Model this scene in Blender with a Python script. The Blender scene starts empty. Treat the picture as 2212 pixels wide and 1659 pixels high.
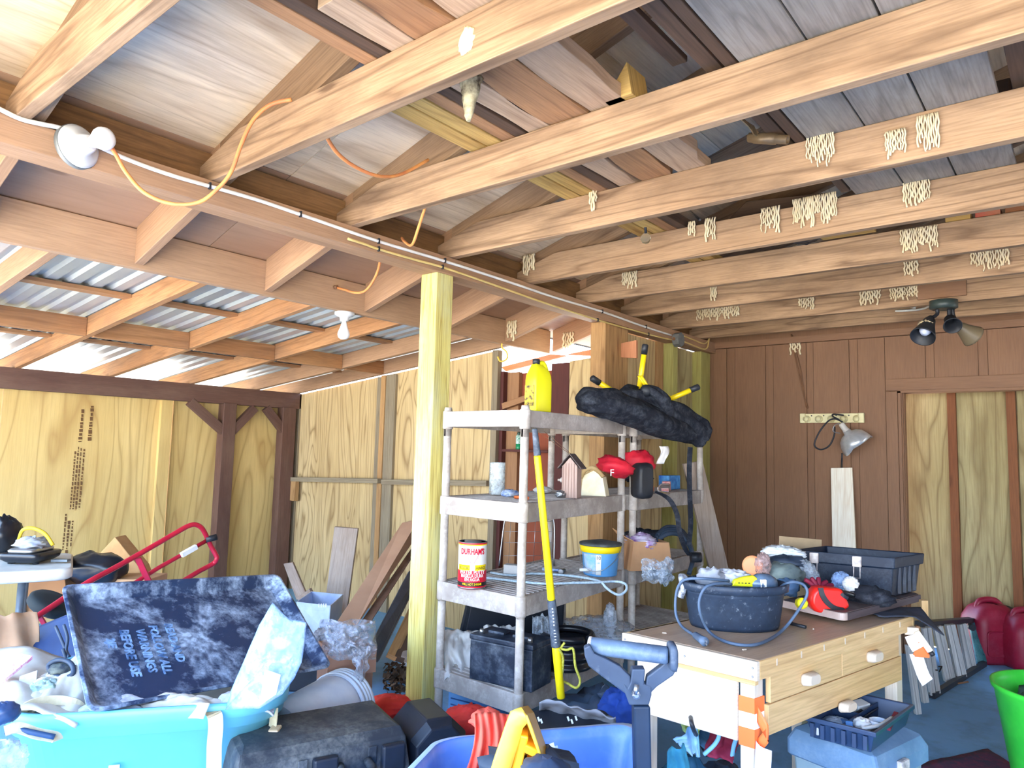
import bpy, bmesh, math, random
from math import sin, cos, pi, radians, sqrt, atan2
from mathutils import Vector as V, Matrix as MX, noise as NZ

random.seed(7)
C = bpy.context.scene.collection
SC = bpy.context.scene

# ---------------------------------------------------------------- camera
CAMZ = 1.35
FPX, CX, CY = 1530.0, 1106.0, 829.5
YAW, PIT, ROL = radians(39.4), radians(5.35), radians(1.5)
_fw = V((-sin(YAW), cos(YAW), 0)); _rt = V((cos(YAW), sin(YAW), 0)); _up = V((0, 0, 1))
FW = _fw*cos(PIT) + _up*sin(PIT); _u2 = -_fw*sin(PIT) + _up*cos(PIT)
RT = _rt*cos(ROL) + _u2*sin(ROL); UP = -_rt*sin(ROL) + _u2*cos(ROL)
CAMP = V((0, 0, CAMZ))
cd = bpy.data.cameras.new('camera'); cam = bpy.data.objects.new('camera', cd); C.objects.link(cam)
cd.sensor_fit = 'HORIZONTAL'; cd.sensor_width = 36.0; cd.lens = FPX/2212*36.0
cd.clip_start = .05; cd.clip_end = 300
m = MX.Identity(4)
for i in range(3):
    m[i][0] = RT[i]; m[i][1] = UP[i]; m[i][2] = -FW[i]; m[i][3] = CAMP[i]
cam.matrix_world = m
SC.camera = cam

# ---------------------------------------------------------------- light
world = bpy.data.worlds.new('world'); SC.world = world; world.use_nodes = True
wn = world.node_tree.nodes; wl = world.node_tree.links
bg = wn['Background']
tc = wn.new('ShaderNodeTexCoord'); sp = wn.new('ShaderNodeSeparateXYZ'); wr = wn.new('ShaderNodeValToRGB')
wl.new(tc.outputs['Generated'], sp.inputs[0]); wl.new(sp.outputs[2], wr.inputs[0]); wl.new(wr.outputs[0], bg.inputs[0])
wr.color_ramp.elements[0].position = 0.0; wr.color_ramp.elements[0].color = (0.80, 0.90, 1.0, 1)
wr.color_ramp.elements[1].position = 0.55; wr.color_ramp.elements[1].color = (0.26, 0.52, 1.0, 1)
bg.inputs[1].default_value = 3.2
sl = bpy.data.lights.new('sun', 'SUN'); sl.energy = 16.0; sl.angle = radians(0.6); sl.color = (1.0, .93, .82)
sun = bpy.data.objects.new('sun', sl); C.objects.link(sun)
sd = V((0.40, 0.22, 0.80)).normalized()          # direction towards the sun
sun.rotation_euler = sd.to_track_quat('Z', 'Y').to_euler()
SC.view_settings.view_transform = 'Standard'; SC.view_settings.look = 'None'
SC.view_settings.gamma = 1.0; SC.view_settings.use_curve_mapping = False
SC.view_settings.exposure = 1.95
SC.cycles.use_denoising = True
SC.cycles.max_bounces = 9; SC.cycles.diffuse_bounces = 6; SC.cycles.transparent_max_bounces = 16
SC.cycles.caustics_reflective = False; SC.cycles.caustics_refractive = False
SC.cycles.sample_clamp_indirect = 12.0

# ---------------------------------------------------------------- placing
def ray(x, y): return FW + RT*((x-CX)/FPX) - UP*((y-CY)/FPX)
def at(x, y, d): return CAMP + ray(x, y)*d                     # d metres ahead of the lens
def onX(x, y, X): r = ray(x, y); return CAMP + r*(X/r.x)
def onY(x, y, Y): r = ray(x, y); return CAMP + r*(Y/r.y)
def onZ(x, y, z): r = ray(x, y); return CAMP + r*((z-CAMZ)/r.z)
def rnd(a, b): return random.uniform(a, b)

# ---------------------------------------------------------------- materials
def lin(h):
    if isinstance(h, str):
        h = h.lstrip('#'); v = [int(h[i:i+2], 16)/255 for i in (0, 2, 4)]
    else: v = [c/255 for c in h]
    return tuple((c/12.92 if c <= .04045 else ((c+.055)/1.055)**2.4) for c in v) + (1,)
class NT:
    def __init__(s, name, rough=.7, metal=0, spec=.3):
        s.m = bpy.data.materials.new(name); s.m.use_nodes = True
        s.n = s.m.node_tree.nodes; s.l = s.m.node_tree.links
        s.b = s.n['Principled BSDF']
        s.b.inputs['Roughness'].default_value = rough; s.b.inputs['Metallic'].default_value = metal
        s.b.inputs['Specular IOR Level'].default_value = spec
    def node(s, t, **k):
        n = s.n.new(t)
        for a, b in k.items(): setattr(n, a, b)
        return n
    def link(s, a, b): s.l.new(a, b)
    def coord(s, scale=(1, 1, 1), kind='UV'):
        t = s.node('ShaderNodeTexCoord'); mp = s.node('ShaderNodeMapping'); mp.inputs['Scale'].default_value = scale
        s.link(t.outputs[kind], mp.inputs[0]); return mp.outputs[0]
    def noise(s, co, scale=1, detail=2, rough=.5, dist=0):
        n = s.node('ShaderNodeTexNoise'); n.inputs['Scale'].default_value = scale; n.inputs['Detail'].default_value = detail
        n.inputs['Roughness'].default_value = rough; n.inputs['Distortion'].default_value = dist
        s.link(co, n.inputs['Vector']); return n.outputs['Fac']
    def math(s, op, a, b=None, c=None):
        n = s.node('ShaderNodeMath', operation=op)
        for i, v in enumerate((a, b, c)):
            if v is None: continue
            if isinstance(v, (int, float)): n.inputs[i].default_value = v
            else: s.link(v, n.inputs[i])
        return n.outputs[0]
    def ramp(s, f, stops):
        r = s.node('ShaderNodeValToRGB'); e = r.color_ramp.elements
        while len(e) < len(stops): e.new(.5)
        for q, (p, c) in zip(e, stops):
            q.position = p; q.color = c if len(c) == 4 else (*c, 1)
        s.link(f, r.inputs[0]); return r.outputs[0]
    def mix(s, f, a, b, mode='MIX'):
        n = s.node('ShaderNodeMix', data_type='RGBA', blend_type=mode)
        if isinstance(f, (int, float)): n.inputs[0].default_value = f
        else: s.link(f, n.inputs[0])
        for i, v in ((6, a), (7, b)):
            if isinstance(v, tuple): n.inputs[i].default_value = v
            else: s.link(v, n.inputs[i])
        return n.outputs[2]
    def bump(s, h, strength=.2, dist=.01):
        n = s.node('ShaderNodeBump'); n.inputs['Strength'].default_value = strength; n.inputs['Distance'].default_value = dist
        s.link(h, n.inputs['Height']); s.link(n.outputs[0], s.b.inputs['Normal'])
    def color(s, c):
        if isinstance(c, tuple): s.b.inputs['Base Color'].default_value = c
        else: s.link(c, s.b.inputs['Base Color'])
G1 = (0, 0, 0, 1); G0 = (1, 1, 1, 1)
def board(name, c1, c2, dark, ky=9, rings=7, grain=.5, knots=.6, dirt=None, dirtamt=.5, rough=.75):
    """sawn lumber: growth lines along u, knots, and grime"""
    t = NT(name, rough)
    co = t.coord((.45, ky, 1))
    n1 = t.noise(co, 1, 2, .5, .3)
    r = t.math('PINGPONG', t.math('MULTIPLY', n1, rings), .5)
    lines = t.ramp(r, [(0, G0), (.16, G1), (1, G1)])
    tone = t.noise(t.coord((.9, 3.2, 1)), 1, 3)
    base = t.mix(t.ramp(tone, [(.3, G1), (.7, G0)]), lin(c1), lin(c2))
    fib = t.noise(t.coord((7, 150, 1)), 1, 2)
    col = t.mix(t.math('MULTIPLY', lines, grain), base, lin(dark))
    col = t.mix(t.math('MULTIPLY', t.ramp(fib, [(.35, G0), (.6, G1)]), .28), col, lin(dark))
    if knots:
        v = t.node('ShaderNodeTexVoronoi'); v.inputs['Scale'].default_value = 1; v.inputs['Randomness'].default_value = 1
        t.link(t.coord((1.5, 5.5, 1)), v.inputs['Vector'])
        kd = t.math('ADD', v.outputs['Distance'], t.math('MULTIPLY', fib, .06))
        kn = t.ramp(kd, [(.075, G0), (.12, (.25,)*3+(1,)), (.2, G1)])
        col = t.mix(t.math('MULTIPLY', kn, knots), col, lin(dark))
    if dirt:
        dn = t.noise(t.coord((2.2, 6, 1)), 1, 5, .65)
        col = t.mix(t.math('MULTIPLY', t.ramp(dn, [(.45, G1), (.7, G0)]), dirtamt), col, lin(dirt))
    t.color(col); t.bump(t.math('ADD', r, fib), .25, .002)
    return t.m
def ply(name, c1, c2, dark, kx=.55, ky=3.2, rings=11, grain=.45, dirt=None, dirtamt=.4, fine=.2, rough=.7):
    """rotary-cut plywood: contour figure along u"""
    t = NT(name, rough)
    n1 = t.noise(t.coord((kx, ky, 1)), 1, 1.5, .45, .6)
    r = t.math('PINGPONG', t.math('MULTIPLY', n1, rings), .5)
    lines = t.ramp(r, [(0, G0), (.10, (.35,)*3+(1,)), (.22, G1)])
    tone = t.noise(t.coord((.5, 2.2, 1)), 1, 3)
    base = t.mix(t.ramp(tone, [(.35, G1), (.65, G0)]), lin(c1), lin(c2))
    col = t.mix(t.math('MULTIPLY', lines, grain), base, lin(dark))
    fib = t.noise(t.coord((4, 110, 1)), 1, 2)
    col = t.mix(t.math('MULTIPLY', t.ramp(fib, [(.3, G0), (.55, G1)]), fine), col, lin(dark))
    v = t.node('ShaderNodeTexVoronoi'); v.inputs['Scale'].default_value = 1
    t.link(t.coord((.9, 3.1, 1)), v.inputs['Vector'])
    kn = t.ramp(v.outputs['Distance'], [(.03, G0), (.05, G1)])
    col = t.mix(t.math('MULTIPLY', kn, .7), col, lin(dark))
    if dirt:
        dn = t.noise(t.coord((1.2, 7, 1)), 1, 6, .65)
        col = t.mix(t.math('MULTIPLY', t.ramp(dn, [(.42, G1), (.66, G0)]), dirtamt), col, lin(dirt))
    t.color(col); t.bump(t.math('ADD', r, fib), .15, .002)
    return t.m
def paint(name, c, c2=None, rough=.5, spec=.4, scale=9, dust=None, dustamt=.5, bump=.05, metal=0, fine=60, lo=.45, hi=.7):
    t = NT(name, rough, metal, spec)
    col = lin(c); co = t.coord(kind='Object')
    n = t.noise(co, scale, 4, .6)
    if c2: col = t.mix(t.ramp(n, [(.35, G1), (.65, G0)]), col, lin(c2))
    if dust:
        d = t.noise(co, scale*1.7, 6, .7); d2 = t.noise(co, fine, 3, .6)
        k = t.math('MULTIPLY', t.ramp(d, [(lo, G1), (hi, G0)]), t.ramp(d2, [(.3, (.2,)*3+(1,)), (.6, G0)]))
        col = t.mix(t.math('MULTIPLY', k, dustamt), col, lin(dust))
    t.color(col)
    if bump: t.bump(t.noise(co, fine, 3), bump, .004)
    return t.m
def clear(name, c=(235, 240, 245), alpha=.35, rough=.15, rich=.4):
    """thin clear film: mostly see-through with glossy creases"""
    t = NT(name, rough, 0, .6); co = t.coord(kind='Object')
    t.color(lin(c)); n = t.noise(co, 26, 3, .6)
    a = t.ramp(n, [(.35, (alpha*.5,)*3+(1,)), (.62, (min(1, alpha+rich),)*3+(1,))])
    t.link(a, t.b.inputs['Alpha']); t.bump(n, .6, .01)
    return t.m
def glass(name, c=(240, 245, 245), rough=.05):
    t = NT(name, rough, 0, .5); t.color(lin(c)); t.b.inputs['Transmission Weight'].default_value = .92; t.b.inputs['IOR'].default_value = 1.2
    return t.m
def flat(name, c, rough=.6, metal=0, spec=.35):
    t = NT(name, rough, metal, spec); t.color(lin(c)); return t.m
def glow(name, c, e):
    t = NT(name, .5); t.color(lin(c)); t.b.inputs['Emission Color'].default_value = lin(c); t.b.inputs['Emission Strength'].default_value = e; return t.m

# ---------------------------------------------------------------- mesh builder
WM = {}
class MB:
    def __init__(s): s.v = []; s.f = []; s.uv = []; s.mi = []; s.sm = []
    def face(s, idx, uvs, mi=0, sm=False):
        s.f.append(tuple(idx)); s.uv.append(uvs); s.mi.append(mi); s.sm.append(sm)
    def pe(s, o, a, b, c, mi=0):
        """block from corner o along the three edge vectors a (grain), b, c"""
        o, a, b, c = V(o), V(a), V(b), V(c)
        if a.cross(b).dot(c) < 0: b, c = c, b
        k = len(s.v); u0, v0 = rnd(0, 40), rnd(0, 40)
        s.v += [o, o+a, o+a+b, o+b, o+c, o+a+c, o+a+b+c, o+b+c]
        la, lb, lc = a.length, b.length, c.length
        def q(i, w, h, dv=0): s.face([k+j for j in i], [(u0+x, v0+dv+y) for x, y in ((0, 0), (w, 0), (w, h), (0, h))], mi)
        s.f_n = k
        s.face([k+0, k+3, k+2, k+1], [(u0, v0), (u0, v0+lb), (u0+la, v0+lb), (u0+la, v0)], mi)
        q((4, 5, 6, 7), la, lb, .5)
        q((0, 1, 5, 4), la, lc, 1.1)
        s.face([k+3, k+7, k+6, k+2], [(u0, v0+2), (u0, v0+2+lc), (u0+la, v0+2+lc), (u0+la, v0+2)], mi)
        s.face([k+0, k+4, k+7, k+3], [(u0+3, v0), (u0+3+lc*.05, v0), (u0+3+lc*.05, v0+lb), (u0+3, v0+lb)], mi)
        s.face([k+1, k+2, k+6, k+5], [(u0+5, v0), (u0+5, v0+lb), (u0+5+lc*.05, v0+lb), (u0+5+lc*.05, v0)], mi)
        return s
    def box(s, x0, x1, y0, y1, z0, z1, mi=0, grain=None):
        d = [x1-x0, y1-y0, z1-z0]; E = [V((d[0], 0, 0)), V((0, d[1], 0)), V((0, 0, d[2]))]
        g = grain if grain is not None else max(range(3), key=lambda i: d[i])
        return s.pe((x0, y0, z0), E[g], E[(g+1) % 3], E[(g+2) % 3], mi)
    def cbox(s, c, size, R=None, mi=0):
        R = R or MX.Identity(3); c = V(c); E = [R @ V([size[i] if j == i else 0 for j in range(3)]) for i in range(3)]
        g = max(range(3), key=lambda i: size[i]); o = c-(E[0]+E[1]+E[2])/2
        return s.pe(o, E[g], E[(g+1) % 3], E[(g+2) % 3], mi)
    def bar(s, p0, p1, w, h, up=(0, 0, 1), mi=0):
        """rectangular stick p0-p1; h along up, w across"""
        p0, p1 = V(p0), V(p1); a = p1-p0; u = V(up); u = (u-a*(u.dot(a)/a.dot(a))).normalized(); sd = a.cross(u).normalized()
        return s.pe(p0-sd*w/2-u*h/2, a, sd*w, u*h, mi)
    def prism(s, pts, ex, mi=0, sm=False, gdir=None):
        """polygon (3D points) extruded by ex"""
        pts = [V(p) for p in pts]; ex = V(ex); n = len(pts); k = len(s.v)
        nr = V((0, 0, 0))
        for i in range(n): nr += pts[i].cross(pts[(i+1) % n])
        if nr.dot(ex) > 0: pts.reverse()
        g = V(gdir).normalized() if gdir else (pts[1]-pts[0]).normalized(); h = ex.normalized().cross(g)
        u0, v0 = rnd(0, 40), rnd(0, 40)
        s.v += pts+[p+ex for p in pts]
        uvp = [(u0+p.dot(g), v0+p.dot(h)) for p in pts]
        s.face(list(range(k, k+n)), uvp, mi)
        s.face([k+n+i for i in reversed(range(n))], [(a, b+1) for a, b in reversed(uvp)], mi)
        for i in range(n):
            j = (i+1) % n; L = (pts[j]-pts[i]).dot(g); e = ex.length; b0 = pts[i].dot(g)+u0
            s.face([k+i, k+n+i, k+n+j, k+j], [(b0, v0+3), (b0, v0+3+e), (b0+L, v0+3+e), (b0+L, v0+3)], mi, sm)
        return s
    def loft(s, rings, closed=True, cap0=True, cap1=True, mi=0, sm=True):
        k = len(s.v); n = len(rings[0])
        for r in rings: s.v += [V(p) for p in r]
        nn = n if closed else n-1
        for i in range(len(rings)-1):
            for j in range(nn):
                a = k+i*n+j; b = k+i*n+(j+1) % n
                s.face([a, b, b+n, a+n], [(j/n, i*.1), ((j+1)/n, i*.1), ((j+1)/n, i*.1+.1), (j/n, i*.1+.1)], mi, sm)
        if cap0: s.face([k+j for j in reversed(range(n))], [(0, 0)]*n, mi)
        if cap1: s.face([k+(len(rings)-1)*n+j for j in range(n)], [(0, 0)]*n, mi)
        return s
    def lathe(s, c, prof, n=24, axis=(0, 0, 1), mi=0, sm=True, sx=1, sy=1, cap0=True, cap1=True):
        c = V(c); ax = V(axis).normalized(); q = V((0, 0, 1)).rotation_difference(ax)
        rings = [[c+q @ V((r*cos(2*pi*j/n)*sx, r*sin(2*pi*j/n)*sy, z)) for j in range(n)] for r, z in prof]
        return s.loft(rings, True, cap0 and prof[0][0] > 1e-5, cap1 and prof[-1][0] > 1e-5, mi, sm)
    def cyl(s, p0, p1, r, r1=None, n=14, mi=0):
        p0, p1 = V(p0), V(p1); return s.lathe(p0, [(r, 0), (r if r1 is None else r1, (p1-p0).length)], n, p1-p0, mi)
    def tube(s, pts, r, n=8, mi=0, closed=False, smooth=0):
        pts = [V(p) for p in pts]
        if smooth: pts = crv(pts, smooth, closed)
        N = len(pts); rings = []; pu = None
        for i, p in enumerate(pts):
            a = pts[(i-1) % N] if (i or closed) else p; b = pts[(i+1) % N] if (i < N-1 or closed) else p
            t = (b-a).normalized() if (b-a).length > 1e-9 else V((0, 0, 1))
            if pu is None: pu = t.orthogonal().normalized()
            pu = (pu-t*pu.dot(t)); pu = pu.normalized() if pu.length > 1e-6 else t.orthogonal().normalized()
            w = t.cross(pu); rr = r(i/(N-1)) if callable(r) else r
            rings.append([p+pu*(rr*cos(2*pi*j/n))+w*(rr*sin(2*pi*j/n)) for j in range(n)])
        if closed: rings.append(rings[0]); return s.loft(rings, True, False, False, mi)
        return s.loft(rings, True, True, True, mi)
    def strap(s, pts, w, th, side, mi=0, smooth=0):
        """flat webbing through pts, wide along side"""
        pts = [V(p) for p in pts]
        if smooth: pts = crv(pts, smooth)
        N = len(pts); rings = []
        for i, p in enumerate(pts):
            t = (pts[min(i+1, N-1)]-pts[max(i-1, 0)]).normalized(); sd = V(side(i/(N-1)) if callable(side) else side)
            sd = (sd-t*sd.dot(t)).normalized(); nn = t.cross(sd)
            rings.append([p+sd*w/2+nn*th/2, p-sd*w/2+nn*th/2, p-sd*w/2-nn*th/2, p+sd*w/2-nn*th/2])
        return s.loft(rings, True, True, True, mi, False)
    def sheet(s, fn, nu, nv, th=0, mi=0, sm=True, uvs=(1, 1)):
        k = len(s.v)
        for i in range(nu+1):
            for j in range(nv+1): s.v.append(V(fn(i/nu, j/nv)))
        for i in range(nu):
            for j in range(nv):
                a = k+i*(nv+1)+j
                uv = [(i/nu*uvs[0], j/nv*uvs[1]), ((i+1)/nu*uvs[0], j/nv*uvs[1]), ((i+1)/nu*uvs[0], (j+1)/nv*uvs[1]), (i/nu*uvs[0], (j+1)/nv*uvs[1])]
                s.face([a, a+nv+1, a+nv+2, a+1], uv, mi, sm)
        return s
    def blob(s, c, rad, amp=.15, freq=3, seed=0, nu=None, nv=None, R=None, mi=0, sharp=False, flatb=None):
        """lumpy soft body: an ellipsoid pushed about by noise"""
        c = V(c); R = R or MX.Identity(3); rings = []
        nu = nu or (34 if sharp else 22); nv = nv or (24 if sharp else 15)
        if sharp: amp *= .55
        for i in range(1, nv):
            ph = pi*i/nv; ring = []
            for j in range(nu):
                th = 2*pi*j/nu; d = V((sin(ph)*cos(th), sin(ph)*sin(th), -cos(ph)))
                q = d*freq+V((seed*7.3, seed*3.1, seed))
                k = NZ.noise(q)+.5*NZ.noise(q*2.1)
                if sharp: k = .6-abs(NZ.noise(q))*2.2-.7*abs(NZ.noise(q*1.9))
                w = V((d.x*rad[0], d.y*rad[1], d.z*rad[2]))*(1+amp*k)
                if flatb is not None and w.z < -flatb: w.z = -flatb
                ring.append(c+R @ w)
            rings.append(ring)
        return s.loft(rings, True, True, True, mi)
    def text(s, txt, size, M, mi=0, fn=None, depth=.0008, sx=1, bold=0, align='CENTER'):
        """lettering as thin raised mesh; M maps the text plane to the thing"""
        cu = bpy.data.curves.new('t', 'FONT'); cu.body = txt; cu.size = size; cu.align_x = align; cu.align_y = 'CENTER'
        cu.extrude = depth; cu.resolution_u = 2; cu.offset = bold
        o = bpy.data.objects.new('t', cu); C.objects.link(o); dg = bpy.context.evaluated_depsgraph_get()
        me = bpy.data.meshes.new_from_object(o.evaluated_get(dg)); k = len(s.v)
        for q in me.vertices:
            p = V((q.co.x*sx, q.co.y, q.co.z)); s.v.append(V(fn(p)) if fn else M @ p)
        for f in me.polygons: s.face([k+i for i in f.vertices], [(0, 0)]*len(f.vertices), mi)
        bpy.data.objects.remove(o); bpy.data.curves.remove(cu); bpy.data.meshes.remove(me)
        return s
    def xf(s, M, start=0):
        for i in range(start, len(s.v)): s.v[i] = M @ s.v[i]
        return s
    def mesh(s, name, mats, org):
        me = bpy.data.meshes.new(name); me.from_pydata([p-org for p in s.v], [], s.f)
        ul = me.uv_layers.new(name='UVMap'); i = 0
        for uvs in s.uv:
            for u in uvs: ul.data[i].uv = u; i += 1
        me.polygons.foreach_set('material_index', s.mi); me.polygons.foreach_set('use_smooth', s.sm)
        for mm in (mats if isinstance(mats, (list, tuple)) else [mats]): me.materials.append(mm)
        me.update(); return me
    def build(s, name, mats, parent=None, bev=0, kind=None, label=None, cat=None, group=None, base=None, auto=None, recalc=False, solid=0, sub=0):
        if parent is not None: org = WM[parent.name]
        elif base is not None: org = V(base)
        else:
            xs = [p.x for p in s.v]; ys = [p.y for p in s.v]; zs = [p.z for p in s.v]
            org = V(((min(xs)+max(xs))/2, (min(ys)+max(ys))/2, min(zs)))
        me = s.mesh(name, mats, org); o = bpy.data.objects.new(name, me); C.objects.link(o)
        if parent is not None: o.parent = parent
        else: o.location = org
        WM[o.name] = org
        if recalc:
            bm = bmesh.new(); bm.from_mesh(me); bmesh.ops.recalc_face_normals(bm, faces=bm.faces); bm.to_mesh(me); bm.free()
        if solid:
            md = o.modifiers.new('solid', 'SOLIDIFY'); md.thickness = solid; md.offset = 0
        if sub:
            md = o.modifiers.new('sub', 'SUBSURF'); md.levels = sub; md.render_levels = sub
        if bev:
            md = o.modifiers.new('bevel', 'BEVEL'); md.width = bev; md.segments = 2; md.limit_method = 'ANGLE'; md.angle_limit = radians(40)
        tag(o, label, cat, group, kind)
        return o
def crv(P, n=6, closed=False):
    """Catmull-Rom through the points"""
    out = []; N = len(P)
    for i in range(N if closed else N-1):
        p0, p1, p2, p3 = (P[(i+k) % N] if closed else P[min(max(i+k, 0), N-1)] for k in (-1, 0, 1, 2))
        for j in range(n):
            t = j/n; out.append(.5*((2*p1)+(p2-p0)*t+(2*p0-5*p1+4*p2-p3)*t*t+(3*p1-p0-3*p2+p3)*t**3))
    if not closed: out.append(P[-1])
    return out
def tag(o, label=None, cat=None, group=None, kind=None):
    if label: o['label'] = label
    if cat: o['category'] = cat
    if group: o['group'] = group
    if kind: o['kind'] = kind
    return o
def thing(name, label, cat, loc, group=None, kind=None):
    o = bpy.data.objects.new(name, None); C.objects.link(o); o.location = loc; o.empty_display_size = .1
    WM[o.name] = V(loc); return tag(o, label, cat, group, kind)
def copy_tree(o, dv, label=None, parent=None):
    c = o.copy(); C.objects.link(c)
    if parent is None: c.location = o.location+V(dv)
    else: c.parent = parent
    if label: c['label'] = label
    WM[c.name] = WM[o.name]+V(dv)
    for ch in list(o.children): copy_tree(ch, dv, None, c)
    return c
def rot(axis, deg): return MX.Rotation(radians(deg), 3, axis)
def basis(x, y, z=None):
    x = V(x).normalized(); y = V(y); y = (y-x*y.dot(x)).normalized(); z = x.cross(y)
    return MX((x, y, z)).transposed()
def frame(o, x, y):
    """4x4 with origin o, axes x,y"""
    M = basis(x, y).to_4x4(); M.translation = V(o); return M
def rrect(w, h, r, n=5):
    out = []
    for cx, cy, a in ((w/2-r, h/2-r, 0), (-w/2+r, h/2-r, 90), (-w/2+r, -h/2+r, 180), (w/2-r, -h/2+r, 270)):
        for i in range(n+1):
            t = radians(a+90*i/n); out.append((cx+r*cos(t), cy+r*sin(t)))
    return out
# ================================================================ materials of the building
M_joist = board('joist_wood', (190, 156, 122), (156, 124, 94), (92, 66, 46), ky=7, rings=6, grain=.6, knots=.8, dirt=(100, 78, 60), dirtamt=.6)
M_raft = board('rafter_wood', (168, 138, 108), (138, 108, 82), (84, 60, 42), ky=6, grain=.4, dirt=(92, 68, 50), dirtamt=.45)
M_brownraw = board('browned_wood', (182, 144, 112), (164, 128, 98), (118, 88, 66), ky=5, rings=4, grain=.18, knots=.15, dirt=(120, 90, 72), dirtamt=.3)
M_orange = board('pine_orange', (194, 146, 102), (166, 116, 76), (110, 72, 44), ky=8, rings=7, grain=.4, dirt=(120, 96, 78), dirtamt=.5)
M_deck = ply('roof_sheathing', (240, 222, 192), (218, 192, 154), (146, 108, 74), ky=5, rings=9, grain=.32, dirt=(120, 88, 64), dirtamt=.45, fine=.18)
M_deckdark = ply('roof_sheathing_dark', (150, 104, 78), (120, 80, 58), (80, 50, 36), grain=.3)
M_soffit = ply('painted_soffit', (178, 144, 116), (166, 130, 102), (130, 98, 76), grain=.15, dirt=(140, 104, 80), dirtamt=.3, fine=.12)
M_stain = board('stained_block', (150, 112, 72), (112, 80, 48), (60, 40, 24), ky=5, grain=.4, dirt=(70, 46, 28), dirtamt=.6)
M_fascia = board('painted_fascia', (190, 156, 124), (174, 140, 110), (134, 102, 80), ky=4, rings=4, grain=.12, knots=.1, dirt=(140, 108, 86), dirtamt=.3)
M_plyL = ply('plywood_left', (228, 200, 134), (212, 180, 112), (156, 112, 58), kx=.5, ky=2.6, rings=9, grain=.48, fine=.14, dirt=(170, 128, 70), dirtamt=.25)
M_plyB = ply('plywood_back', (216, 192, 144), (196, 168, 118), (120, 88, 50), kx=.6, ky=4.2, rings=13, grain=.66, fine=.3, dirt=(160, 130, 92), dirtamt=.3)
M_plyD = ply('plywood_door', (196, 182, 136), (168, 154, 108), (110, 88, 52), kx=.5, ky=3.4, rings=11, grain=.55, fine=.3, dirt=(120, 96, 60), dirtamt=.45)
M_treated = board('treated_post', (226, 214, 132), (206, 190, 106), (156, 126, 56), ky=20, rings=9, grain=.75, knots=.8, dirt=(204, 216, 180), dirtamt=.5)
M_green = board('treated_stud', (190, 184, 112), (168, 160, 92), (128, 112, 60), ky=10, rings=7, grain=.35, knots=.6)
M_oldpost = board('weathered_post', (198, 158, 108), (172, 130, 84), (116, 80, 48), ky=12, rings=9, grain=.5, dirt=(120, 92, 64), dirtamt=.4)
M_brown = board('brown_paint_timber', (112, 82, 70), (98, 70, 60), (74, 52, 46), ky=6, rings=4, grain=.25, knots=.15, dirt=(140, 116, 96), dirtamt=.28)
M_siding = board('brown_siding', (146, 108, 80), (134, 98, 72), (108, 76, 56), ky=5, rings=3, grain=.10, knots=.05, dirt=(122, 90, 70), dirtamt=.3, rough=.6)
M_greywood = board('grey_wood', (160, 146, 120), (138, 124, 102), (96, 80, 62), ky=14, rings=8, grain=.45, dirt=(110, 98, 84), dirtamt=.4)
M_metal = paint('galvanised_sheet', (206, 212, 214), (186, 194, 198), rough=.38, spec=.5, scale=2, metal=.55, bump=0)
M_dark = flat('gap_dark', (40, 30, 24), .9)
M_plank = board('grey_plank', (156, 148, 138), (134, 126, 116), (88, 80, 72), ky=10, rings=7, grain=.35, knots=.4, dirt=(86, 80, 76), dirtamt=.5)

# ================================================================ ground, floor
def concrete(name, a, b, d):
    t = NT(name, .85); co = t.coord(kind='Object')
    n = t.noise(co, 1.3, 6, .65); n2 = t.noise(co, 7, 5, .7); n3 = t.noise(co, 60, 3)
    c = t.mix(t.ramp(n, [(.35, G1), (.65, G0)]), lin(a), lin(b)); c = t.mix(t.math('MULTIPLY', t.ramp(n2, [(.5, G1), (.7, G0)]), .5), c, lin(d))
    t.color(c); t.bump(n3, .15, .004); return t.m
M_floor = concrete('concrete', (132, 184, 226), (116, 166, 210), (104, 138, 168))  # daylight's blue cast mixed into the floor colour
M_ground = concrete('gravel', (200, 190, 172), (182, 172, 152), (156, 146, 128))
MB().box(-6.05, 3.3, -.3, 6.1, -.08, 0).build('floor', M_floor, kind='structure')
MB().box(-60, 60, -60, 60, -.35, -.1).build('ground', M_ground, kind='structure')

# ================================================================ main roof : ceiling
JY = [.62, 1.24, 1.868, 2.5, 3.15, 3.76, 4.33, 4.92, 5.44]
def deck(X): return 3.24+.30*X if X <= .3 else 3.33-.30*(X-.3)
ceil = thing('ceiling', None, None, (0, 0, 2.3), kind='structure')
def part(mb, name, mat, parent, **k): return mb.build(name, mat, parent, **k)
for i, y in enumerate(JY):
    dz = rnd(-.003, .003); y += .0
    mb = MB(); mb.prism([(-2.63, y, 2.31+dz), (3.25, y, 2.31+dz), (3.25, y, 2.463+dz), (-2.30, y, 2.463+dz), (-2.63, y, 2.368+dz)], (0, .04, 0), gdir=(1, 0, 0))
    part(mb, 'joist', M_joist, ceil, bev=.003)
mb = MB(); p_ = onY(1982, 628, 4.915); q_ = onY(2088, 612, 4.915); mb.pe((p_.x, 4.905, p_.z-.06), (q_.x-p_.x, 0, 0), (0, .014, 0), (0, 0, .115)); part(mb, 'patch_board', M_siding, ceil, bev=.002)
RD = .165
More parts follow.
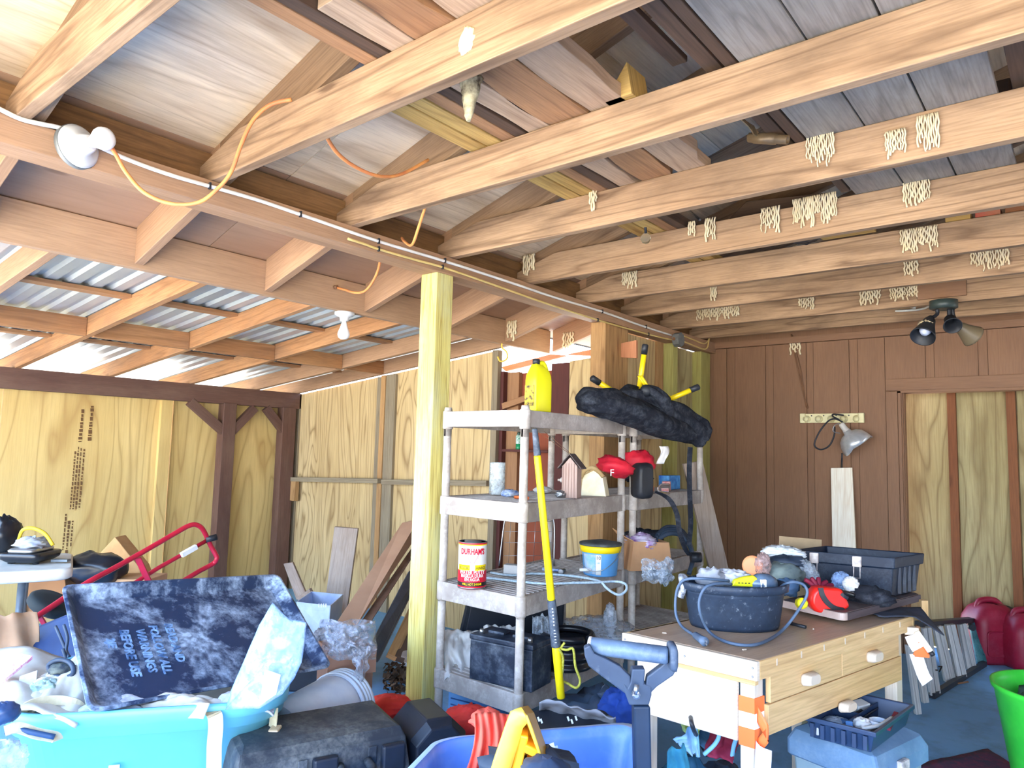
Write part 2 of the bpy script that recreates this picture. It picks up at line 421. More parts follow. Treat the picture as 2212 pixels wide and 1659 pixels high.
for i, y in enumerate([.62]+JY[1:]):
    yy = y+.045
    mb = MB()
    mb.prism([(-2.52, yy, deck(-2.52)-RD), (.3, yy, deck(.3)-RD), (.3, yy, deck(.3)), (-2.52, yy, deck(-2.52))], (0, .04, 0), 0, gdir=(1, 0, .3))
    mb.prism([(-3.2, yy, deck(-3.2)-RD), (-2.52, yy, deck(-2.52)-RD), (-2.52, yy, deck(-2.52)), (-3.2, yy, deck(-3.2))], (0, .04, 0), 1, gdir=(1, 0, .3))
    part(mb, 'rafter', [M_raft, M_brownraw], ceil, bev=.003)
    mb = MB(); mb.prism([(.31, yy, deck(.3)-RD), (3.5, yy, deck(3.5)-RD), (3.5, yy, deck(3.5)), (.31, yy, deck(.3))], (0, .04, 0), gdir=(1, 0, -.3))
    part(mb, 'rafter', M_raft, ceil)
ys = [-.3, 1.62, 4.06, 6.1]
for a, b in ((-2.56, -1.35), (-1.346, -.14), (-.136, .3)):
    sh = 0 if a < -2 else rnd(-.7, .7)
    for y0, y1 in zip(ys, ys[1:]):
        q0 = y0+(sh if y0 > 0 else 0); q1 = y1+(sh if y1 < 6 else 0)
        mb = MB(); mb.pe((a, q0+.002, deck(a)), (0, q1-q0-.004, 0), (b-a, 0, deck(b)-deck(a)), (0, 0, .016))
        part(mb, 'sheathing_panel', M_deck, ceil)
for y0, y1 in zip(ys, ys[1:]):
    mb = MB(); mb.pe((-3.30, y0+.002, deck(-3.30)), (0, y1-y0-.004, 0), (.735, 0, .735*.3), (0, 0, .016)); part(mb, 'soffit_panel', M_soffit, ceil)
    for a, b in ((.3, 1.9), (1.904, 3.6)):
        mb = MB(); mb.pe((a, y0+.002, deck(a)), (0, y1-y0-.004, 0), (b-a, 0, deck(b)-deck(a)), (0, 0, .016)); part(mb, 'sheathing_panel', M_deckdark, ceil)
MB().pe((-3.36, -.4, deck(-3.36)+.02), (0, 6.7, 0), (3.66, 0, 3.66*.3), (0, 0, .012)).pe((.3, -.4, deck(.3)+.02), (0, 6.7, 0), (3.4, 0, -3.4*.3), (0, 0, .012)).build('shingles', M_dark, ceil)
# end blocks closing the eave between the rafters, seen dark behind the girder
for y0, y1 in zip([.0]+JY, JY+[5.75]):
    mb = MB(); mb.box(-2.61, -2.57, y0+.09 if y0 else -.2, y1+.043, 2.312, deck(-2.6)-.012); part(mb, 'eave_block', M_stain, ceil)
# girder, fascia
MB().box(-2.53, -2.47, -.3, 5.74, 2.22, 2.309).box(-2.592, -2.532, -.3, 5.74, 2.223, 2.306).build('trim_1', M_brownraw, kind='structure', bev=.003)
MB().box(-3.24, -3.202, -.3, 4.35, 2.098, 2.272).build('trim_2', M_fascia, kind='structure', bev=.003)
gf = thing('wall_front_sky_block', None, None, (0, -.3, 2.4), kind='structure')  # added out of view to keep sky light off the near joists
MB().prism([(-3.3, -.34, 2.33), (3.5, -.34, 2.33), (3.5, -.34, deck(3.4)+.02), (.3, -.34, deck(.3)+.02), (-3.3, -.34, deck(-3.3)+.02)], (0, .03, 0)).build('gable_panel', M_siding, gf)  # unseen panel, added to shade the joists from open sky
MB().box(-2.6, 3.3, -.31, -.27, 2.315, 2.45).build('sky_block_beam', M_joist, gf)  # unseen beam, added with the panel to block front light
MB().box(-1.4, 3.4, 6.45, 6.5, 0, 2.5).box(-1.4, 3.4, 5.8, 6.45, 2.45, 2.5).build('wall_rear_light_stop', M_siding, kind='structure')  # added behind the doorway plywood to stop outside light leaking in
MB().box(3.25, 3.35, -.3, 5.9, 0, 2.6).build('wall_right', M_siding, kind='structure')  # unseen side wall, put in to keep out light from the right

# ================================================================ lean-to roof
def rb(X): return 2.115+.103*(X+3.24)
lean = thing('ceiling', None, None, (-4.5, 2, 2.0), kind='structure')
LY = [.35, .985, 1.625, 2.25, 2.89, 3.50, 3.93]
for i, y in enumerate(LY):
    mb = MB(); x0, x1 = -6.55, -3.23
    mb.prism([(x0, y, rb(x0)), (x1, y, rb(x1)), (x1, y, rb(x1)+.115), (x0, y, rb(x0)+.115)], (0, .04, 0), gdir=(1, 0, .1))
    part(mb, 'rafter', (M_orange, M_brownraw, M_orange, M_orange, M_orange, M_brownraw, M_brownraw)[i] if i else M_orange, lean, bev=.003)
for i, (y0, y1) in enumerate(zip(LY, LY[1:])):
    x = -4.66+.1*(i % 2)*0
    mb = MB(); mb.box(x-.02, x+.02, y0+.042, y1-.002, rb(x)-.004, rb(x)+.108); part(mb, 'blocking', M_orange, lean, bev=.002)
for x in (-4.09, -5.26, -3.4):
    for y0, y1 in zip(LY, LY[1:]):
        mb = MB(); mb.box(x-.045, x+.045, y0+.042, y1-.002, rb(x)+.10, rb(x)+.12); part(mb, 'purlin', M_orange, lean)
# ribbed sheets
def metal(y0, y1):
    mb = MB(); prof = []
    y = y0
    while y < y1-.01:
        prof += [(y, 0), (y+.05, 0), (y+.062, .016), (y+.09, .016)]; y += .104
    xs = [-6.75, -3.245]
    mb.sheet(lambda u, v: (xs[0]+(xs[1]-xs[0])*u, prof[int(round(v*(len(prof)-1)))][0], rb(xs[0]+(xs[1]-xs[0])*u)+.122+prof[int(round(v*(len(prof)-1)))][1]), 1, len(prof)-1, sm=False)
    return mb
for y0, y1 in ((-.3, .75), (.75, 1.8), (1.8, 2.85), (2.85, 4.02)):
    part(metal(y0-.06, y1+.06), 'metal_sheet', M_metal, lean, solid=.001)

# ================================================================ left wall
wl_ = thing('wall_left', None, None, (-6, 2, 0), kind='structure')
for y0, y1 in ((-.3, 1.597), (1.603, 2.812), (2.82, 4.0)):
    mb = MB(); mb.pe((-6.04, y0, 0), (0, 0, 1.80), (0, y1-y0, 0), (.025, 0, 0)); part(mb, 'plywood_sheet', M_plyL, wl_)
mb = MB(); mb.pe((-6.01, 2.70, 0), (0, 0, 1.70), (0, .09, 0), (.04, 0, 0)); part(mb, 'stud', M_plyL, wl_)
mb = MB(); mb.pe((-5.99, -.3, 1.692), (0, 4.29, 0), (.09, 0, 0), (0, 0, .15)); part(mb, 'beam', M_brown, wl_, bev=.004)
for y0, w in ((3.20, .12), (3.79, .14)):
    mb = MB(); mb.pe((-5.985, y0, 0), (0, 0, 1.70), (0, w, 0), (.10, 0, 0)); part(mb, 'post', M_brown, wl_, bev=.004)
for a, b in (((415, 872), (478, 928)), ((545, 886), (498, 934)), ((578, 886), (622, 944))):
    mb = MB(); p, q = onX(*a, -5.92), onX(*b, -5.92); d = (q-p).normalized()*.03; mb.bar(p-d, q+d, .05, .075, (0, 1, 1)); part(mb, 'knee_brace', M_brown, wl_, bev=.003)
# mill stamp on the plywood (too small to read in the photo): rows of dark print
M_ink = flat('stamp_ink', (110, 78, 46), .8)
mb = MB()
for px, y0, y1, w in ((172, 884, 955, 8), (192, 877, 952, 8), (164, 975, 1100, 4), (170, 965, 1100, 4), (176, 968, 1102, 4), (183, 970, 1100, 4), (156, 1110, 1190, 4), (164, 1125, 1200, 5), (172, 1125, 1180, 4)):
    y = y0
    while y < y1:
        h = rnd(3, 9); mid = px-(y-960)*.09
        p0, p1 = onX(mid, y, -6.012), onX(mid, min(y+h, y1), -6.012); mb.bar(p0, p1, .0012, w*.0035*rnd(.5, 1), (0, 1, 0)); y += h+rnd(1.2, 3)
part(mb, 'mill_stamp', M_ink, wl_, kind='stuff')

# ================================================================ back wall of the lean-to
wb = thing('wall_back', None, None, (-4.2, 4, 0), kind='structure')
def topz(x): return rb(x)-.005
for x0, x1 in ((-6.0, -4.772), (-4.62, -3.885), (-3.882, -3.44)):
    mb = MB(); mb.prism([(x0, 3.99, 0), (x1, 3.99, 0), (x1, 3.99, topz(x1)), (x0, 3.99, topz(x0))], (0, .016, 0), gdir=(0, 0, 1)); part(mb, 'plywood_sheet', M_plyB, wb)
for x0, x1, mt, y in ((-4.772, -4.70, M_greywood, 3.975), (-4.70, -4.645, M_oldpost, 3.955), (-4.645, -4.525, M_greywood, 3.965), (-3.44, -3.385, M_greywood, 3.95), (-5.95, -5.90, M_greywood, 3.97)):
    mb = MB(); mb.pe((x0, y, 0), (0, 0, topz(x0)), (x1-x0, 0, 0), (0, 4.0-y, 0)); part(mb, 'stud', mt, wb, bev=.002)
for (a, b) in (((622, 1035), (820, 1039)), ((828, 1041), (1055, 1044))):
    p, q = onY(*a, 3.93), onY(*b, 3.93); mb = MB(); mb.bar(p, q, .05, .04); part(mb, 'rail', M_greywood, wb, bev=.002)
mb = MB(); p = onY(632, 1058, 3.93); mb.pe((p.x-.06, 3.91, p.z-.1), (0, 0, .2), (.13, 0, 0), (0, .04, 0)); part(mb, 'wood_block', M_oldpost, wb)
# strip of plywood between the door and the main post
mb = MB(); mb.prism([(-2.775, 4.0, 0), (-2.602, 4.0, 0), (-2.602, 4.0, 1.985), (-2.775, 4.0, 1.972)], (0, .016, 0), gdir=(0, 0, 1)); part(mb, 'plywood_sheet', M_plyB, wb)
# brown siding strips over the gap, lit orange tone painted in, outside light beyond
M_litsiding = board('lit_siding_strip', (214, 150, 112), (200, 132, 94), (150, 96, 66), ky=3, rings=3, grain=.15, knots=.05)
mb = MB(); mb.prism([onY(1082, 793, 4.12), onY(1190, 765, 4.12), onY(1225, 768, 4.12), onY(1140, 790, 4.12), onY(1092, 802, 4.12)], (0, .02, 0)); part(mb, 'lit_siding_strip', M_litsiding, wb)
mb = MB(); mb.prism([onY(1222, 766, 4.2), onY(1293, 742, 4.2)+V((.3, 0, 0)), onY(1293, 779, 4.2)+V((.3, 0, 0))], (0, .02, 0)); part(mb, 'lit_siding_strip', M_litsiding, wb)
# the brown door
dr = thing('door_1', None, None, (-3.1, 4.05, 0), kind='structure')
M_door = board('door_paint', (150, 78, 52), (136, 68, 46), (100, 48, 34), ky=3, rings=3, grain=.08, knots=.03, dirt=(110, 60, 44), dirtamt=.2)
M_doord = board('door_jamb', (92, 50, 44), (84, 44, 40), (60, 34, 32), ky=3, rings=3, grain=.1, knots=.02)
M_dstile = board('door_stile', (170, 128, 92), (150, 108, 74), (110, 74, 48), ky=4, rings=4, grain=.2, knots=.2)
mb = MB(); mb.prism([(-3.37, 4.07, 0), (-2.9, 4.07, 0), (-2.9, 4.07, 1.93), (-3.37, 4.07, 1.915)], (0, .02, 0), gdir=(0, 0, 1)); part(mb, 'door_panel', M_door, dr)
mb = MB(); mb.pe((-3.392, 3.985, 0), (0, 0, 1.93), (.037, 0, 0), (0, .10, 0)); part(mb, 'door_jamb', M_doord, dr, bev=.002)
mb = MB(); mb.pe((-3.355, 4.03, 0), (0, 0, 1.925), (.11, 0, 0), (0, .04, 0)); part(mb, 'stile', M_dstile, dr, bev=.002)
mb = MB(); mb.pe((-2.93, 4.0, 0), (0, 0, 1.965), (.15, 0, 0), (0, .06, 0)); part(mb, 'door_jamb', M_doord, dr, bev=.003)
p, q = onY(1088, 878, 4.0), onY(1180, 846, 4.0); mb = MB(); mb.bar(p, q, .04, .045, (0, 0, 1)); part(mb, 'brace', M_dstile, dr, bev=.002)
p, q = onY(1092, 972, 3.97), onY(1190, 978, 3.97); mb = MB(); mb.box(p.x, q.x, 3.93, 4.06, p.z-.012, p.z+.006); part(mb, 'shelf', M_doord, dr, bev=.002)
SHELFD = p.z+.006
# plywood wall on the girder line between the main post and the siding
ws = thing('wall_step', None, None, (-2.6, 5, 0), kind='structure')
for y0, y1, mt in ((4.3, 5.02, M_plyB), (5.024, 5.76, M_plyD)):
    mb = MB(); mb.pe((-2.616, y0, 0), (0, 0, 2.22), (0, y1-y0, 0), (.016, 0, 0)); part(mb, 'plywood_sheet', mt, ws)
mb = MB(); mb.pe((-2.60, 5.03, 0), (0, 0, 2.22), (0, .075, 0), (.09, 0, 0)); part(mb, 'stud', M_green, ws, bev=.002)
mb = MB(); mb.pe((-2.60, 5.56, 0), (0, 0, 2.22), (0, .18, 0), (.08, 0, 0)); part(mb, 'stud', M_green, ws, bev=.002)
mb = MB(); mb.pe((-2.60, 4.90, 1.75), (0, 0, .47), (0, .1, 0), (.02, 0, 0)); part(mb, 'plank', M_oldpost, ws)
mb = MB(); mb.pe((-2.60, 4.37, 0), (0, 0, 2.22), (0, .05, 0), (.03, 0, 0)); part(mb, 'stud', M_greywood, ws)

# ================================================================ siding wall
wf = thing('wall_siding', None, None, (-1, 5.75, 0), kind='structure')
mb = MB(); mb.box(-2.62, -1.06, 5.765, 5.79, 0, 2.6).box(-1.06, 3.3, 5.765, 5.79, 1.9, 2.6); part(mb, 'backing', M_siding, wf)
xs = [-2.48, -2.37]; g = .018
edges = [(-2.48, -2.372), (-2.306, -2.05)]
x = -2.0
bounds = [(-2.49, -2.38), (-2.375, -2.31), (-2.306, -2.052), (-2.047, -1.99), (-1.986, -1.73), (-1.725, -1.678), (-1.674, -1.415), (-1.409, -1.356), (-1.352, -1.17)]
for i, (a, b) in enumerate(bounds):
    mb = MB(); dp = 5.752 if (b-a) > .08 else 5.758
    mb.pe((a, dp, 0), (0, 0, 2.255), (b-a, 0, 0), (0, 5.77-dp, 0)); part(mb, 'siding_board', M_siding, wf)
x = -1.166
while x < 3.2:
    for w, dp in ((.262, 5.752), (.055, 5.758)):
        mb = MB(); mb.pe((x, dp, 1.93), (0, 0, .325), (w-.004, 0, 0), (0, 5.77-dp, 0)); part(mb, 'siding_board', M_siding, wf); x += w
mb = MB(); mb.box(-2.47, 3.25, 5.72, 5.76, 2.258, 2.309); part(mb, 'top_plate', M_siding, wf)
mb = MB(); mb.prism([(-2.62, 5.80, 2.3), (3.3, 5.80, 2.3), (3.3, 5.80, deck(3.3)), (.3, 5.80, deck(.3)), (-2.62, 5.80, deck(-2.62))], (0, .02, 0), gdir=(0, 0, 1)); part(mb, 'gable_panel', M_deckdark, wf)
# big opening: casings and the plywood hung behind it
dd = thing('door_2', None, None, (-.4, 5.75, 0), kind='structure')
mb = MB(); mb.pe((-1.165, 5.735, 0), (0, 0, 1.85), (.075, 0, 0), (0, .03, 0)); part(mb, 'side_casing', M_siding, dd, bev=.002)
mb = MB(); mb.pe((-1.165, 5.735, 1.856), (2.5, 0, 0), (0, .03, 0), (0, 0, .085)); part(mb, 'head_casing', M_siding, dd, bev=.002)
mb = MB(); mb.pe((-1.088, 5.745, 0), (0, 0, 1.852), (.02, 0, 0), (0, .12, 0)); part(mb, 'jamb', M_siding, dd)
mb = MB(); mb.pe((-1.066, 5.79, 0), (0, 0, 1.84), (.012, 0, 0), (0, .06, 0)); part(mb, 'door_stop', M_siding, dd)
mb = MB(); mb.pe((-1.088, 5.745, 1.838), (2.4, 0, 0), (0, .12, 0), (0, 0, .02)); part(mb, 'head_jamb', M_siding, dd)
for a, b in ((-1.14, -.80), (-.795, -.412), (-.408, .6), (.604, 1.3)):
    mb = MB(); mb.pe((a, 6.13, 0), (0, 0, 2.1), (b-a, 0, 0), (0, .016, 0)); part(mb, 'plywood_sheet', M_plyD, dd)
M_rstud = board('red_stud', (142, 92, 58), (124, 76, 46), (84, 50, 32), ky=9, rings=5, grain=.3)
for a in (-.828, -.468, .3):
    mb = MB(); mb.pe((a, 6.085, 0), (0, 0, 2.1), (.055, 0, 0), (0, .045, 0)); part(mb, 'stud', M_rstud, dd, bev=.002)

# ================================================================ posts (each one could be knocked out)
mb = MB(); mb.pe((-2.595, 2.415, 0), (0, 0, 2.222), (.115, 0, 0), (0, .115, 0))
mb.build('post', M_treated, bev=.005, label='yellow treated timber post standing alone in the middle under the girder', cat='post')
mb = MB(); mb.pe((-2.598, 3.985, 0), (0, 0, 2.222), (.118, 0, 0), (0, .15, 0)).pe((-2.598, 4.137, 0), (0, 0, 2.222), (.11, 0, 0), (0, .16, 0))
mb.build('post', M_oldpost, bev=.004, label='thick weathered brown post under the girder end behind the folded chair', cat='post')
# ================================================================ overhead: wiring, lamps, stored lumber
M_white = paint('white_plastic', (222, 222, 220), rough=.45, bump=0)
M_cable = paint('white_cable', (238, 236, 230), (220, 214, 204), rough=.5, bump=0)
M_ycable = paint('yellow_cable', (228, 200, 130), (208, 178, 108), rough=.5, bump=0)
M_orcord = paint('orange_cord', (232, 160, 88), (210, 124, 78), rough=.5, bump=0)
M_black = paint('black_plastic', (34, 36, 42), (44, 46, 52), rough=.45, bump=.03)
M_bulb = paint('frosted_bulb', (250, 250, 250), rough=.25, spec=.6, bump=0)
M_steel = flat('steel', (170, 172, 176), .35, .9)
M_rust = paint('rusty_steel', (140, 100, 70), (110, 76, 52), rough=.7, bump=.1)
M_galv = paint('galvanised_box', (140, 142, 140), (116, 118, 116), rough=.55, metal=.3, bump=.05)
M_nest = paint('dry_mud_web', (214, 192, 150), (232, 218, 186), rough=.95, bump=.2)
def dep(p): return (V(p)-CAMP).dot(FW)

def gp(px, py, X=-2.458): return onX(px, py, X)
# white cable with its staples
pts = [gp(-60, 205), gp(0, 236), gp(45, 257), gp(90, 268), gp(140, 280), gp(225, 322), gp(300, 354), gp(375, 380), gp(452, 402), gp(550, 430), gp(648, 463), gp(817, 521), gp(960, 564), gp(1090, 606), gp(1200, 643), gp(1300, 673), gp(1390, 705), gp(1450, 724)]
t = thing('electric_cable', 'white flat cable stapled along the upper edge of the girder', 'cable', pts[8])
MB().tube(pts, .0075, 8, smooth=4).build('sheath', M_cable, t)
for a, b in ((452, 402), (648, 463), (817, 521), (960, 563), (1300, 673), (1395, 706)):
    p = gp(a, b); MB().cbox(p+V((.004, 0, 0)), (.012, .006, .024)).build('staple', M_black, t)
pts = [gp(752, 516), gp(790, 528), gp(817, 538), gp(900, 562), gp(955, 577), gp(1060, 613), gp(1170, 652), gp(1290, 691), gp(1400, 722), gp(1450, 734)]
t = thing('electric_cable', 'yellowed cable stapled below the white one, its end loose left of the yellow post', 'cable', pts[2])
MB().tube(pts, .006, 8, smooth=4).build('sheath', M_ycable, t)
for a, b in ((817, 538), (955, 577), (1290, 691), (1400, 722)):
    p = gp(a, b); MB().cbox(p+V((.004, 0, 0)), (.012, .006, .022)).build('staple', M_black, t)
for k, (oy, lab) in enumerate(((0, 'upper short cable looping from the grey junction box to the corner'), (12, 'lower short cable looping from the grey junction box to the corner'))):
    pts = [gp(1478, 726+oy), gp(1500, 735+oy), gp(1519, 742+oy), gp(1528, 738+oy), gp(1532, 730)]
    MB().tube(pts, .006, 8, smooth=4).build('electric_cable', M_ycable, label=lab, cat='cable')
# junction box
c = gp(1464, 734, -2.445)
t = thing('junction_box', 'grey octagonal metal junction box at the far end of the girder', 'electrical box', c-V((0, 0, .06)))
MB().lathe(c-V((.025, 0, 0)), [(.055, 0), (.055, .05)], 8, (1, 0, 0), sm=False).build('box', M_galv, t, bev=.004)
MB().lathe(c+V((.025, 0, 0)), [(.057, 0), (.057, .006)], 8, (1, 0, 0), sm=False).build('cover', M_galv, t, bev=.002)
MB().cyl(c+V((-.005, -.052, .0)), c+V((-.005, -.06, .0)), .013).build('knockout', M_rust, t)
# porcelain bulb holders
def holder(c, ax, lab, r, L, rbulb):
    ax = V(ax).normalized(); t = thing('lamp_holder', lab, 'light', c)
    MB().lathe(c, [(r, 0), (r, r*.22), (r*.86, r*.36), (r*.5, r*.48), (r*.42, r*.85), (r*.36, r*.9)], 28, ax).build('holder', M_white, t)
    b = c+ax*r*.88
    MB().lathe(b, [(r*.2, 0), (r*.22, r*.1), (rbulb*.62, L*.35), (rbulb*.95, L*.62), (rbulb, L*.75), (rbulb*.86, L*.9), (rbulb*.5, L*.985), (0.0001, L)], 20, ax).build('bulb', M_bulb, t)
    return t
c = onX(164, 318, -2.468); holder(c, (1, .30, .08), 'white porcelain lamp holder with bare bulb on the girder near the left edge', .068, .09, .036)
MB().lathe(c-V((.0, 0, 0)), [(.070, -.004), (.070, .012)], 28, (1, .30, .08)).build('lamp_gasket', M_galv, bpy.data.objects['lamp_holder'])
c = onZ(738, 676, 2.097); c.x = -3.232+.004; holder(c, (0, 0, -1), 'white porcelain lamp holder with bare bulb hanging under the lean-to fascia', .055, .105, .034)
# orange cord looped over the joists
t = thing('extension_cord', 'thin orange cord drooping in loops between girder and joists', 'cord', gp(380, 438))
def dpath(pp, d0, d1): return [at(x, y, d0+(d1-d0)*i/(len(pp)-1)) for i, (x, y) in enumerate(pp)]
d0 = dep(onX(222, 298, -2.40)); d1 = dep(onY(630, 216, 1.232))
MB().tube(dpath([(222, 300), (245, 325), (272, 372), (312, 416), (370, 440), (430, 437), (472, 406), (500, 370), (522, 310), (548, 258), (585, 226), (630, 215)], d0, d1), .0065, 8, smooth=5).build('cord_loop', M_orcord, t)
MB().tube(dpath([(703, 292), (730, 332), (772, 363), (822, 381), (868, 376), (925, 345)], dep(onY(703, 292, 1.3)), dep(onY(925, 345, 1.86))), .0065, 8, smooth=5).build('cord_loop', M_orcord, t)
MB().tube(dpath([(922, 438), (914, 462), (903, 495), (893, 524), (885, 530), (873, 521), (868, 514)], dep(onY(922, 438, 1.9)), dep(onX(868, 514, -2.47))), .0065, 8, smooth=5).build('cord_loop', M_orcord, t)
MB().tube(dpath([(822, 560), (816, 585), (803, 612), (786, 630), (765, 632), (745, 626), (726, 621)], dep(onX(822, 560, -2.62)), dep(onX(726, 621, -3.19))), .0065, 8, smooth=5).build('cord_end', M_orcord, t)
p = onX(724, 621, -3.19); MB().cyl(p-V((.0, .006, 0)), p+V((.02, .0, 0)), .011).build('plug', M_rust, t)
# yellow utility hook under the fascia end
p = onX(1084, 742, -3.2); k = dep(p)/FPX
t = thing('utility_hook', 'yellow coated screw hook hanging below the fascia beside the door', 'hook', p)
MB().tube([p, p+V((0, .005, -.03)), at(1094, 760, dep(p)), at(1096, 772, dep(p)), at(1090, 779, dep(p)), at(1080, 780, dep(p)), at(1075, 770, dep(p))], .006, 8, smooth=4).build('hook', paint('hook_yellow', (222, 190, 70), rough=.4, bump=0), t)
# sockets on J7: black three-headed spotlight
c = onZ(2038, 650, 2.309)
t = thing('spotlight_cluster', 'black three-headed spotlight fixture screwed under a far joist', 'light', c)
MB().lathe(c, [(.075, 0), (.075, -.045), (.06, -.052)], 24).build('canopy', paint('canopy_green', (46, 56, 54), (60, 70, 66), rough=.4, bump=0), t)
M_in = flat('shade_inside', (22, 22, 24), .5)
def spot(base, tip, rim, r, nm, mat, bulb):
    ax = (V(rim)-V(tip)).normalized(); L = (V(rim)-V(tip)).length
    MB().tube([base, base+V((0, 0, -.03)), tip-ax*.02], .011, 8, smooth=3).build('arm', M_black, t)
    h = MB().lathe(tip, [(.018, -.03), (.026, -.01), (.032, .0), (r*.6, L*.35), (r*.96, L*.9), (r, L), (r*.93, L), (r*.55, L*.4), (.02, .02)], 24, ax, cap0=True, cap1=False).build(nm, mat, t)
    if bulb: MB().lathe(tip+ax*.02, [(.012, 0), (.015, .02), (.03, .055), (.032, .075), (.02, .095), (.0001, .102)], 16, ax).build('bulb', paint('bulb_blue', (206, 214, 240), rough=.2, spec=.6, bump=0), h)
d = dep(c)-.02
spot(at(2024, 668, d), at(2008, 693, d-.02), at(1993, 728, d-.09), .068, 'lamp_head', M_black, True)
spot(at(2050, 668, d), at(2052, 690, d-.02), at(2058, 704, d-.09), .05, 'lamp_head', M_black, False)
spot(at(2058, 668, d+.02), at(2073, 706, d+.02), at(2103, 727, d+.03), .068, 'lamp_head', paint('lamp_olive', (120, 106, 82), rough=.4, bump=0), False)
MB().blob(at(1999, 700, d-.045), (.035, .03, .022), .5, 5, 3).build('mud_nest', M_nest, t)
MB().tube([onY(1580, 690+6, 5.42), onY(1710, 683, 5.42), onY(1850, 670, 5.42), onY(1960, 662, 5.40), onY(1976, 666, 5.40), onY(1960, 671, 5.40), onY(1935, 672, 5.40), onY(1990, 668, 5.3), onY(2018, 655, 5.05)], .007, 8, smooth=5).build('electric_cable', M_cable, label='white cable along a far joist running to the black spotlights', cat='cable')

# ---------------- dried web curtains on the joists
def web(px, py, w, h, Y, lab='dry pale mud and web curtain stuck on a joist face', n=None, X=None):
    c = onY(px, py, Y-.006) if X is None else onX(px, py, X+.006); k = dep(c)/FPX; W, H = w*k*1.1, h*k
    ux = V((1, 0, 0)) if X is None else V((0, 1, 0))
    mb = MB(); n = n or max(4, int(w/3.6))
    for i in range(n):
        x = (i/(max(1, n-1))-.5)*W; L = H*rnd(.55, 1); z = H/2; pts = []
        off = V((0, -.003, 0)) if X is None else V((.003, 0, 0))
        ph = rnd(0, 6)
        for j in range(8):
            pts.append(c+ux*(x+sin(ph+j*1.9)*W/n*.35)+V((0, 0, z-L*j/7))+off*rnd(.6, 1.6))
        mb.tube(pts, rnd(.0024, .0044)*max(1, k/.0016), 4)
        for j in range(2):
            q = pts[rnd(1, 6).__int__()]; mb.cbox(q, (W/n*.9, .004, .004))
    mb.build('web_curtain', M_nest, label=lab, cat='insect nest', group='dry web curtains on the joists')
LW = ['on the third full joist, a single strand', 'narrow, on the fourth joist left of the chain-like one', 'chain-like, on the fourth joist with a rusty streak', 'slanting, on the fourth joist before the widest one', 'widest of all, on the fourth joist near the middle', 'on the fourth joist toward the right edge', 'at the left end of the fourth joist by the girder', 'square patch on the fifth joist near the right edge', 'at the left end of the fifth joist', 'faint fan near the right edge, low on the sixth joist', 'small one on the sixth joist under the square patch', 'thin single strand on the sixth joist, left part', 'long low curtain on the seventh joist above the siding corner', 'small square on the seventh joist, middle', 'tapering fan on the seventh joist before the spotlights', 'square one on the seventh joist, nearest the spotlights']
for a, l_ in zip(((1282, 433, 14, 52, 2.5), (1495, 496, 12, 36, 3.15), (1535, 500, 18, 60, 3.15), (1664, 478, 34, 62, 3.15), (1760, 457, 80, 70, 3.15), (1980, 418, 44, 56, 3.15), (1143, 573, 24, 46, 3.15), (1985, 520, 62, 58, 3.76), (1360, 608, 30, 42, 3.76), (2138, 560, 60, 56, 4.33), (1968, 578, 22, 40, 4.33), (1542, 632, 10, 38, 4.33), (1550, 677, 84, 32, 4.92), (1742, 656, 26, 30, 4.92), (1880, 642, 34, 38, 4.92), (1955, 636, 50, 34, 4.92)), LW): web(*a, lab='pale dry web '+l_)
web(1718, 752, 18, 36, 5.75, lab='pale dry web strip on the brown siding under the joists')
web(1106, 716, 20, 46, 3.805, lab='pale dry web curtain at the lower end of a rafter tail nearer the door', n=5)
web(1228, 738, 22, 40, 4.375, lab='pale dry web curtain at the lower end of the last rafter tail', n=5)
M_foam = paint('cream_foam', (250, 240, 200), (238, 220, 160), rough=.9, bump=.4)
def patch(px, py, w, h, Y, lab, mat):
    c = onY(px, py, Y); k = dep(c)/FPX
    MB().blob(c, (w*k/2, .008, h*k/2), .35, 2.5, px*.01).build('dried_patch', mat, label=lab, cat='insect nest')
patch(1008, 88, 44, 62, 1.24, 'cream blob of dried foam on the nearest full joist', M_foam)
M_dust = paint('pale_mud', (222, 194, 146), (238, 216, 170), rough=.95, bump=.5, scale=30)
# flat remains of nests: scraped strands on the third joist
for a, lab in (((1772, 328, 50, 82, 2.5), 'wide pale patch of scraped web on the joist, left of the knot'), ((1935, 315, 34, 70, 2.5), 'faint pale strands of scraped web on a joist, middle of the patches'), ((2005, 288, 36, 84, 2.5), 'faint pale strands of scraped web on a joist near the right edge')): web(*a, lab=lab)

# ---------------- lumber stored on top of the joists
ZT = 2.466
def plank(x0, x1, y0, y1, z0, th, mat, lab, nm='plank', rough=0, seed=0):
    mb = MB()
    if rough:
        n = 26; L = [];  Rr = []
        for i in range(n+1):
            y = y0+(y1-y0)*i/n
            L.append((x0+rough*NZ.noise(V((y*2.6, seed, 0)))*.6, y, z0)); Rr.append((x1+rough*(NZ.noise(V((y*3.1, seed+9, 0)))-(.5 if NZ.noise(V((y*1.7, seed+4, 0))) > .12 else 0)), y, z0))
        mb.prism(L+list(reversed(Rr)), (0, 0, th), gdir=(0, 1, 0))
    else: mb.pe((x0, y0, z0), (0, y1-y0, 0), (x1-x0, 0, 0), (0, 0, th))
    return mb.build(nm, mat, bev=.002, label=lab, cat='lumber')
M_lumA = board('old_lumber', (196, 168, 138), (170, 140, 112), (108, 80, 60), ky=7, rings=5, grain=.35, dirt=(120, 100, 86), dirtamt=.4)
M_lumB = board('bark_lumber', (176, 132, 92), (150, 106, 72), (88, 58, 40), ky=6, rings=5, grain=.4, dirt=(110, 84, 66), dirtamt=.4)
M_lumY = board('yellow_lumber', (206, 172, 104), (180, 142, 78), (120, 86, 44), ky=8, rings=6, grain=.4)
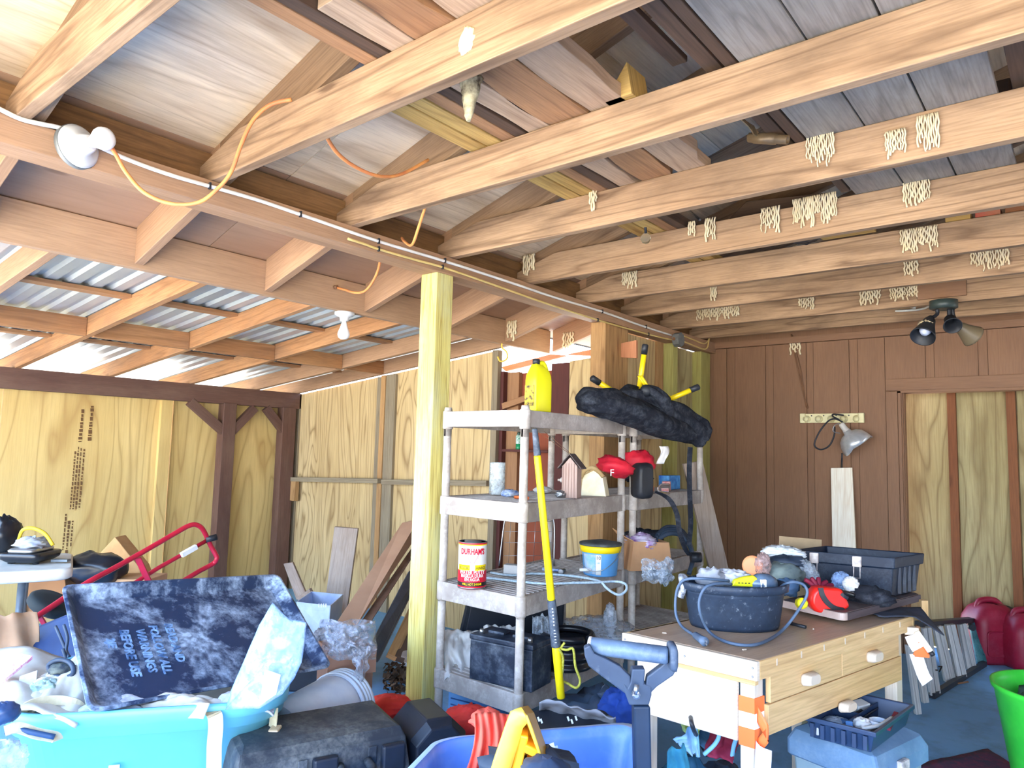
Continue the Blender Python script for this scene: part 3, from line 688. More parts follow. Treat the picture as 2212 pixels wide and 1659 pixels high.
M_lumD = board('dark_lumber', (98, 76, 60), (80, 62, 50), (48, 36, 30), ky=8, rings=5, grain=.35)
plank(-.738, -.557, .7, 3.3, ZT, .022, M_plank, 'grey weathered wide plank above the joists, leftmost of three', 'grey_plank')
plank(-.551, -.378, .7, 3.3, ZT, .022, M_plank, 'grey weathered wide plank above the joists, middle of three', 'grey_plank')
plank(-.372, -.183, .7, 3.3, ZT, .022, M_plank, 'grey weathered wide plank above the joists, nearest the right edge', 'grey_plank')
plank(-.15, .05, .9, 3.6, ZT+.03, .02, M_lumD, 'dark plank above the joists in the top right corner', 'grey_plank')
plank(-.78, -.745, .8, 3.1, ZT, .03, M_lumD, 'dark narrow strip beside the grey planks above the joists', 'wood_strip')
plank(-.85, -.80, .9, 2.9, ZT+.02, .02, M_lumD, 'brown narrow strip of wood behind the bent bracket above joists', 'wood_strip')
plank(-.98, -.93, .8, 1.95, ZT+.1, .02, M_lumD, 'short brown strip lying high above the joists', 'wood_strip')
plank(-1.238, -1.095, .9, 2.56, ZT, .045, M_lumA, 'broad pale old board with ragged edge on the joists', 'plank', .05, 1)
plank(-1.395, -1.245, .9, 2.54, ZT, .04, M_lumB, 'brown bark-edged board beside the pale one on the joists', 'plank', .05, 6)
plank(-1.50, -1.405, 1.0, 2.75, ZT, .035, M_lumA, 'narrow old board on the joists next to the bark-edged one', 'plank', .03, 3)
plank(-1.555, -1.51, .8, 3.3, ZT, .05, M_lumD, 'dark narrow board on the joists, left of the old boards', 'plank')
plank(-1.615, -1.56, .8, 3.6, ZT, .04, M_lumB, 'thin brown board on the joists by the yellow lumber', 'plank')
plank(-1.69, -1.625, 1.3, 4.2, ZT, .035, M_lumY, 'yellow squared timber on the joists beside the hanging rag', 'plank')
plank(-1.775, -1.70, 1.35, 3.9, ZT, .03, M_lumY, 'outermost yellow timber lying on the joists', 'plank')
p = onZ(1335, 172, ZT+.06)
mb = MB(); mb.prism([p+V((-.05, 0, -.06)), p+V((.05, 0, -.06)), p+V((.03, 0, .05))], (0, .12, 0)); mb.build('wood_offcut', M_lumY, bev=.002, label='small pale wedge of wood standing on the old boards overhead', cat='lumber')
p = onY(1415, 500, 3.5)
# hanging rag
a, b = onY(1018, 172, 1.45), onY(1012, 262, 1.45)
M_rag = paint('dirty_rag', (214, 200, 160), (70, 56, 40), rough=.95, scale=22, bump=.6)
mb = MB(); N = 14
mb.loft([[a.lerp(b, i/N)+V((cos(2*pi*j/10)*(.034*(1-i/N)**.7+.006)*(1+.3*NZ.noise(V((i*.7, j*1.3, 0)))), sin(2*pi*j/10)*(.02*(1-i/N)+.006), 0)) for j in range(10)] for i in range(N+1)]); mb.build('rag', M_rag, label='dirty cream rag hanging down between the first two full joists', cat='rag')
# bent metal bracket with tube
p, q = onY(1618, 297, 2.42), onY(1702, 302, 2.42)
t = thing('pipe_bracket', 'tan metal tube on a bent flat bracket resting on the joists', 'pipe', p.lerp(q, .5))
M_tan = paint('tan_metal', (140, 116, 84), (110, 90, 66), rough=.4, bump=.05, metal=.3)
MB().lathe(p, [(.017, 0), (.017, .02), (.02, .02), (.02, (q-p).length*.7), (.016, (q-p).length*.7), (.016, (q-p).length), (.012, (q-p).length), (.012, (q-p).length*.8)], 16, q-p).build('tube', M_tan, t)
MB().strap([onY(1600, 255, 2.3), onY(1622, 275, 2.35), onY(1640, 290, 2.42), onY(1672, 292, 2.42)], .03, .004, (0, 1, .3), smooth=3).build('bracket', M_tan, t)
# brown plastic thing between two joists
M_bplast = paint('brown_plastic', (70, 56, 48), (56, 44, 40), rough=.3, spec=.6, bump=0)
t = thing('plastic_tub', 'glossy dark brown plastic tub lying over the joists at upper right', 'tub', onZ(1900, 380, ZT))
for a, b, r, s in (((1800, 392, 2.62), (1870, 382, 2.62), .05, 1), ((1880, 385, 2.68), (1990, 372, 2.68), .06, 2)):
    pa, pb = onY(*a), onY(*b); pa.z = max(pa.z, ZT+.04); pb.z = max(pb.z, ZT+.04)
    n = 8; MB().loft([[pa.lerp(pb, i/n)+V((0, cos(2*pi*j/12)*r*(.5+.5*sin(pi*min(1, (i+.6)/n*1.1))), sin(2*pi*j/12)*r*(.55+.4*sin(pi*(i+.5)/n)))) for j in range(12)] for i in range(n+1)]).build('body', M_bplast, t)
mb = MB(); p = onY(2080, 350, 2.75); mb.cbox((p.x, 2.8, ZT+.06), (.3, .3, .1)); mb.build('storage_crate', paint('dark_crate', (64, 52, 48), rough=.5), bev=.01, label='dark crate on the joists behind the plastic tub', cat='crate')
for i, (a, b) in enumerate(((2040, 2095), (2105, 2160), (2170, 2230))):
    p, q = onY(a, 466-i*7, 3.76), onY(b, 460-i*7, 3.76)
    MB().pe((p.x, 3.78, ZT), (0, .5, 0), (q.x-p.x, 0, 0), (0, 0, .036)).build('wood_block', (M_lumY, paint('red_stain', (176, 80, 66), (160, 110, 80), rough=.8), M_rstud)[i], bev=.002, label=('tan block end, left of the red one above the joists', 'red stained block end on the joists near the right edge', 'brown block end right of the red one above the joists')[i], cat='lumber')
p, q = onY(1772, 513, 3.7), onY(1888, 497, 3.7)
MB().pe((p.x, 3.66, ZT-.0), (q.x-p.x, 0, 0), (0, .09, 0), (0, 0, .03)).build('wood_strip', M_lumY, bev=.002, label='pale yellow strip of wood lying across a far joist', cat='lumber')
p = onY(1735, 512, 3.7); MB().blob((p.x, 3.72, ZT+.045), (.10, .07, .05), .3, 2, 8).build('work_glove', M_black, label='black glove lying on a far joist beside the yellow strip', cat='glove')
p = onY(1660, 480, 3.5); MB().prism([(-1.5, 3.4, ZT+.0), (-.9, 3.4, ZT+.0), (-.9, 3.4, ZT+.12), (-1.3, 3.4, ZT+.16)], (0, .3, 0)).build('plywood_offcut', M_lumD, bev=.003, label='dark panel leaning over the middle joists', cat='lumber')
# little glass globe on a rod
a, b = onY(1393, 468, 3.05), onY(1395, 515, 3.05)
t = thing('pull_lamp', 'small glass globe hanging on a dark rod below the joists', 'light', b)
MB().tube([a+V((0, 0, .12)), a, b+V((0, 0, .02))], .007, 8).build('rod', M_black, t)
MB().lathe(b-V((0, 0, .028)), [(.0001, 0), (.016, .006), (.026, .024), (.022, .042), (.012, .052)], 16).build('globe', glass('globe_glass', (220, 225, 210), .1), t)
a, b = onY(1480, 448, 3.6), onY(1512, 475, 3.3); MB().tube([a, b], .006, 8).build('metal_rod', M_steel, label='thin bright rod sticking out between two middle joists', cat='rod')

# ================================================================ on the siding wall
YS = 5.745
a, b = onY(1730, 904, YS), onY(1868, 903, YS); W = b.x-a.x; z = (a.z+b.z)/2
t = thing('hook_rack', 'cream plastic five-hook rack screwed to the brown siding', 'rack', ((a.x+b.x)/2, YS, z-.035))
M_cream = paint('cream_plastic', (234, 224, 176), (222, 210, 158), rough=.4, bump=0)
mb = MB(); mb.box(a.x, b.x, YS-.014, YS, z-.036, z+.036); mb.build('back_plate', M_cream, t, bev=.004)
for e in (a.x+.02, b.x-.02): MB().cbox((e, YS-.018, z), (.042, .02, .076)).build('end_block', M_cream, t, bev=.006)
for i in range(5):
    x = a.x+W*(.11+.195*i); MB().lathe((x, YS-.014, z-.006), [(.028, 0), (.028, .006), (.012, .01), (.012, .026), (.02, .03), (.02, .038), (.0001, .042)], 16, (0, -1, 0)).build('peg', M_cream, t)
    MB().cyl((x+.034, YS-.0135, z+.02), (x+.034, YS-.016, z+.02), .005).build('screw', M_black, t)
# clamp lamp
d = dep((onY(1835, 955, YS-.13))); M_alu = paint('aluminium_shade', (224, 226, 230), (196, 200, 206), rough=.32, metal=.55, bump=.02, scale=20)
t = thing('clamp_lamp', 'aluminium clamp lamp hanging by its cord from the cream hook rack', 'lamp', at(1840, 980, d))
tip, rim = at(1824, 938, d+.0), at(1860, 964, d+.02); ax = (at(1849, 968, d-.02)-at(1824, 936, d)).normalized()
R0 = .118; tip = at(1828, 930, d)
def bent(p): return p
mb = MB(); rings = []; q = V((0, 0, 1)).rotation_difference(ax)
for r, zz in ((.026, 0), (.03, .02), (.06, .03), (.09, .055), (.108, .085), (.117, .118), (.112, .118), (.08, .05), (.02, .03)):
    ring = []
    for j in range(32):
        th = 2*pi*j/32; sq = 1.0; rr = r
        v = V((rr*cos(th), rr*sin(th), zz))
        if zz > .07: v.z += .03*max(0, cos(2*(th-.4)))*(zz/.118)
        ring.append(tip+q @ v)
    rings.append(ring)
mb.loft(rings, True, True, False); mb.build('shade', M_alu, t)
MB().lathe(tip-ax*.065, [(.017, 0), (.022, .01), (.022, .05), (.026, .066)], 18, ax).build('socket', paint('socket_grey', (196, 190, 182), rough=.5, bump=0), t)
MB().tube([tip-ax*.04, at(1812, 915, d), at(1802, 920, d), at(1800, 932, d), at(1815, 936, d)], .003, 6, smooth=4).build('spring_clamp', M_steel, t)
MB().tube([at(1820, 912, d), at(1805, 905, d+.05), at(1790, 909, d+.06), at(1772, 930, d+.06), at(1760, 955, d+.06), at(1762, 966, d+.06), at(1775, 971, d+.06), at(1792, 962, d+.06), at(1802, 940, d+.04), at(1803, 922, d+.03)], .006, 8, smooth=5).build('cord', M_black, t)
MB().tube([at(1812, 906, d+.02), at(1800, 900, d+.07), at(1800, 895, d+.08), at(1822, 897, d+.09)], .006, 8, smooth=4).build('cord', M_black, t)
MB().tube([at(1819, 980, d+.05), onY(1818, 1012, YS-.012)], .006, 8).build('cord', M_black, t)
# board leaning on the siding behind the toolbox
M_pine = board('clean_pine', (255, 248, 232), (250, 240, 216), (206, 172, 124), ky=6, rings=5, grain=.25, knots=.5)
a, b = onY(1796, 1011, YS-.006), onY(1842, 1010, YS-.006); c, e = onY(1806, 1200, 5.70), onY(1857, 1200, 5.70)
mb = MB(); mb.prism([a, b, V((b.x+.07, 5.58, .0)), V((a.x+.05, 5.58, .0))], (0, -.02, 0), gdir=(0, 0, 1)); mb.build('pine_board', M_pine, bev=.002, label='clean pale pine board leaning on the siding below the clamp lamp', cat='lumber')
MB().tube([onY(1709, 722, YS), onY(1722, 790, YS), onY(1736, 852, YS), onY(1745, 882, YS)], .006, 6).tube([onY(1712, 725, YS), onY(1730, 800, YS), onY(1741, 880, YS)], .004, 6).build('hanging_wire', M_rust, label='thin brown wires hanging down the siding above the hook rack', cat='wire')
# ================================================================ resin shelving and what is on it
M_resin = paint('dusty_resin', (176, 166, 158), (150, 140, 132), rough=.8, scale=6, dust=(226, 220, 212), dustamt=.55, bump=.1, fine=90)
M_resind = paint('dusty_resin_post', (188, 178, 168), (160, 148, 138), rough=.7, scale=10, dust=(232, 228, 222), dustamt=.6, bump=.08)
DZ = [1.53, 1.122, .722, .318]
def shelving(C0, e1, e2, L, Wd, lab):
    C0, e1, e2 = V((*C0, 0)), V((*e1, 0)), V((*e2, 0))
    t = thing('shelving_unit', lab, 'shelf', C0+e1*L/2+e2*Wd/2)
    def P(a, b, z): return C0+e1*a+e2*b+V((0, 0, z))
    for k, z in enumerate(DZ):
        th = .075 if k == 0 else .085
        mb = MB(); o = .012
        R = [(a, b) for a, b in ((-o, -o), (L+o, -o), (L+o, Wd+o), (-o, Wd+o))]
        # rim as four boards and a thin deck
        mb.prism([P(-o, -o, z-th), P(L+o, -o, z-th), P(L+o, -o, z), P(-o, -o, z)], e2*.02)
        mb.prism([P(-o, Wd+o, z-th), P(L+o, Wd+o, z-th), P(L+o, Wd+o, z), P(-o, Wd+o, z)], -e2*.02)
        mb.prism([P(-o, -o+.02, z-th), P(-o, Wd+o-.02, z-th), P(-o, Wd+o-.02, z), P(-o, -o+.02, z)], e1*.02)
        mb.prism([P(L+o, -o+.02, z-th), P(L+o, Wd+o-.02, z-th), P(L+o, Wd+o-.02, z), P(L+o, -o+.02, z)], -e1*.02)
        mb.prism([P(.008, .008, z-.012), P(L-.008, .008, z-.012), P(L-.008, Wd-.008, z-.012), P(.008, Wd-.008, z-.012)], (0, 0, .006))
        dk = mb.build('shelf_deck', M_resin, t, bev=.004)
        rbm = MB(); n = 26
        for i in range(n):
            a = .03+(L-.06)*i/(n-1); rbm.pe(P(a-.008, .02, z-.007), e2*(Wd-.04), e1*.016, (0, 0, .006))
        rbm.build('deck_ribs', M_resin, dk, kind='stuff')
    r = .0195
    for a, b in ((.005, .005), (L-.005, .005), (L-.005, Wd-.005), (.005, Wd-.005)):
        mb = MB()
        for z0, z1 in ((1.4, 1.55), (1.03, 1.46), (.62, 1.045), (.22, .645), (.0, .24)):
            top = z1 >= 1.5
            mb.lathe(P(a, b, z0), [(r*.9, 0), (r, .01), (r, z1-z0-.012), (r*.9, z1-z0)], 14)
        for z in DZ: mb.lathe(P(a, b, z-.085), [(r*1.25, 0), (r*1.3, .01), (r*1.3, .08), (r*1.2, .088)], 14)
        mb.build('shelf_post', M_resind, t)
    return t, P
U1, P1 = shelving((-1.935, 2.455), (-.078, .997), (-.999, .03), .975, .50, 'dusty beige resin shelving unit nearest the yellow post, with the putty can')
U2, P2 = shelving((-1.985, 3.50), (-.03, .9995), (-.9995, .0), .94, .47, 'dusty beige resin shelving unit behind the first, under the black folded chair')

M_yel = paint('yellow_jug', (246, 240, 30), rough=.35, spec=.5, bump=0)
# yellow oil jug on the top deck
b = P1(.245, .10, 1.53)
t = thing('oil_jug', 'tall bright yellow plastic jug standing on top of the nearer shelf', 'jug', b)
ra = atan2(b.y, b.x)+pi   # facing the camera
ux = V((cos(ra-.75), sin(ra-.75), 0)); uy = V((-ux.y, ux.x, 0))
def rr(w, d, z, off=0, n=4): return [b+ux*(x+off)+uy*y+V((0, 0, z)) for x, y in rrect(w, d, min(w, d)*.22, n)]
mb = MB(); mb.loft([rr(.118, .074, .001), rr(.122, .078, .012), rr(.122, .078, .15), rr(.116, .074, .18), rr(.094, .06, .208, .0), rr(.06, .04, .226, .012), rr(.034, .034, .232, .02), rr(.03, .03, .236, .02)]); mb.build('body', M_yel, t)
mb = MB(); mb.tube([b+ux*(-.048)+V((0, 0, .16)), b+ux*(-.05)+V((0, 0, .205)), b+ux*(-.03)+V((0, 0, .24)), b+ux*(-.005)+V((0, 0, .238)), b+ux*.0+V((0, 0, .22))], .014, 8, smooth=4); mb.build('handle', M_yel, t)
MB().lathe(b+ux*.02+V((0, 0, .234)), [(.018, 0), (.018, .022), (.016, .024)], 14).build('cap', M_black, t)
mb = MB(); mb.pe(b+ux*.062-uy*.03+V((0, 0, .03)), (0, 0, .1), uy*.06, ux*.001); mb.build('label', paint('jug_label', (60, 50, 40), (230, 200, 60), rough=.5, scale=60), t)

# black canvas chair bag with yellow tubes across both top decks
M_canvas = paint('black_canvas', (44, 46, 54), (32, 34, 42), rough=.95, spec=.1, scale=9, dust=(120, 126, 136), dustamt=.35, bump=.15, fine=70)
t = thing('folding_chair', 'folded black canvas chair with yellow legs lying over both shelf tops', 'chair', P2(.1, .2, 1.54))
def sac(pp, seed, flat=.75, n=28, fold=.24):
    P = crv([at(x, y, d) for x, y, d, r in pp], 6); rad = []
    for i in range(len(pp)-1):
        for j in range(6): rad.append(pp[i][3]+(pp[i+1][3]-pp[i][3])*j/6)
    rad.append(pp[-1][3]); rings = []; N = len(P)
    for i, p in enumerate(P):
        ax = (P[min(i+1, N-1)]-P[max(i-1, 0)]).normalized(); w = ax.cross(V((0, 0, 1))).normalized(); u = w.cross(ax)
        r = rad[i]*dep(p)/FPX; ring = []
        for j in range(n):
            th = 2*pi*j/n; k = 1+fold*NZ.noise(V((cos(th)*2.2, sin(th)*2.2+seed, i*.22)))+fold*.7*NZ.noise(V((cos(th)*4+seed, sin(th)*4, i*.1)))+.06*sin(3*th+i*.4)
            ring.append(p+w*(r*cos(th)*k)+u*(r*flat*sin(th)*k))
        rings.append(ring)
    return MB().loft(rings)
sac([(1252, 872, 3.50, 14), (1268, 866, 3.52, 36), (1310, 872, 3.6, 42), (1370, 892, 3.72, 42), (1430, 918, 3.86, 36), (1480, 938, 3.98, 24), (1500, 945, 4.02, 8)], 2).build('seat_fabric', M_canvas, t)
sac([(1335, 856, 3.78, 12), (1355, 862, 3.8, 30), (1400, 880, 3.88, 34), (1450, 904, 3.98, 36), (1490, 925, 4.06, 34), (1515, 940, 4.1, 26), (1524, 946, 4.12, 8)], 7, 1.0).build('back_fabric', M_canvas, t)
sac([(1395, 838, 3.8, 8), (1412, 848, 3.8, 16), (1432, 870, 3.82, 18), (1442, 896, 3.86, 14), (1446, 905, 3.86, 5)], 11, .9).build('fabric_flap', M_canvas, t)
M_ytube = paint('yellow_tube', (248, 214, 20), rough=.35, spec=.5, bump=0)
for p, q, in (((1393, 752, 3.86), (1377, 868, 3.9)), ((1284, 820, 3.72), (1350, 862, 3.78)), ((1503, 838, 3.95), (1438, 866, 3.95))):
    a, c = at(*p), at(*q); lg = MB().cyl(a, c, .0145, n=14).build('leg', M_ytube, t)
    ax = (a-c).normalized(); MB().lathe(a-ax*.004, [(.017, -.03), (.018, .02), (.012, .026)], 14, ax).build('end_cap', M_black, lg)
mb = MB()
for p, q in (((1379, 812), (1400, 842)), ((1385, 812), (1410, 850)), ((1330, 848), (1392, 838)), ((1370, 846), (1392, 842)), ((1420, 843), (1448, 858)), ((1398, 850), (1416, 872)), ((1404, 846), (1424, 876))): mb.tube([at(*p, 3.83), at(*q, 3.85)], .007, 8)
mb.build('strut', M_ytube, t)
MB().lathe(at(1396, 844, 3.80), [(.03, 0), (.034, .02), (.02, .03), (.0001, .032)], 12, -ray(1396, 844)).build('hub', M_black, t)
MB().strap([at(1491, 966, 4.03), at(1489, 1010, 4.0), at(1490, 1070, 4.0), at(1492, 1130, 4.0), at(1488, 1178, 4.02)], .028, .003, RT, smooth=4).build('strap', M_canvas, t)
MB().sheet(lambda u, v: at(1424+v*18+sin(u*5)*3-u*4, 964+u*38, 3.93)+V((0, .012*sin(v*7+u*3), 0)), 10, 6).build('white_tag', paint('white_cloth', (236, 232, 226), (206, 200, 196), rough=.9), t, solid=.002)

# ---- second deck (z 1.122)
z = DZ[1]
b = onZ(1073, 1070, z); r = .040
t = MB().lathe(b, [(.0001, .004), (r*.92, .004), (r, .012), (r, .15), (r*1.02, .156), (r*1.02, .165), (r*.95, .165), (r*.93, .15), (r*.93, .02), (.0001, .018)], 28).build('glass_vase', clear('vase_glass', (226, 236, 238), .3, .06, .3), label='clear cylindrical glass vase on the second deck of the near shelf', cat='vase')
M_paper = paint('paper', (240, 238, 234), (222, 220, 222), rough=.85)
M_bluep = paint('blue_print', (86, 120, 180), (210, 220, 236), rough=.7, scale=40)
for i, (px, py, dx, mt, lab) in enumerate(((1112, 1074, .03, M_bluep, 'blue and white printed packet beside the glass vase'), (1182, 1066, .035, M_paper, 'crumpled white paper between shelf post and wooden birdhouse'), (1222, 1076, .02, M_steel, 'small chrome fitting lying in front of the wooden birdhouse'))):
    b = onZ(px, py, z); b.x -= .03
    MB().blob(b+V((0, 0, .016)), (dx*1.3, dx*1.6, .02), .5, 4, i+2, sharp=True, flatb=.014).build(('packet', 'crumpled_paper', 'chrome_fitting')[i], mt, label=lab, cat=('packet', 'paper', 'hardware')[i])
b = onZ(1140, 1081, z); MB().tube([b+V((-.10, .03, .008)), b+V((-.03, .01, .01)), b+V((0, .0, .01))], .008, 8).build('orange_pen', paint('orange_plastic', (240, 120, 60), rough=.4), label='orange handled tool lying at the shelf edge by the corner post', cat='tool')
# wooden birdhouse with shingled roof
b = onZ(1238, 1078, z); b += V((-.05, .04, 0)); k = dep(b)/FPX
M_bh = board('birdhouse_wood', (196, 172, 160), (170, 140, 128), (120, 88, 80), ky=14, rings=6, grain=.3)
t = thing('birdhouse', 'weathered wooden birdhouse with peaked roof on the second deck', 'birdhouse', b)
fx = V((RT.x, RT.y, 0)).normalized(); fy = V((FW.x, FW.y, 0)).normalized()
fx, fy = (fx*.94-fy*.34), (fy*.94+fx*.34)
w, hh, hp = 34*k, 68*k, 88*k
MB().prism([b-fx*w/2, b+fx*w/2, b+fx*w/2+V((0, 0, hh)), b+V((0, 0, hp)), b-fx*w/2+V((0, 0, hh))], fy*.085, gdir=(0, 0, 1)).build('house_body', M_bh, t, bev=.002)
sl_ = MB()
for i in range(6):
    xx = -w/2+.003+i*(w-.006)/5; sl_.pe(b+fx*(xx-.0022)-fy*.004, (0, 0, hh*1.02+(.012 if abs(i-2.5) < 2 else 0)), fx*.0045, fy*.004)
sl_.build('front_slats', M_bh, t)
M_shing = paint('dark_shingle', (104, 92, 88), (78, 70, 70), rough=.9, scale=30, bump=.3)
for s in (-1, 1):
    top = b+V((0, 0, hp+.008)); low = b+fx*s*(w/2+.02)+V((0, 0, hh-.012)); dv = (low-top)
    mb = MB()
    for i in range(4): mb.pe(top+dv*(i/4.)-fy*.012+V((0, 0, .004-.001*i)), fy*.11, dv*.27, V((0, 0, .006)))
    mb.build('roof_side', M_shing, t)
MB().lathe(b-fx*(w/2)+fy*.03+V((0, 0, hh*.55)), [(.012, 0), (.014, .012), (.006, .02), (.006, .03)], 12, -fx).build('perch', M_resind, t)
MB().tube([b+V((0, 0, hp+.01))+fy*.03, P1(.35, .18, 1.45)], .0012, 5).tube([b+V((0, 0, hp+.01))+fy*.05, P1(.42, .18, 1.45)], .0012, 5).build('hanging_wire', M_rust, t)
# cream painted birdhouse
b = onZ(1292, 1074, z)+V((-.07, .05, 0)); k = dep(b)/FPX; w = 50*k
M_bc = paint('cream_paint', (250, 244, 214), (236, 224, 182), rough=.6, scale=14)
t = thing('birdhouse', 'cream painted little birdhouse with tan roof right of the wooden one', 'birdhouse', b)
MB().prism([b-fx*w/2, b+fx*w*.62, b+fx*w*.45+V((0, 0, 44*k)), b+fx*w*.05+V((0, 0, 56*k)), b-fx*w*.42+V((0, 0, 44*k))], fy*.09).build('house_body', M_bc, t, bev=.003)
MB().tube([b+fx*w*(-.5)-fy*.005+V((0, 0, 38*k)), b+fx*w*(-.3)-fy*.005+V((0, 0, 55*k)), b+fx*w*.05-fy*.005+V((0, 0, 61*k)), b+fx*w*.32-fy*.005+V((0, 0, 52*k)), b+fx*w*.5-fy*.005+V((0, 0, 42*k))], .011, 8, smooth=4).build('roof_edge', paint('tan_roof', (196, 170, 122), (168, 140, 92), rough=.8), t)
MB().prism([b-fx*w/2+V((0, 0, 40*k)), b+fx*w*.05+V((0, 0, 60*k)), b+fx*w*.5+V((0, 0, 42*k)), b+fx*w*.05+V((0, 0, 54*k))], fy*.1).build('roof', bpy.data.materials['tan_roof'], t)
# red bag
M_red = paint('red_nylon', (224, 40, 58), (190, 24, 48), rough=.6, scale=10, bump=.15, fine=40)
b = at(1345, 1012, 3.85)
t = thing('drawstring_bag', 'bright red nylon bag slumped behind the shelf posts', 'bag', at(1345, 1050, 3.85))
MB().blob(at(1330, 1008, 3.72), (.10, .08, .052), .3, 2.5, 3, R=rot('Z', 40)@rot('Y', 14)).build('bag_body', M_red, t)
MB().blob(at(1378, 1000, 3.92), (.09, .06, .072), .28, 2.5, 5, R=rot('Z', 40)).build('bag_flap', M_red, t)
mb = MB(); M = frame(at(1322, 1022, 3.62), RT, UP); mb.text('F', .05, M); mb.build('letter_print', M_paper, t)
b = P2(.08, .1, z); 
mb = MB(); c = at(1388, 1038, 3.86); q = frame(c, (RT+FW*.5), UP).to_3x3()
mb.loft([[c+q @ V((x, y, zz)) for x, y in rrect(w_, h_, .03, 4)] for w_, h_, zz in ((.07, .14, -.05), (.1, .19, -.04), (.105, .195, 0), (.1, .19, .03), (.07, .15, .045))]); mb.build('camera_case', M_black, label='black zippered soft case standing on the second deck of the rear shelf', cat='case')
MB().strap([at(1415, 1062, 3.82), at(1445, 1078, 3.8), at(1462, 1110, 3.78), at(1468, 1150, 3.8), at(1480, 1185, 3.85), at(1490, 1200, 3.9)], .026, .003, RT-UP*.3, smooth=4).build('case_strap', M_canvas, label='black strap hanging down from the rear shelf in front of the tan box', cat='strap')
b = onZ(1418, 1070, z)+V((-.1, .12, .03)); e = b+V((.1, .02, 0))
MB().lathe(b-V((.06, .03, 0)), [(.03, 0), (.034, .01), (.034, .05), (.02, .075), (.014, .085)], 18, (1, .5, 0)).build('orange_bottle', paint('orange_bottle', (236, 124, 70), rough=.3), label='orange plastic bottle lying beside the black case', cat='bottle')
t = MB().lathe(b+V((.04, .03, .0)), [(.012, -.01), (.03, .01), (.032, .05), (.028, .06), (.0001, .06)], 18, (1, .5, 0)).build('clear_bottle', glass('clear_plastic', (240, 230, 230), .1), label='clear plastic bottle lying right of the orange bottle', cat='bottle')
b = P2(.62, .05, z); MB().cbox(b+V((-.03, -.03, .03)), (.05, .04, .06), rot('Z', 20)).build('red_box', paint('red_box', (220, 66, 66), (240, 200, 190), rough=.5, scale=40), bev=.004, label='small red box in front of the blue one on the rear shelf', cat='box')
b = P2(.78, .1, z); MB().cbox(b+V((-.05, .0, .047)), (.07, .2, .09), rot('Z', 5)).build('blue_box', paint('blue_box', (30, 100, 190), (90, 170, 230), rough=.5, scale=25), bev=.003, label='blue printed box at the right end of the rear shelf', cat='box')
b = P2(.55, .25, z); MB().blob(b+V((0, 0, .07)), (.05, .14, .025), .5, 4, 12).build('work_glove', M_canvas, label='dark glove lying over the bottles on the rear shelf', cat='glove')
# spray can on the door shelf
b = V((onY(1121, 972, 3.985).x, 3.985, SHELFD)); k = dep(b)/FPX
t = thing('spray_can', 'green and white spray can on the little shelf of the brown door', 'can', b)
MB().lathe(b, [(.022, 0), (.024, .004), (.024, .04)], 18).build('can_base', paint('can_green', (30, 140, 90), rough=.35), t)
MB().lathe(b+V((0, 0, .04)), [(.024, 0), (.024, .055), (.017, .066)], 18, cap0=False).build('can_label', paint('can_label', (236, 240, 238), (60, 150, 110), rough=.4, scale=70), t)
MB().lathe(b+V((0, 0, .1)), [(.016, 0), (.016, .02), (.012, .024)], 16).build('cap', paint('can_cap', (40, 70, 60), rough=.4), t)

# ---- third deck (z .722): the putty can
z = DZ[2]
b = onZ(1019, 1268, z); k = dep(b)/FPX; r = 31*k; H = 98*k
t = thing('putty_can', 'red, white and yellow lettered putty can on the third deck', 'can', b)
a0 = atan2(-b.y, -b.x)
M_cw = flat('can_white', (226, 224, 218), .4); M_cr = flat('can_red', (206, 16, 46), .35); M_cy = flat('can_yellow', (250, 216, 20), .35); M_ck = flat('can_black', (30, 24, 24), .4); M_cg = flat('can_tin', (150, 152, 156), .35, .8)
def seg(z0, z1, rr=r): return MB().lathe(b+V((0, 0, z0*H)), [(rr, 0), (rr, (z1-z0)*H)], 40, cap0=False, cap1=False)
seg(0, .065).build('red_band', M_cr, t); seg(.065, .15).build('black_band', M_ck, t); seg(.15, .40).build('red_field', M_cr, t)
seg(.40, .93).build('white_field', M_cw, t); seg(.93, .955).build('yellow_line', M_cy, t); seg(.955, .985).build('red_rim', M_cr, t)
MB().lathe(b+V((0, 0, H*.985)), [(r*1.01, 0), (r*1.02, H*.012), (r*.95, H*.014), (r*.95, 0), (r*.6, 0), (r*.6, H*.03), (.0001, H*.03)], 32).build('lid', M_cg, t)
MB().lathe(b, [(.0001, .001), (r*1.015, .001), (r*1.015, .006), (r, .008)], 32).build('bottom_rim', M_cg, t)
def wrap(mb, txt, size, zz, ang=0, sx=1, bold=0):
    mb.text(txt, size, None, fn=lambda p: b+V((cos(a0+ang+p.x/r)*(r+.0012+p.z), sin(a0+ang+p.x/r)*(r+.0012+p.z), zz*H+p.y)), sx=sx, bold=bold, depth=.0006); return mb
wrap(MB(), "DURHAM'S", .036, .80, 0, .66, .0012).build('lettering', M_cr, t)
for s in (-1, 1):
    mb = MB(); mb.sheet(lambda u, v: b+V((cos(a0+s*(.18+u*.95))*(r+.0008), sin(a0+s*(.18+u*.95))*(r+.0008), (.39+.13*v)*H)), 10, 1); mb.build('yellow_plate', M_cy, t, recalc=True, solid=.0008)
wrap(MB(), 'ROCK', .017, .455, -.62, 1.1).build('lettering', M_ck, t); wrap(MB(), 'HARD', .017, .455, .62, 1.1).build('lettering', M_ck, t)
wrap(MB(), 'WATER PUTTY', .024, .36, 0, .78, .0004).build('lettering', M_cw, t)
wrap(MB(), 'MASILLA DURA', .020, .285, 0, .8, .0003).build('lettering', M_cw, t); wrap(MB(), 'EN AGUA', .020, .21, 0, .8, .0003).build('lettering', M_cw, t)
wrap(MB(), 'WILL NOT SHRINK', .014, .11, 0, .78).build('lettering', M_cy, t)
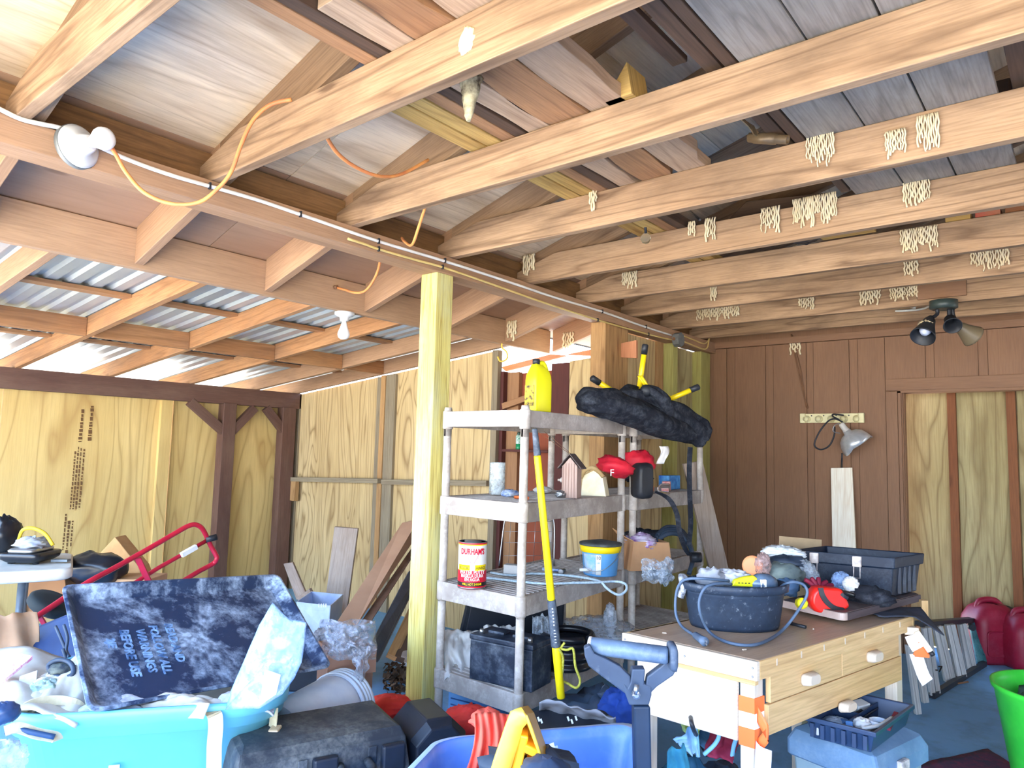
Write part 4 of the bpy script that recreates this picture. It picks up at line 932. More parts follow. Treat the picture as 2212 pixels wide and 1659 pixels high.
mb = MB()
for s in (-1, 1):
    mb.tube([b+V((cos(a0+s*aa)*(r+.001), sin(a0+s*aa)*(r+.001), zz*H)) for aa, zz in ((.1, .56), (.2, .62), (.32, .68), (.4, .74))], .0012, 5).tube([b+V((cos(a0+s*aa)*(r+.001), sin(a0+s*aa)*(r+.001), zz*H)) for aa, zz in ((.3, .67), (.42, .67))], .001, 5)
mb.build('line_drawing', flat('print_pink', (214, 150, 150), .5), t)
# blue bucket with yellow collar
b = onZ(1309, 1246, z)+V((-.06, .04, 0)); k = dep(b)/FPX; r = 38*k; H = 66*k
t = thing('bucket', 'blue plastic bucket with yellow collar and dark lid on the third deck', 'bucket', b); a0 = atan2(-b.y, -b.x)
M_bk = paint('bucket_blue', (104, 168, 220), (90, 152, 206), rough=.4, bump=0)
MB().lathe(b, [(.0001, 0), (r*.92, 0), (r*.95, .006), (r*1.05, H*.72), (r*1.05, H*.74)], 36, cap1=False).build('pail', M_bk, t)
MB().lathe(b+V((0, 0, H*.74)), [(r*1.05, 0), (r*1.15, .002), (r*1.17, H*.1), (r*1.19, H*.2), (r*1.14, H*.22)], 36, cap0=False).build('collar', M_cy, t)
MB().lathe(b+V((0, 0, H*.955)), [(r*1.2, 0), (r*1.22, .006), (r*1.2, .012), (r*.9, .016), (.0001, .03)], 36).build('lid', paint('bucket_lid', (52, 58, 62), (92, 98, 100), rough=.6, scale=14), t)
def bw(mb, u0, u1, z0, z1): return mb.sheet(lambda u, v: b+V((cos(a0+u0+(u1-u0)*u)*(r*(.95+.1*(z0+(z1-z0)*v)/.72)+.001), sin(a0+u0+(u1-u0)*u)*(r*(.95+.1*(z0+(z1-z0)*v)/.72)+.001), (z0+(z1-z0)*v)*H)), 12, 4)
bw(MB(), -1.1, -.25, .08, .70).build('picture_label', paint('bucket_picture', (190, 200, 220), (110, 180, 230), rough=.5, scale=18, dust=(240, 220, 190), dustamt=.5), t, recalc=True, solid=.0008)
bw(MB(), -.25, .05, .06, .70).build('white_label', M_cw, t, recalc=True, solid=.001)
def bwrap(txt, size, zz, ang, mat, sx=1): MB().text(txt, size, None, fn=lambda p: b+V((cos(a0+ang+p.x/r)*(r*(.95+.1*zz/.72)+.002+p.z), sin(a0+ang+p.x/r)*(r*(.95+.1*zz/.72)+.002+p.z), zz*H+p.y)), sx=sx, depth=.0005).build('lettering', mat, t)
bwrap('10', .024, .60, -.1, M_ck); bwrap('LBS', .010, .44, -.1, M_bk)
MB().tube([b+V((cos(a0+x)*r*1.17, sin(a0+x)*r*1.17, zz*H)) for x, zz in ((1.2, .84), (.9, .6), (.4, .35), (0, .22), (-.5, .2), (-1.0, .35), (-1.35, .6), (-1.5, .84))], .0018, 6, smooth=4).build('bail', M_steel, t)
MB().lathe(b+V((cos(a0-.75)*r*1.2, sin(a0-.75)*r*1.2, H*.2))-V((RT.x, RT.y, 0))*.03, [(.008, 0), (.008, .06)], 10, RT).build('bail_grip', M_white, t)
# rope, block, tool, basket
M_rope = paint('pale_rope', (196, 214, 224), (160, 182, 198), rough=.9, scale=120, bump=.5)
pts = [onZ(x, y, z+.008) for x, y in ((1050, 1248), (1085, 1252), (1130, 1257), (1180, 1261), (1240, 1259), (1290, 1258), (1325, 1256), (1343, 1258))]
pts += [at(1353, 1264, dep(pts[-1])-.03), at(1352, 1276, dep(pts[-1])-.05), at(1338, 1285, dep(pts[-1])-.06), at(1322, 1279, dep(pts[-1])-.05), at(1308, 1268, dep(pts[-1])-.03)]+[onZ(x, y, z+.009) for x, y in ((1296, 1256), (1262, 1248), (1210, 1242), (1150, 1239), (1105, 1243), (1060, 1237))]
MB().tube(pts, .0062, 7, smooth=4).build('rope', M_rope, label='pale rope laid along the third deck with its loop over the edge', cat='rope')
b = onZ(1104, 1246, z)+V((-.02, .03, 0)); MB().cbox(b+V((0, 0, .028)), (.075, .05, .055), rot('Z', 20)).build('foam_block', paint('grey_block', (206, 206, 204), (188, 188, 188), rough=.8), bev=.003, label='light grey block behind the rope on the third deck', cat='block')
b = onZ(1215, 1238, z)+V((0, 0, .012)); t = thing('claw_hammer', 'small dark hammer lying at the back of the third deck', 'hammer', b-V((0, 0, .012)))
MB().tube([b-fx*.11+V((0, 0, .0)), b], .008, 8).build('shaft', M_bluep, t); MB().lathe(b-fy*.035, [(.012, 0), (.016, .01), (.012, .02), (.012, .06), (.006, .075)], 12, fy).build('head', M_steel, t)
b = onZ(1172, 1226, z)+V((-.12, .0, .02)); k = dep(b)/FPX
t = thing('wire_basket', 'tall chrome wire basket standing at the back of the third deck', 'basket', b)
Rb = MX((RT, UP, FW)).transposed()
def wb_(x, y, zz=0): return b+RT*(x*k)+V((0, 0, -y*k))+V((FW.x, FW.y, 0))*zz
for dz in (0, .02, .04): MB().tube([wb_(-56, 10, dz), wb_(-50, -60, dz), wb_(-44, -95, dz), wb_(-30, -104, dz), wb_(42, -104, dz), wb_(55, -96, dz), wb_(62, -70, dz), wb_(62, 10, dz)], .004, 8, smooth=4).build('frame_wire', M_steel, t)
mb = MB()
for x in range(-36, 56, 18): mb.tube([wb_(x, 5, .03), wb_(x+3, -100, .03)], .0013, 5)
for y in (-10, -38, -62, -84): mb.tube([wb_(-46, y, .03), wb_(60, y, .03)], .0013, 5)
mb.build('wire_grid', M_steel, t)
# rear shelf, third deck: tan carton, bag of hardware, welding hoses, cup
M_card = paint('tan_card', (206, 158, 116), (190, 142, 100), rough=.85, scale=5, bump=.05)
b = onZ(1418, 1238, z)+V((-.06, .05, 0))
t = thing('cardboard_box', 'open tan cardboard carton on the third deck of the rear shelf', 'box', b)
k = dep(b)/FPX; w, H = 98*k, 62*k; fx2 = (V((RT.x, RT.y, 0))*.96+V((FW.x, FW.y, 0))*.28).normalized(); fy2 = V((-fx2.y, fx2.x, 0))
MB().prism([b-fx2*w/2, b+fx2*w*.52, b+fx2*w*.44+V((0, 0, H*.95)), b-fx2*w*.42+V((0, 0, H))], fy2*.005).build('front_panel', M_card, t)
MB().prism([b+fx2*w*.52+fy2*.005, b+fx2*w*.52+fy2*.2, b+fx2*w*.44+fy2*.2+V((0, 0, H)), b+fx2*w*.44+fy2*.005+V((0, 0, H*.95))], fx2*.005).build('side_panel', M_card, t)
MB().prism([b-fx2*w*.5+fy2*.005, b-fx2*w*.5+fy2*.2, b-fx2*w*.42+fy2*.2+V((0, 0, H)), b-fx2*w*.42+fy2*.005+V((0, 0, H))], fx2*.005).build('side_panel', M_card, t)
MB().prism([b-fx2*w/2+fy2*.2, b+fx2*w*.5+fy2*.2, b+fx2*w*.44+fy2*.2+V((0, 0, H)), b-fx2*w*.42+fy2*.2+V((0, 0, H))], fy2*.005).build('back_panel', M_card, t)
MB().prism([b-fx2*w*.42+fy2*.0+V((0, 0, H)), b-fx2*w*.48+V((0, 0, H+.02))-fx2*.03, b-fx2*w*.48+fy2*.18+V((0, 0, H+.05))-fx2*.03, b-fx2*w*.42+fy2*.18+V((0, 0, H))], (0, 0, .004)).build('flap', M_card, t)
MB().blob(b+fy2*.08-fx2*.03+V((0, 0, H*.92)), (.10, .06, .05), .5, 4, 3, sharp=True).build('plastic_packet', paint('violet_packet', (210, 206, 216), (150, 90, 170), rough=.25, scale=20, spec=.7), label='shiny white and violet packet poking out of the tan carton', cat='packet')
M_film = clear('clear_film', (200, 210, 222), .28, .12, .3)
b = onZ(1425, 1248, z)+V((0, -.03, .0))
t = thing('hardware_bag', 'clear plastic bag of hardware drooping over the rear shelf edge', 'bag', b)
def film(parent, px0, py0, px1, py1, d0, d1, seed, mat, amp=.04, freq=5, nm='bag_film', taper=0):
    mb = MB(); cxp = (px0+px1)/2
    def f(u, v):
        x = px0+(px1-px0)*u; x += (cxp-x)*taper*v
        n = NZ.noise(V((u*freq, v*freq, seed))); r_ = abs(NZ.noise(V((u*freq*2.2, v*freq*2.2, seed+3))))
        bul = sin(pi*u)*sin(pi*(.15+.8*v))
        return at(x+9*NZ.noise(V((u*3, v*4, seed+7))), py0+(py1-py0)*v+10*NZ.noise(V((u*4, v*2, seed+5))), d0+(d1-d0)*v-amp*1.4*bul+amp*n+amp*r_)
    mb.sheet(f, 34, 26); return mb.build(nm, mat, parent, solid=.0008)
film(t, 1386, 1208, 1452, 1256, dep(b)-.02, dep(b)-.05, 21, M_film, .035)
film(t, 1418, 1212, 1456, 1264, dep(b)-.05, dep(b)-.07, 25, M_film, .03, taper=.5)
MB().blob(at(1410, 1238, dep(b)-.03), (.04, .03, .02), .4, 3, 22).build('hardware', M_greyc if 'M_greyc' in globals() else M_steel, t)
MB().cbox(at(1408, 1228, dep(b)-.06), (.03, .004, .03), Rb).build('paper_tag', M_paper, t)
M_hose = paint('dark_hose', (40, 52, 70), (60, 74, 92), rough=.5, bump=.05)
t = thing('hose_bundle', 'bundle of dark rubber hose and mask humped behind the tan carton', 'hose', at(1465, 1240, 4.1))
for i, dd in enumerate((0, .02, .045, .07)): MB().tube([at(1410+i*3, 1175-i*6, 4.0), at(1440, 1154-i*5, 4.02+dd), at(1470, 1156-i*4, 4.05+dd), at(1490, 1180-i*2, 4.05+dd), at(1496, 1210, 4.05+dd), at(1488, 1240, 4.0+dd)], .013, 10, smooth=5).build('hose', M_hose, t)
MB().blob(at(1392, 1158, 4.15), (.12, .08, .04), .4, 3, 31).build('mask', M_canvas, t)
MB().cyl(at(1492, 1204, 3.98), at(1514, 1204, 3.98), .028).build('black_cup', M_black, label='black cup lying on its side at the end of the rear shelf', cat='cup')

# ---- fourth deck (z .318): battery, drums, rags
z = DZ[3]
M_batt = paint('battery_case', (26, 34, 48), (36, 46, 64), rough=.45, dust=(150, 160, 172), dustamt=.35, scale=8, bump=.03)
b0 = onZ(1013, 1466, z+.0); b1 = onZ(1148, 1498, z); b2 = onZ(1170, 1476, z)
ex = (b1-b0); ey = V((-ex.y, ex.x, 0)).normalized()*.175; H = .195
ctr = b0+ex/2+ey/2
t = thing('car_battery', 'dusty black car battery on the lowest visible deck of the near shelf', 'battery', ctr)
MB().pe(b0, ex, ey, (0, 0, H*.9)).build('case', M_batt, t, bev=.006)
MB().pe(b0-ex*.012-ey*.02+V((0, 0, H*.9)), ex*1.024, ey*1.04, (0, 0, H*.12)).build('lid', M_batt, t, bev=.006)
for u in (.30, .70): MB().pe(b0+ex*(u-.13)+ey*.35+V((0, 0, H*1.02)), ex*.26, ey*.3, (0, 0, .012)).build('vent_cap', M_batt, t, bev=.003)
for u in (.12, .9): MB().lathe(b0+ex*u+ey*.2+V((0, 0, H*1.02)), [(.012, 0), (.01, .02)], 12).build('terminal', M_steel, t)
for v in (.25, .8): MB().pe(b0-ey*.012+ex*.01+V((0, 0, H*v*.85)), ex*.98, ey*.012, (0, 0, .006)).build('case_rib', M_batt, t)
c = onZ(1228, 1450, z)+V((-.05, .06, 0))
t = thing('hose_reel', 'black ridged plastic reel standing behind the yellow handle on the lower deck', 'reel', c)
MB().lathe(c, [(.11, 0), (.12, .006), (.12, .022), (.105, .03), (.105, .045), (.12, .052), (.12, .066), (.1, .075), (.1, .1), (.125, .11), (.13, .125), (.12, .135), (.08, .13), (.08, .1), (.0001, .1)], 32).build('reel_body', paint('gloss_black', (18, 20, 26), (28, 30, 38), rough=.3, spec=.6, bump=0), t)
MB().tube([c+V((cos(x)*.12, sin(x)*.12, .15)) for x in [i*.4 for i in range(16)]], .016, 10, smooth=3).build('hose_coil', bpy.data.materials['gloss_black'], t)
M_trunk = paint('black_trunk', (20, 26, 36), (30, 36, 48), rough=.5, bump=.03)
b = P1(.50, .30, z); c = b
t = thing('footlocker', 'big black plastic trunk lid tilted at the back of the lower deck', 'trunk', b)
qa, qb = at(985, 1395, 3.65), at(1215, 1385, 3.75); up_ = V((0, 0, .24))
MB().prism([qa, qb, qb+up_+RT*.01, qa+up_+RT*.05], V((FW.x, FW.y, 0))*.05).build('lid', M_trunk, t, bev=.012)
MB().prism([qa+RT*.04+V((0, 0, .03))-V((FW.x, FW.y, 0))*.012, qb-RT*.04+V((0, 0, .03))-V((FW.x, FW.y, 0))*.012, qb+up_*.85-RT*.03-V((FW.x, FW.y, 0))*.012, qa+up_*.85+RT*.07-V((FW.x, FW.y, 0))*.012], V((FW.x, FW.y, 0))*.012).build('lid_panel', M_trunk, t, bev=.01)
M_cloth = paint('cream_cloth', (224, 220, 214), (198, 194, 192), rough=.9, scale=8, bump=.1)
def drape(px0, py0, px1, py1, d0, d1, seed, name, mat, lab, cat, amp=.05, th=.004, freq=5):
    mb = MB(); mb.sheet(lambda u, v: at(px0+(px1-px0)*u, py0+(py1-py0)*v+14*NZ.noise(V((u*freq, v*2, seed+5))), d0+(d1-d0)*v+amp*NZ.noise(V((u*freq, v*freq*.8, seed)))+amp*.5*abs(NZ.noise(V((u*freq*2, v*freq*2, seed+2))))), 28, 20)
    return mb.build(name, mat, label=lab, cat=cat, solid=th)
drape(960, 1362, 1050, 1470, 3.55, 3.28, 3, 'drop_cloth', M_cloth, 'crumpled cream cloth spilling left of the car battery', 'cloth', .06)
drape(1045, 1352, 1118, 1396, 3.5, 3.4, 9, 'rag', M_cloth, 'crumpled cream rag lying behind the car battery', 'rag', .05)
drape(1150, 1330, 1192, 1425, 3.45, 3.35, 14, 'plastic_bag', M_film, 'clear plastic bag draped right of the front shelf post', 'bag', .05, .001)
b = P1(.06, .60, 0); 
t = thing('paper_sack', 'light blue printed box standing on the floor behind the yellow post', 'box', onZ(985, 1560, 0)+V((-.12, .2, 0)))
p0 = onZ(955, 1575, 0)+V((-.1, .14, 0)); MB().pe(p0, V((0, 0, .40)), V((.24, .03, 0)), V((-.03, .2, 0))).build('carton', paint('pale_blue_card', (110, 170, 226), (90, 150, 214), rough=.6, scale=6), t, bev=.004)
mb = MB()
for i in range(9): mb.pe(p0+V((.02, -.003, .06+.03*i)), V((.2*rnd(.5, 1), .02, 0)), V((0, 0, .006)), V((0, .002, 0)))
mb.build('print_lines', flat('dark_blue_ink', (40, 80, 140), .6), t)
# rear shelf lowest deck: clear bag
b = onZ(1290, 1385, z)+V((-.05, .15, .0))
t = thing('plastic_bag', 'big clear plastic bag lying on the lowest deck of the rear shelf', 'bag', b)
MB().blob(at(1290, 1362, 3.75), (.22, .18, .06), .5, 3, 41, sharp=True).build('bag_film', M_film, t)
MB().blob(at(1318, 1340, 3.7), (.035, .03, .085), .5, 4, 43, sharp=True).build('bag_neck', M_film, t)
# long yellow handled tool hung in front of the shelf
t = thing('tool_pole', 'long yellow fibreglass handle with black grips leaning on the near shelf', 'tool handle', at(1211, 1508, 3.02))
A, B = at(1155, 926, 3.02), at(1212, 1508, 3.0)
def sec(u0, u1, r0, r1, mat, nm, fl=1): return MB().lathe(A.lerp(B, u0), [(r0*.9, 0), (r0, .006), (r1, (B-A).length*(u1-u0)-.004), (r1*.92, (B-A).length*(u1-u0))], 16, B-A, sx=1, sy=fl).build(nm, mat, t)
M_yfib = paint('yellow_fibre', (250, 226, 24), (244, 214, 20), rough=.35, bump=0); M_grip = paint('grey_grip', (58, 66, 80), (84, 94, 108), rough=.6, scale=12, dust=(180, 190, 200), dustamt=.4)
sec(0, .10, .012, .0155, M_grip, 'end_grip'); sec(.10, .637, .0155, .0165, M_yfib, 'shaft'); sec(.637, .81, .019, .021, M_grip, 'collar_grip'); sec(.81, 1, .0185, .0175, M_yfib, 'shaft_end')
mb = MB(); p = A.lerp(B, .665); ax = (B-A).normalized(); fr = -ray(1180, 1320); fr = (fr-ax*fr.dot(ax)).normalized(); s_ = ax.cross(fr)
for i in range(6): mb.cbox(A.lerp(B, .665+i*.012)+fr*.0195, (.005, .006, .002), basis(ax, s_))
for i in range(5): mb.cbox(A.lerp(B, .745+i*.011)+fr*.0205, (.003, .012*rnd(.4, 1), .002), basis(ax, s_))
mb.build('white_print', M_paper, t)
M_yrope = paint('yellow_rope', (214, 208, 90), (170, 166, 60), rough=.9, scale=120, bump=.5)
MB().tube([at(1207, 1402, 2.99), at(1216, 1420, 3.0), at(1214, 1455, 3.0), at(1210, 1468, 3.0), at(1226, 1476, 3.02), at(1245, 1486, 3.0), at(1253, 1470, 3.0), at(1243, 1440, 3.0), at(1238, 1402, 3.0), at(1225, 1404, 3.0), at(1212, 1400, 3.0), at(1220, 1388, 3.0)], .0055, 7, smooth=5).build('lanyard', M_yrope, t)
# ================================================================ the workbench and the right side
M_bwood = board('bench_wood', (226, 190, 138), (206, 166, 112), (156, 112, 66), ky=9, rings=6, grain=.3, knots=.2, rough=.5)
M_bpale = board('bench_pale', (222, 208, 190), (210, 194, 174), (176, 146, 112), ky=6, rings=5, grain=.2, knots=.3, rough=.6)
M_btop = board('bench_top', (196, 168, 140), (176, 148, 122), (132, 104, 82), ky=5, rings=5, grain=.25, knots=.1, dirt=(170, 160, 156), dirtamt=.4, rough=.45)
BZ = .74
N0 = V((-.80, 2.18, 0)); e1 = V((.205, .98, 0)).normalized(); e2 = V((-.9985, .03, 0)).normalized(); BL_, BW = 1.075, .468
def B_(a, b, z): return N0+e1*a+e2*b+V((0, 0, z))
t = thing('workbench', 'wooden workbench with drawers and worn brown top, right of the shelves', 'workbench', B_(.5, .23, 0))
MB().prism([B_(.004, .004, BZ-.02), B_(BL_-.004, .004, BZ-.02), B_(BL_-.004, BW-.004, BZ-.02), B_(.004, BW-.004, BZ-.02)], (0, 0, .02), gdir=e1).build('bench_top', M_btop, t, bev=.002)
ap = .057
dw = MB().pe(B_(0, 0, BZ-ap), e1*BL_, -(-e2)*.018, (0, 0, ap-.001)).build('apron', M_bwood, t, bev=.003)
mb = MB()
for i in range(7): mb.pe(B_(.09+i*.145, -.001, BZ-.028), (0, 0, .02), e1*.006, e2*.002)
mb.build('dowel_end', M_bpale, dw, kind='stuff')
MB().pe(B_(-.019, -.001, BZ-ap), e2*(BW+.002), e1*.018, (0, 0, ap)).build('apron', M_bpale, t, bev=.003)
MB().pe(B_(BL_, 0, BZ-ap), e2*BW, e1*.018, (0, 0, ap)).build('apron', M_bwood, t, bev=.003)
MB().pe(B_(0, BW-.018, BZ-ap), e1*BL_, e2*.018, (0, 0, ap)).build('apron', M_bwood, t, bev=.003)
for u, v in ((.012, .02), (.012, .045), (BW-.012, .02), (BW*.5, .03)): 
    c = B_(-.0195, u, BZ-v); MB().lathe(c, [(.004, 0), (.003, .002)], 10, -e1).build('screw', M_steel, t)
# frame legs
for a, b in ((.02, .03), (.02, BW-.075), (BL_-.075, .03), (BL_-.075, BW-.075)):
    MB().pe(B_(a, b, 0), (0, 0, BZ-ap+.02), e1*.05, e2*.045).build('leg', M_bpale, t, bev=.004)
MB().pe(B_(.012, .08, BZ-.255), e2*(BW-.155), e1*.014, (0, 0, .2)).build('end_panel', M_bpale, t, bev=.002)
MB().pe(B_(.008, .02, BZ-ap-.022), e2*(BW-.04), e1*.02, (0, 0, .022)).build('end_rail', M_bwood, t, bev=.002)
for k, (a0_, a1_) in enumerate(((.085, .535), (.54, BL_-.085))):
    dr_ = MB().pe(B_(a0_, .016, BZ-.143), e1*(a1_-a0_), e2*.016, (0, 0, .082)).build('drawer', M_bwood, t, bev=.002)
    c = B_((a0_+a1_)/2-.01, .016, BZ-.105)
    mb = MB(); mb.loft([[c+e1*x-e2*zz+V((0, 0, y)) for x, y in rrect(w_, h_, .012, 3)] for w_, h_, zz in ((.075, .034, 0), (.08, .038, .006), (.07, .034, .022), (.06, .028, .03))]); mb.build('drawer_pull', M_bpale, dr_)
MB().pe(B_(.07, .014, BZ-.235), e1*(BL_-.14), e2*.016, (0, 0, .09)).build('front_rail', M_bwood, t, bev=.002)
c = B_(.53, .01, BZ-.235); MB().loft([[c+e1*x-e2*zz+V((0, 0, y)) for x, y in rrect(w_, h_, .012, 3)] for w_, h_, zz in ((.075, .03, 0), (.08, .034, .006), (.06, .026, .03))]).build('drawer_pull', M_bpale, t)
MB().pe(B_(.03, .06, .12), e2*(BW-.13), e1*.03, (0, 0, .04)).pe(B_(BL_-.06, .06, .12), e2*(BW-.13), e1*.03, (0, 0, .04)).build('stretcher', M_bpale, t)
# barrier tape round the near leg and the far leg
M_otape = paint('orange_tape', (250, 120, 60), rough=.5, bump=0); M_wtape = paint('white_tape', (246, 240, 240), rough=.5, bump=0)
t = thing('barrier_tape', 'orange and white barrier tape tied round the near bench leg', 'tape', B_(.02, .03, .4))
for z0, z1, mt in ((.575, .62, M_otape), (.53, .575, M_wtape), (.475, .53, M_otape)):
    MB().pe(B_(.0175, .0275, z0), e2*.05, e1*.055, (0, 0, z1-z0)).build('tape_band', mt, t)
MB().sheet(lambda u, v: B_(.02-.02*u, .025-.01*u-.045*v*(1-.3*u), .50-.17*u-.02*v)+V((0, -.012*sin(v*4+u*3), 0)), 10, 6).build('tape_tail', M_wtape, t, solid=.001)
MB().sheet(lambda u, v: B_(.03, .03-.035*(1-abs(2*u-1))-.003, .60-.10*u-.05*v), 10, 3).build('tape_twist', M_otape, t, solid=.001)
d = dep(B_(BL_-.02, 0, .6))
t = thing('barrier_tape', 'barrier tape strip hanging from the far bench leg beside the slats', 'tape', at(1985, 1480, d))
def strip(pp, mt, nm, w=28): 
    P = [at(x, y, d+z) for x, y, z in pp]; return MB().strap(P, w*d/FPX, .0015, RT*.9+UP*.25, smooth=4).build(nm, mt, t)
strip([(1968, 1372, -.02), (1976, 1390, -.03), (1984, 1402, -.04)], M_wtape, 'tape_white'); strip([(1978, 1400, -.035), (1990, 1408, -.04), (1992, 1420, -.045)], M_otape, 'tape_orange', 30)
strip([(1978, 1412, -.03), (1986, 1435, -.05), (1995, 1460, -.06), (2004, 1474, -.06)], M_wtape, 'tape_white', 26)

# ---- oval black tub with tools
M_tub = paint('tub_plastic', (44, 58, 78), (36, 48, 66), rough=.5, spec=.4, scale=26, dust=(190, 204, 220), dustamt=.4, fine=120, lo=.58, hi=.72)  # black plastic, blue cast of the daylight tinted into its colour
b = onZ(1586, 1352, BZ+.001); d = dep(b); k = d/FPX
ang = atan2(RT.y, RT.x); tx = V((cos(ang), sin(ang), 0)); ty = V((-sin(ang), cos(ang), 0))
t = thing('oval_tub', 'black oval plastic tub full of tools on the near end of the workbench', 'tub', b)
def ov(rx, ry, z, n=40): return [b+tx*rx*cos(2*pi*j/n)+ty*ry*sin(2*pi*j/n)+V((0, 0, z)) for j in range(n)]
rx, ry, H = 100*k, .105, .155
MB().loft([ov(rx*.93, ry*.93, 0), ov(rx*.96, ry*.96, .012), ov(rx*1.06, ry*1.08, H*.8), ov(rx*1.08, ry*1.1, H*.82), ov(rx*1.15, ry*1.18, H*.85), ov(rx*1.17, ry*1.2, H), ov(rx*1.13, ry*1.15, H+.004), ov(rx*1.1, ry*1.12, H*.98), ov(rx*1.02, ry*1.04, H*.6), ov(rx*.9, ry*.9, .03)], True, True, True).build('tub_body', M_tub, t)
rim = b+V((0, 0, H))
M_greyc = paint('grey_cloth', (176, 180, 190), (146, 152, 164), rough=.9, scale=14, bump=.2)
MB().blob(rim+tx*-.07+ty*.05+V((0, 0, -.005)), (.055, .05, .045), .35, 3, 51).build('grey_cloth', M_greyc, label='grey cloth bundle at the left inside the oval tub', cat='cloth')
MB().blob(rim+tx*.01+ty*.06+V((0, 0, .0)), (.09, .05, .035), .5, 4, 52, sharp=True).build('crumpled_bag', paint('pale_bag', (214, 216, 224), (180, 186, 200), rough=.4, spec=.6, scale=20, bump=.3), label='pale crumpled bag lying along the back of the oval tub', cat='bag')
c = rim+tx*.035-ty*.04+V((0, 0, .004)); t2 = thing('utility_knife', 'yellow utility knife body sticking out of the oval tub', 'knife', c)
Rk = basis(tx+V((0, 0, .03)), ty); mb = MB(); mb.prism([c+tx*-.055+V((0, 0, -.012)), c+tx*.045+V((0, 0, -.014)), c+tx*.042+V((0, 0, .012)), c+tx*.025+V((0, 0, .026)), c+tx*-.005+V((0, 0, .022)), c+tx*-.045+V((0, 0, .010))], ty*.022); mb.build('knife_body', M_yel, t2, bev=.004)
mb = MB()
for i in range(4): mb.cbox(c-ty*.0+tx*(-.03+i*.012)+V((0, 0, .0)), (.006, .004, .003), Rk)
mb.build('grip_ridges', M_black, t2)
MB().cbox(c+tx*.055+V((0, 0, 0)), (.022, .02, .03), Rk).build('white_tab', M_paper, t2, bev=.002)
t2 = MB().lathe(rim+tx*.06-ty*.02+V((0, 0, 0)), [(.012, -.02), (.026, .0), (.036, .02), (.037, .06), (.026, .085), (.0001, .088)], 20, tx+ty*.2+V((0, 0, -.05))).build('drill_bottle', paint('smoky_plastic', (104, 128, 156), (70, 90, 116), rough=.25, spec=.7, scale=14), label='smoky blue plastic tool housing lying in the oval tub', cat='tool')
M_cordb = paint('grey_blue_cord', (74, 94, 120), (90, 110, 136), rough=.5, bump=0)
t = thing('power_cord', 'grey rubber power cord looped over and around the oval tub', 'cord', onZ(1520, 1388, BZ))
df = d-.13
oz = lambda x, y: onZ(x, y, BZ+.008)
MB().tube([at(1580, 1262, d-.06), at(1555, 1260, d-.1), at(1525, 1268, df), at(1511, 1295, df), at(1513, 1325, df), oz(1530, 1362), oz(1562, 1384), oz(1610, 1394), oz(1650, 1387), oz(1690, 1362), at(1722, 1322, d-.04), at(1743, 1285, d-.03), at(1737, 1264, d-.02), at(1715, 1257, d-.02), at(1695, 1262, d-.02), at(1680, 1275, d-.05)], .0052, 9, smooth=5).build('cord_loop', M_cordb, t)
MB().tube([at(1575, 1255, d-.02), at(1520, 1250, d-.05), at(1480, 1252, d-.02), at(1464, 1270, d), at(1459, 1300, d), at(1461, 1330, d-.02), oz(1472, 1352), oz(1490, 1366), oz(1505, 1374)], .005, 9, smooth=5).build('cord_loop', M_cordb, t)
p, q = onZ(1503, 1373, BZ+.013), onZ(1522, 1386, BZ+.015); pl = MB().lathe(p, [(.008, -.012), (.012, .0), (.013, (q-p).length*.7), (.015, (q-p).length), (.0001, (q-p).length)], 14, q-p).build('plug', M_cordb, t)
for s in (-1, 1): MB().cbox(q+(q-p).normalized()*.01+UP*.005*s, (.02, .0015, .006), basis(q-p, RT)).build('prong', M_steel, pl)
MB().tube([rim+tx*-.17+V((0, 0, -.002)), rim+tx*-.19+V((0, 0, .015)), at(1476, 1268, d), at(1470, 1290, d)], .013, 8, smooth=4).build('foil_strip', paint('crumpled_film', (180, 186, 196), (90, 96, 110), rough=.25, spec=.8, scale=60, bump=.6), label='shiny crumpled film hanging over the left rim of the oval tub', cat='film')

# ---- tray / board under the black toolbox
M_slab = paint('slab_edge', (196, 176, 168), (170, 150, 144), rough=.45, bump=.02); M_slabd = paint('slab_top', (92, 80, 80), (76, 66, 66), rough=.6, dust=(160, 150, 150), dustamt=.35, scale=14)
pA, pB, pC = onZ(1690, 1296, .785), onZ(1822, 1325, .785), onZ(1990, 1283, .785)
t = thing('serving_board', 'dark rounded board with pale metal edge lying on the bench under the toolbox', 'board', (pA+pC)/2)
ea, eb = (pA-pB), (pC-pB); La, Lb = ea.length, eb.length; ea, eb = ea.normalized(), eb.normalized()
def slab(w0, z0, z1): 
    R = []
    r = .022; c0 = (pA+pC)/2
    base = [(r, 0), (La, 0), (La, Lb), (r, Lb), (0, Lb-r), (0, r)]
    pts = []
    for i in range(6): a_ = pi/2*i/5; pts.append((r-r*cos(a_), r-r*sin(a_)))
    for x, y in pts+[(La, 0), (La, Lb), (r, Lb), (0, Lb-r)]: R.append(pB+ea*x+eb*y)
    return R
bs = slab(0, 0, 0)
MB().loft([[p+V((0, 0, -.028)) for p in bs], [p+V((0, 0, -.002)) for p in bs]], sm=False).build('board_edge', M_slab, t)
MB().loft([[p+(ea+eb)*.004+V((0, 0, -.003)) for p in bs], [p+(ea+eb)*.004+V((0, 0, .0)) for p in bs]], sm=False).build('board_top', M_slabd, t)
MB().pe(pB+eb*.03-ea*.0015+V((0, 0, -.029)), eb*(Lb-.04), ea*.004, (0, 0, .027)).build('dark_edge', board('dark_edge_wood', (104, 92, 96), (84, 74, 78), (56, 48, 52), ky=10, grain=.3), t)
for s in (.1, .8): MB().pe(pB+ea*.05+eb*(Lb*s)+V((0, 0, -.046)), ea*.05, eb*.05, (0, 0, .019)).build('foot', M_black, t)
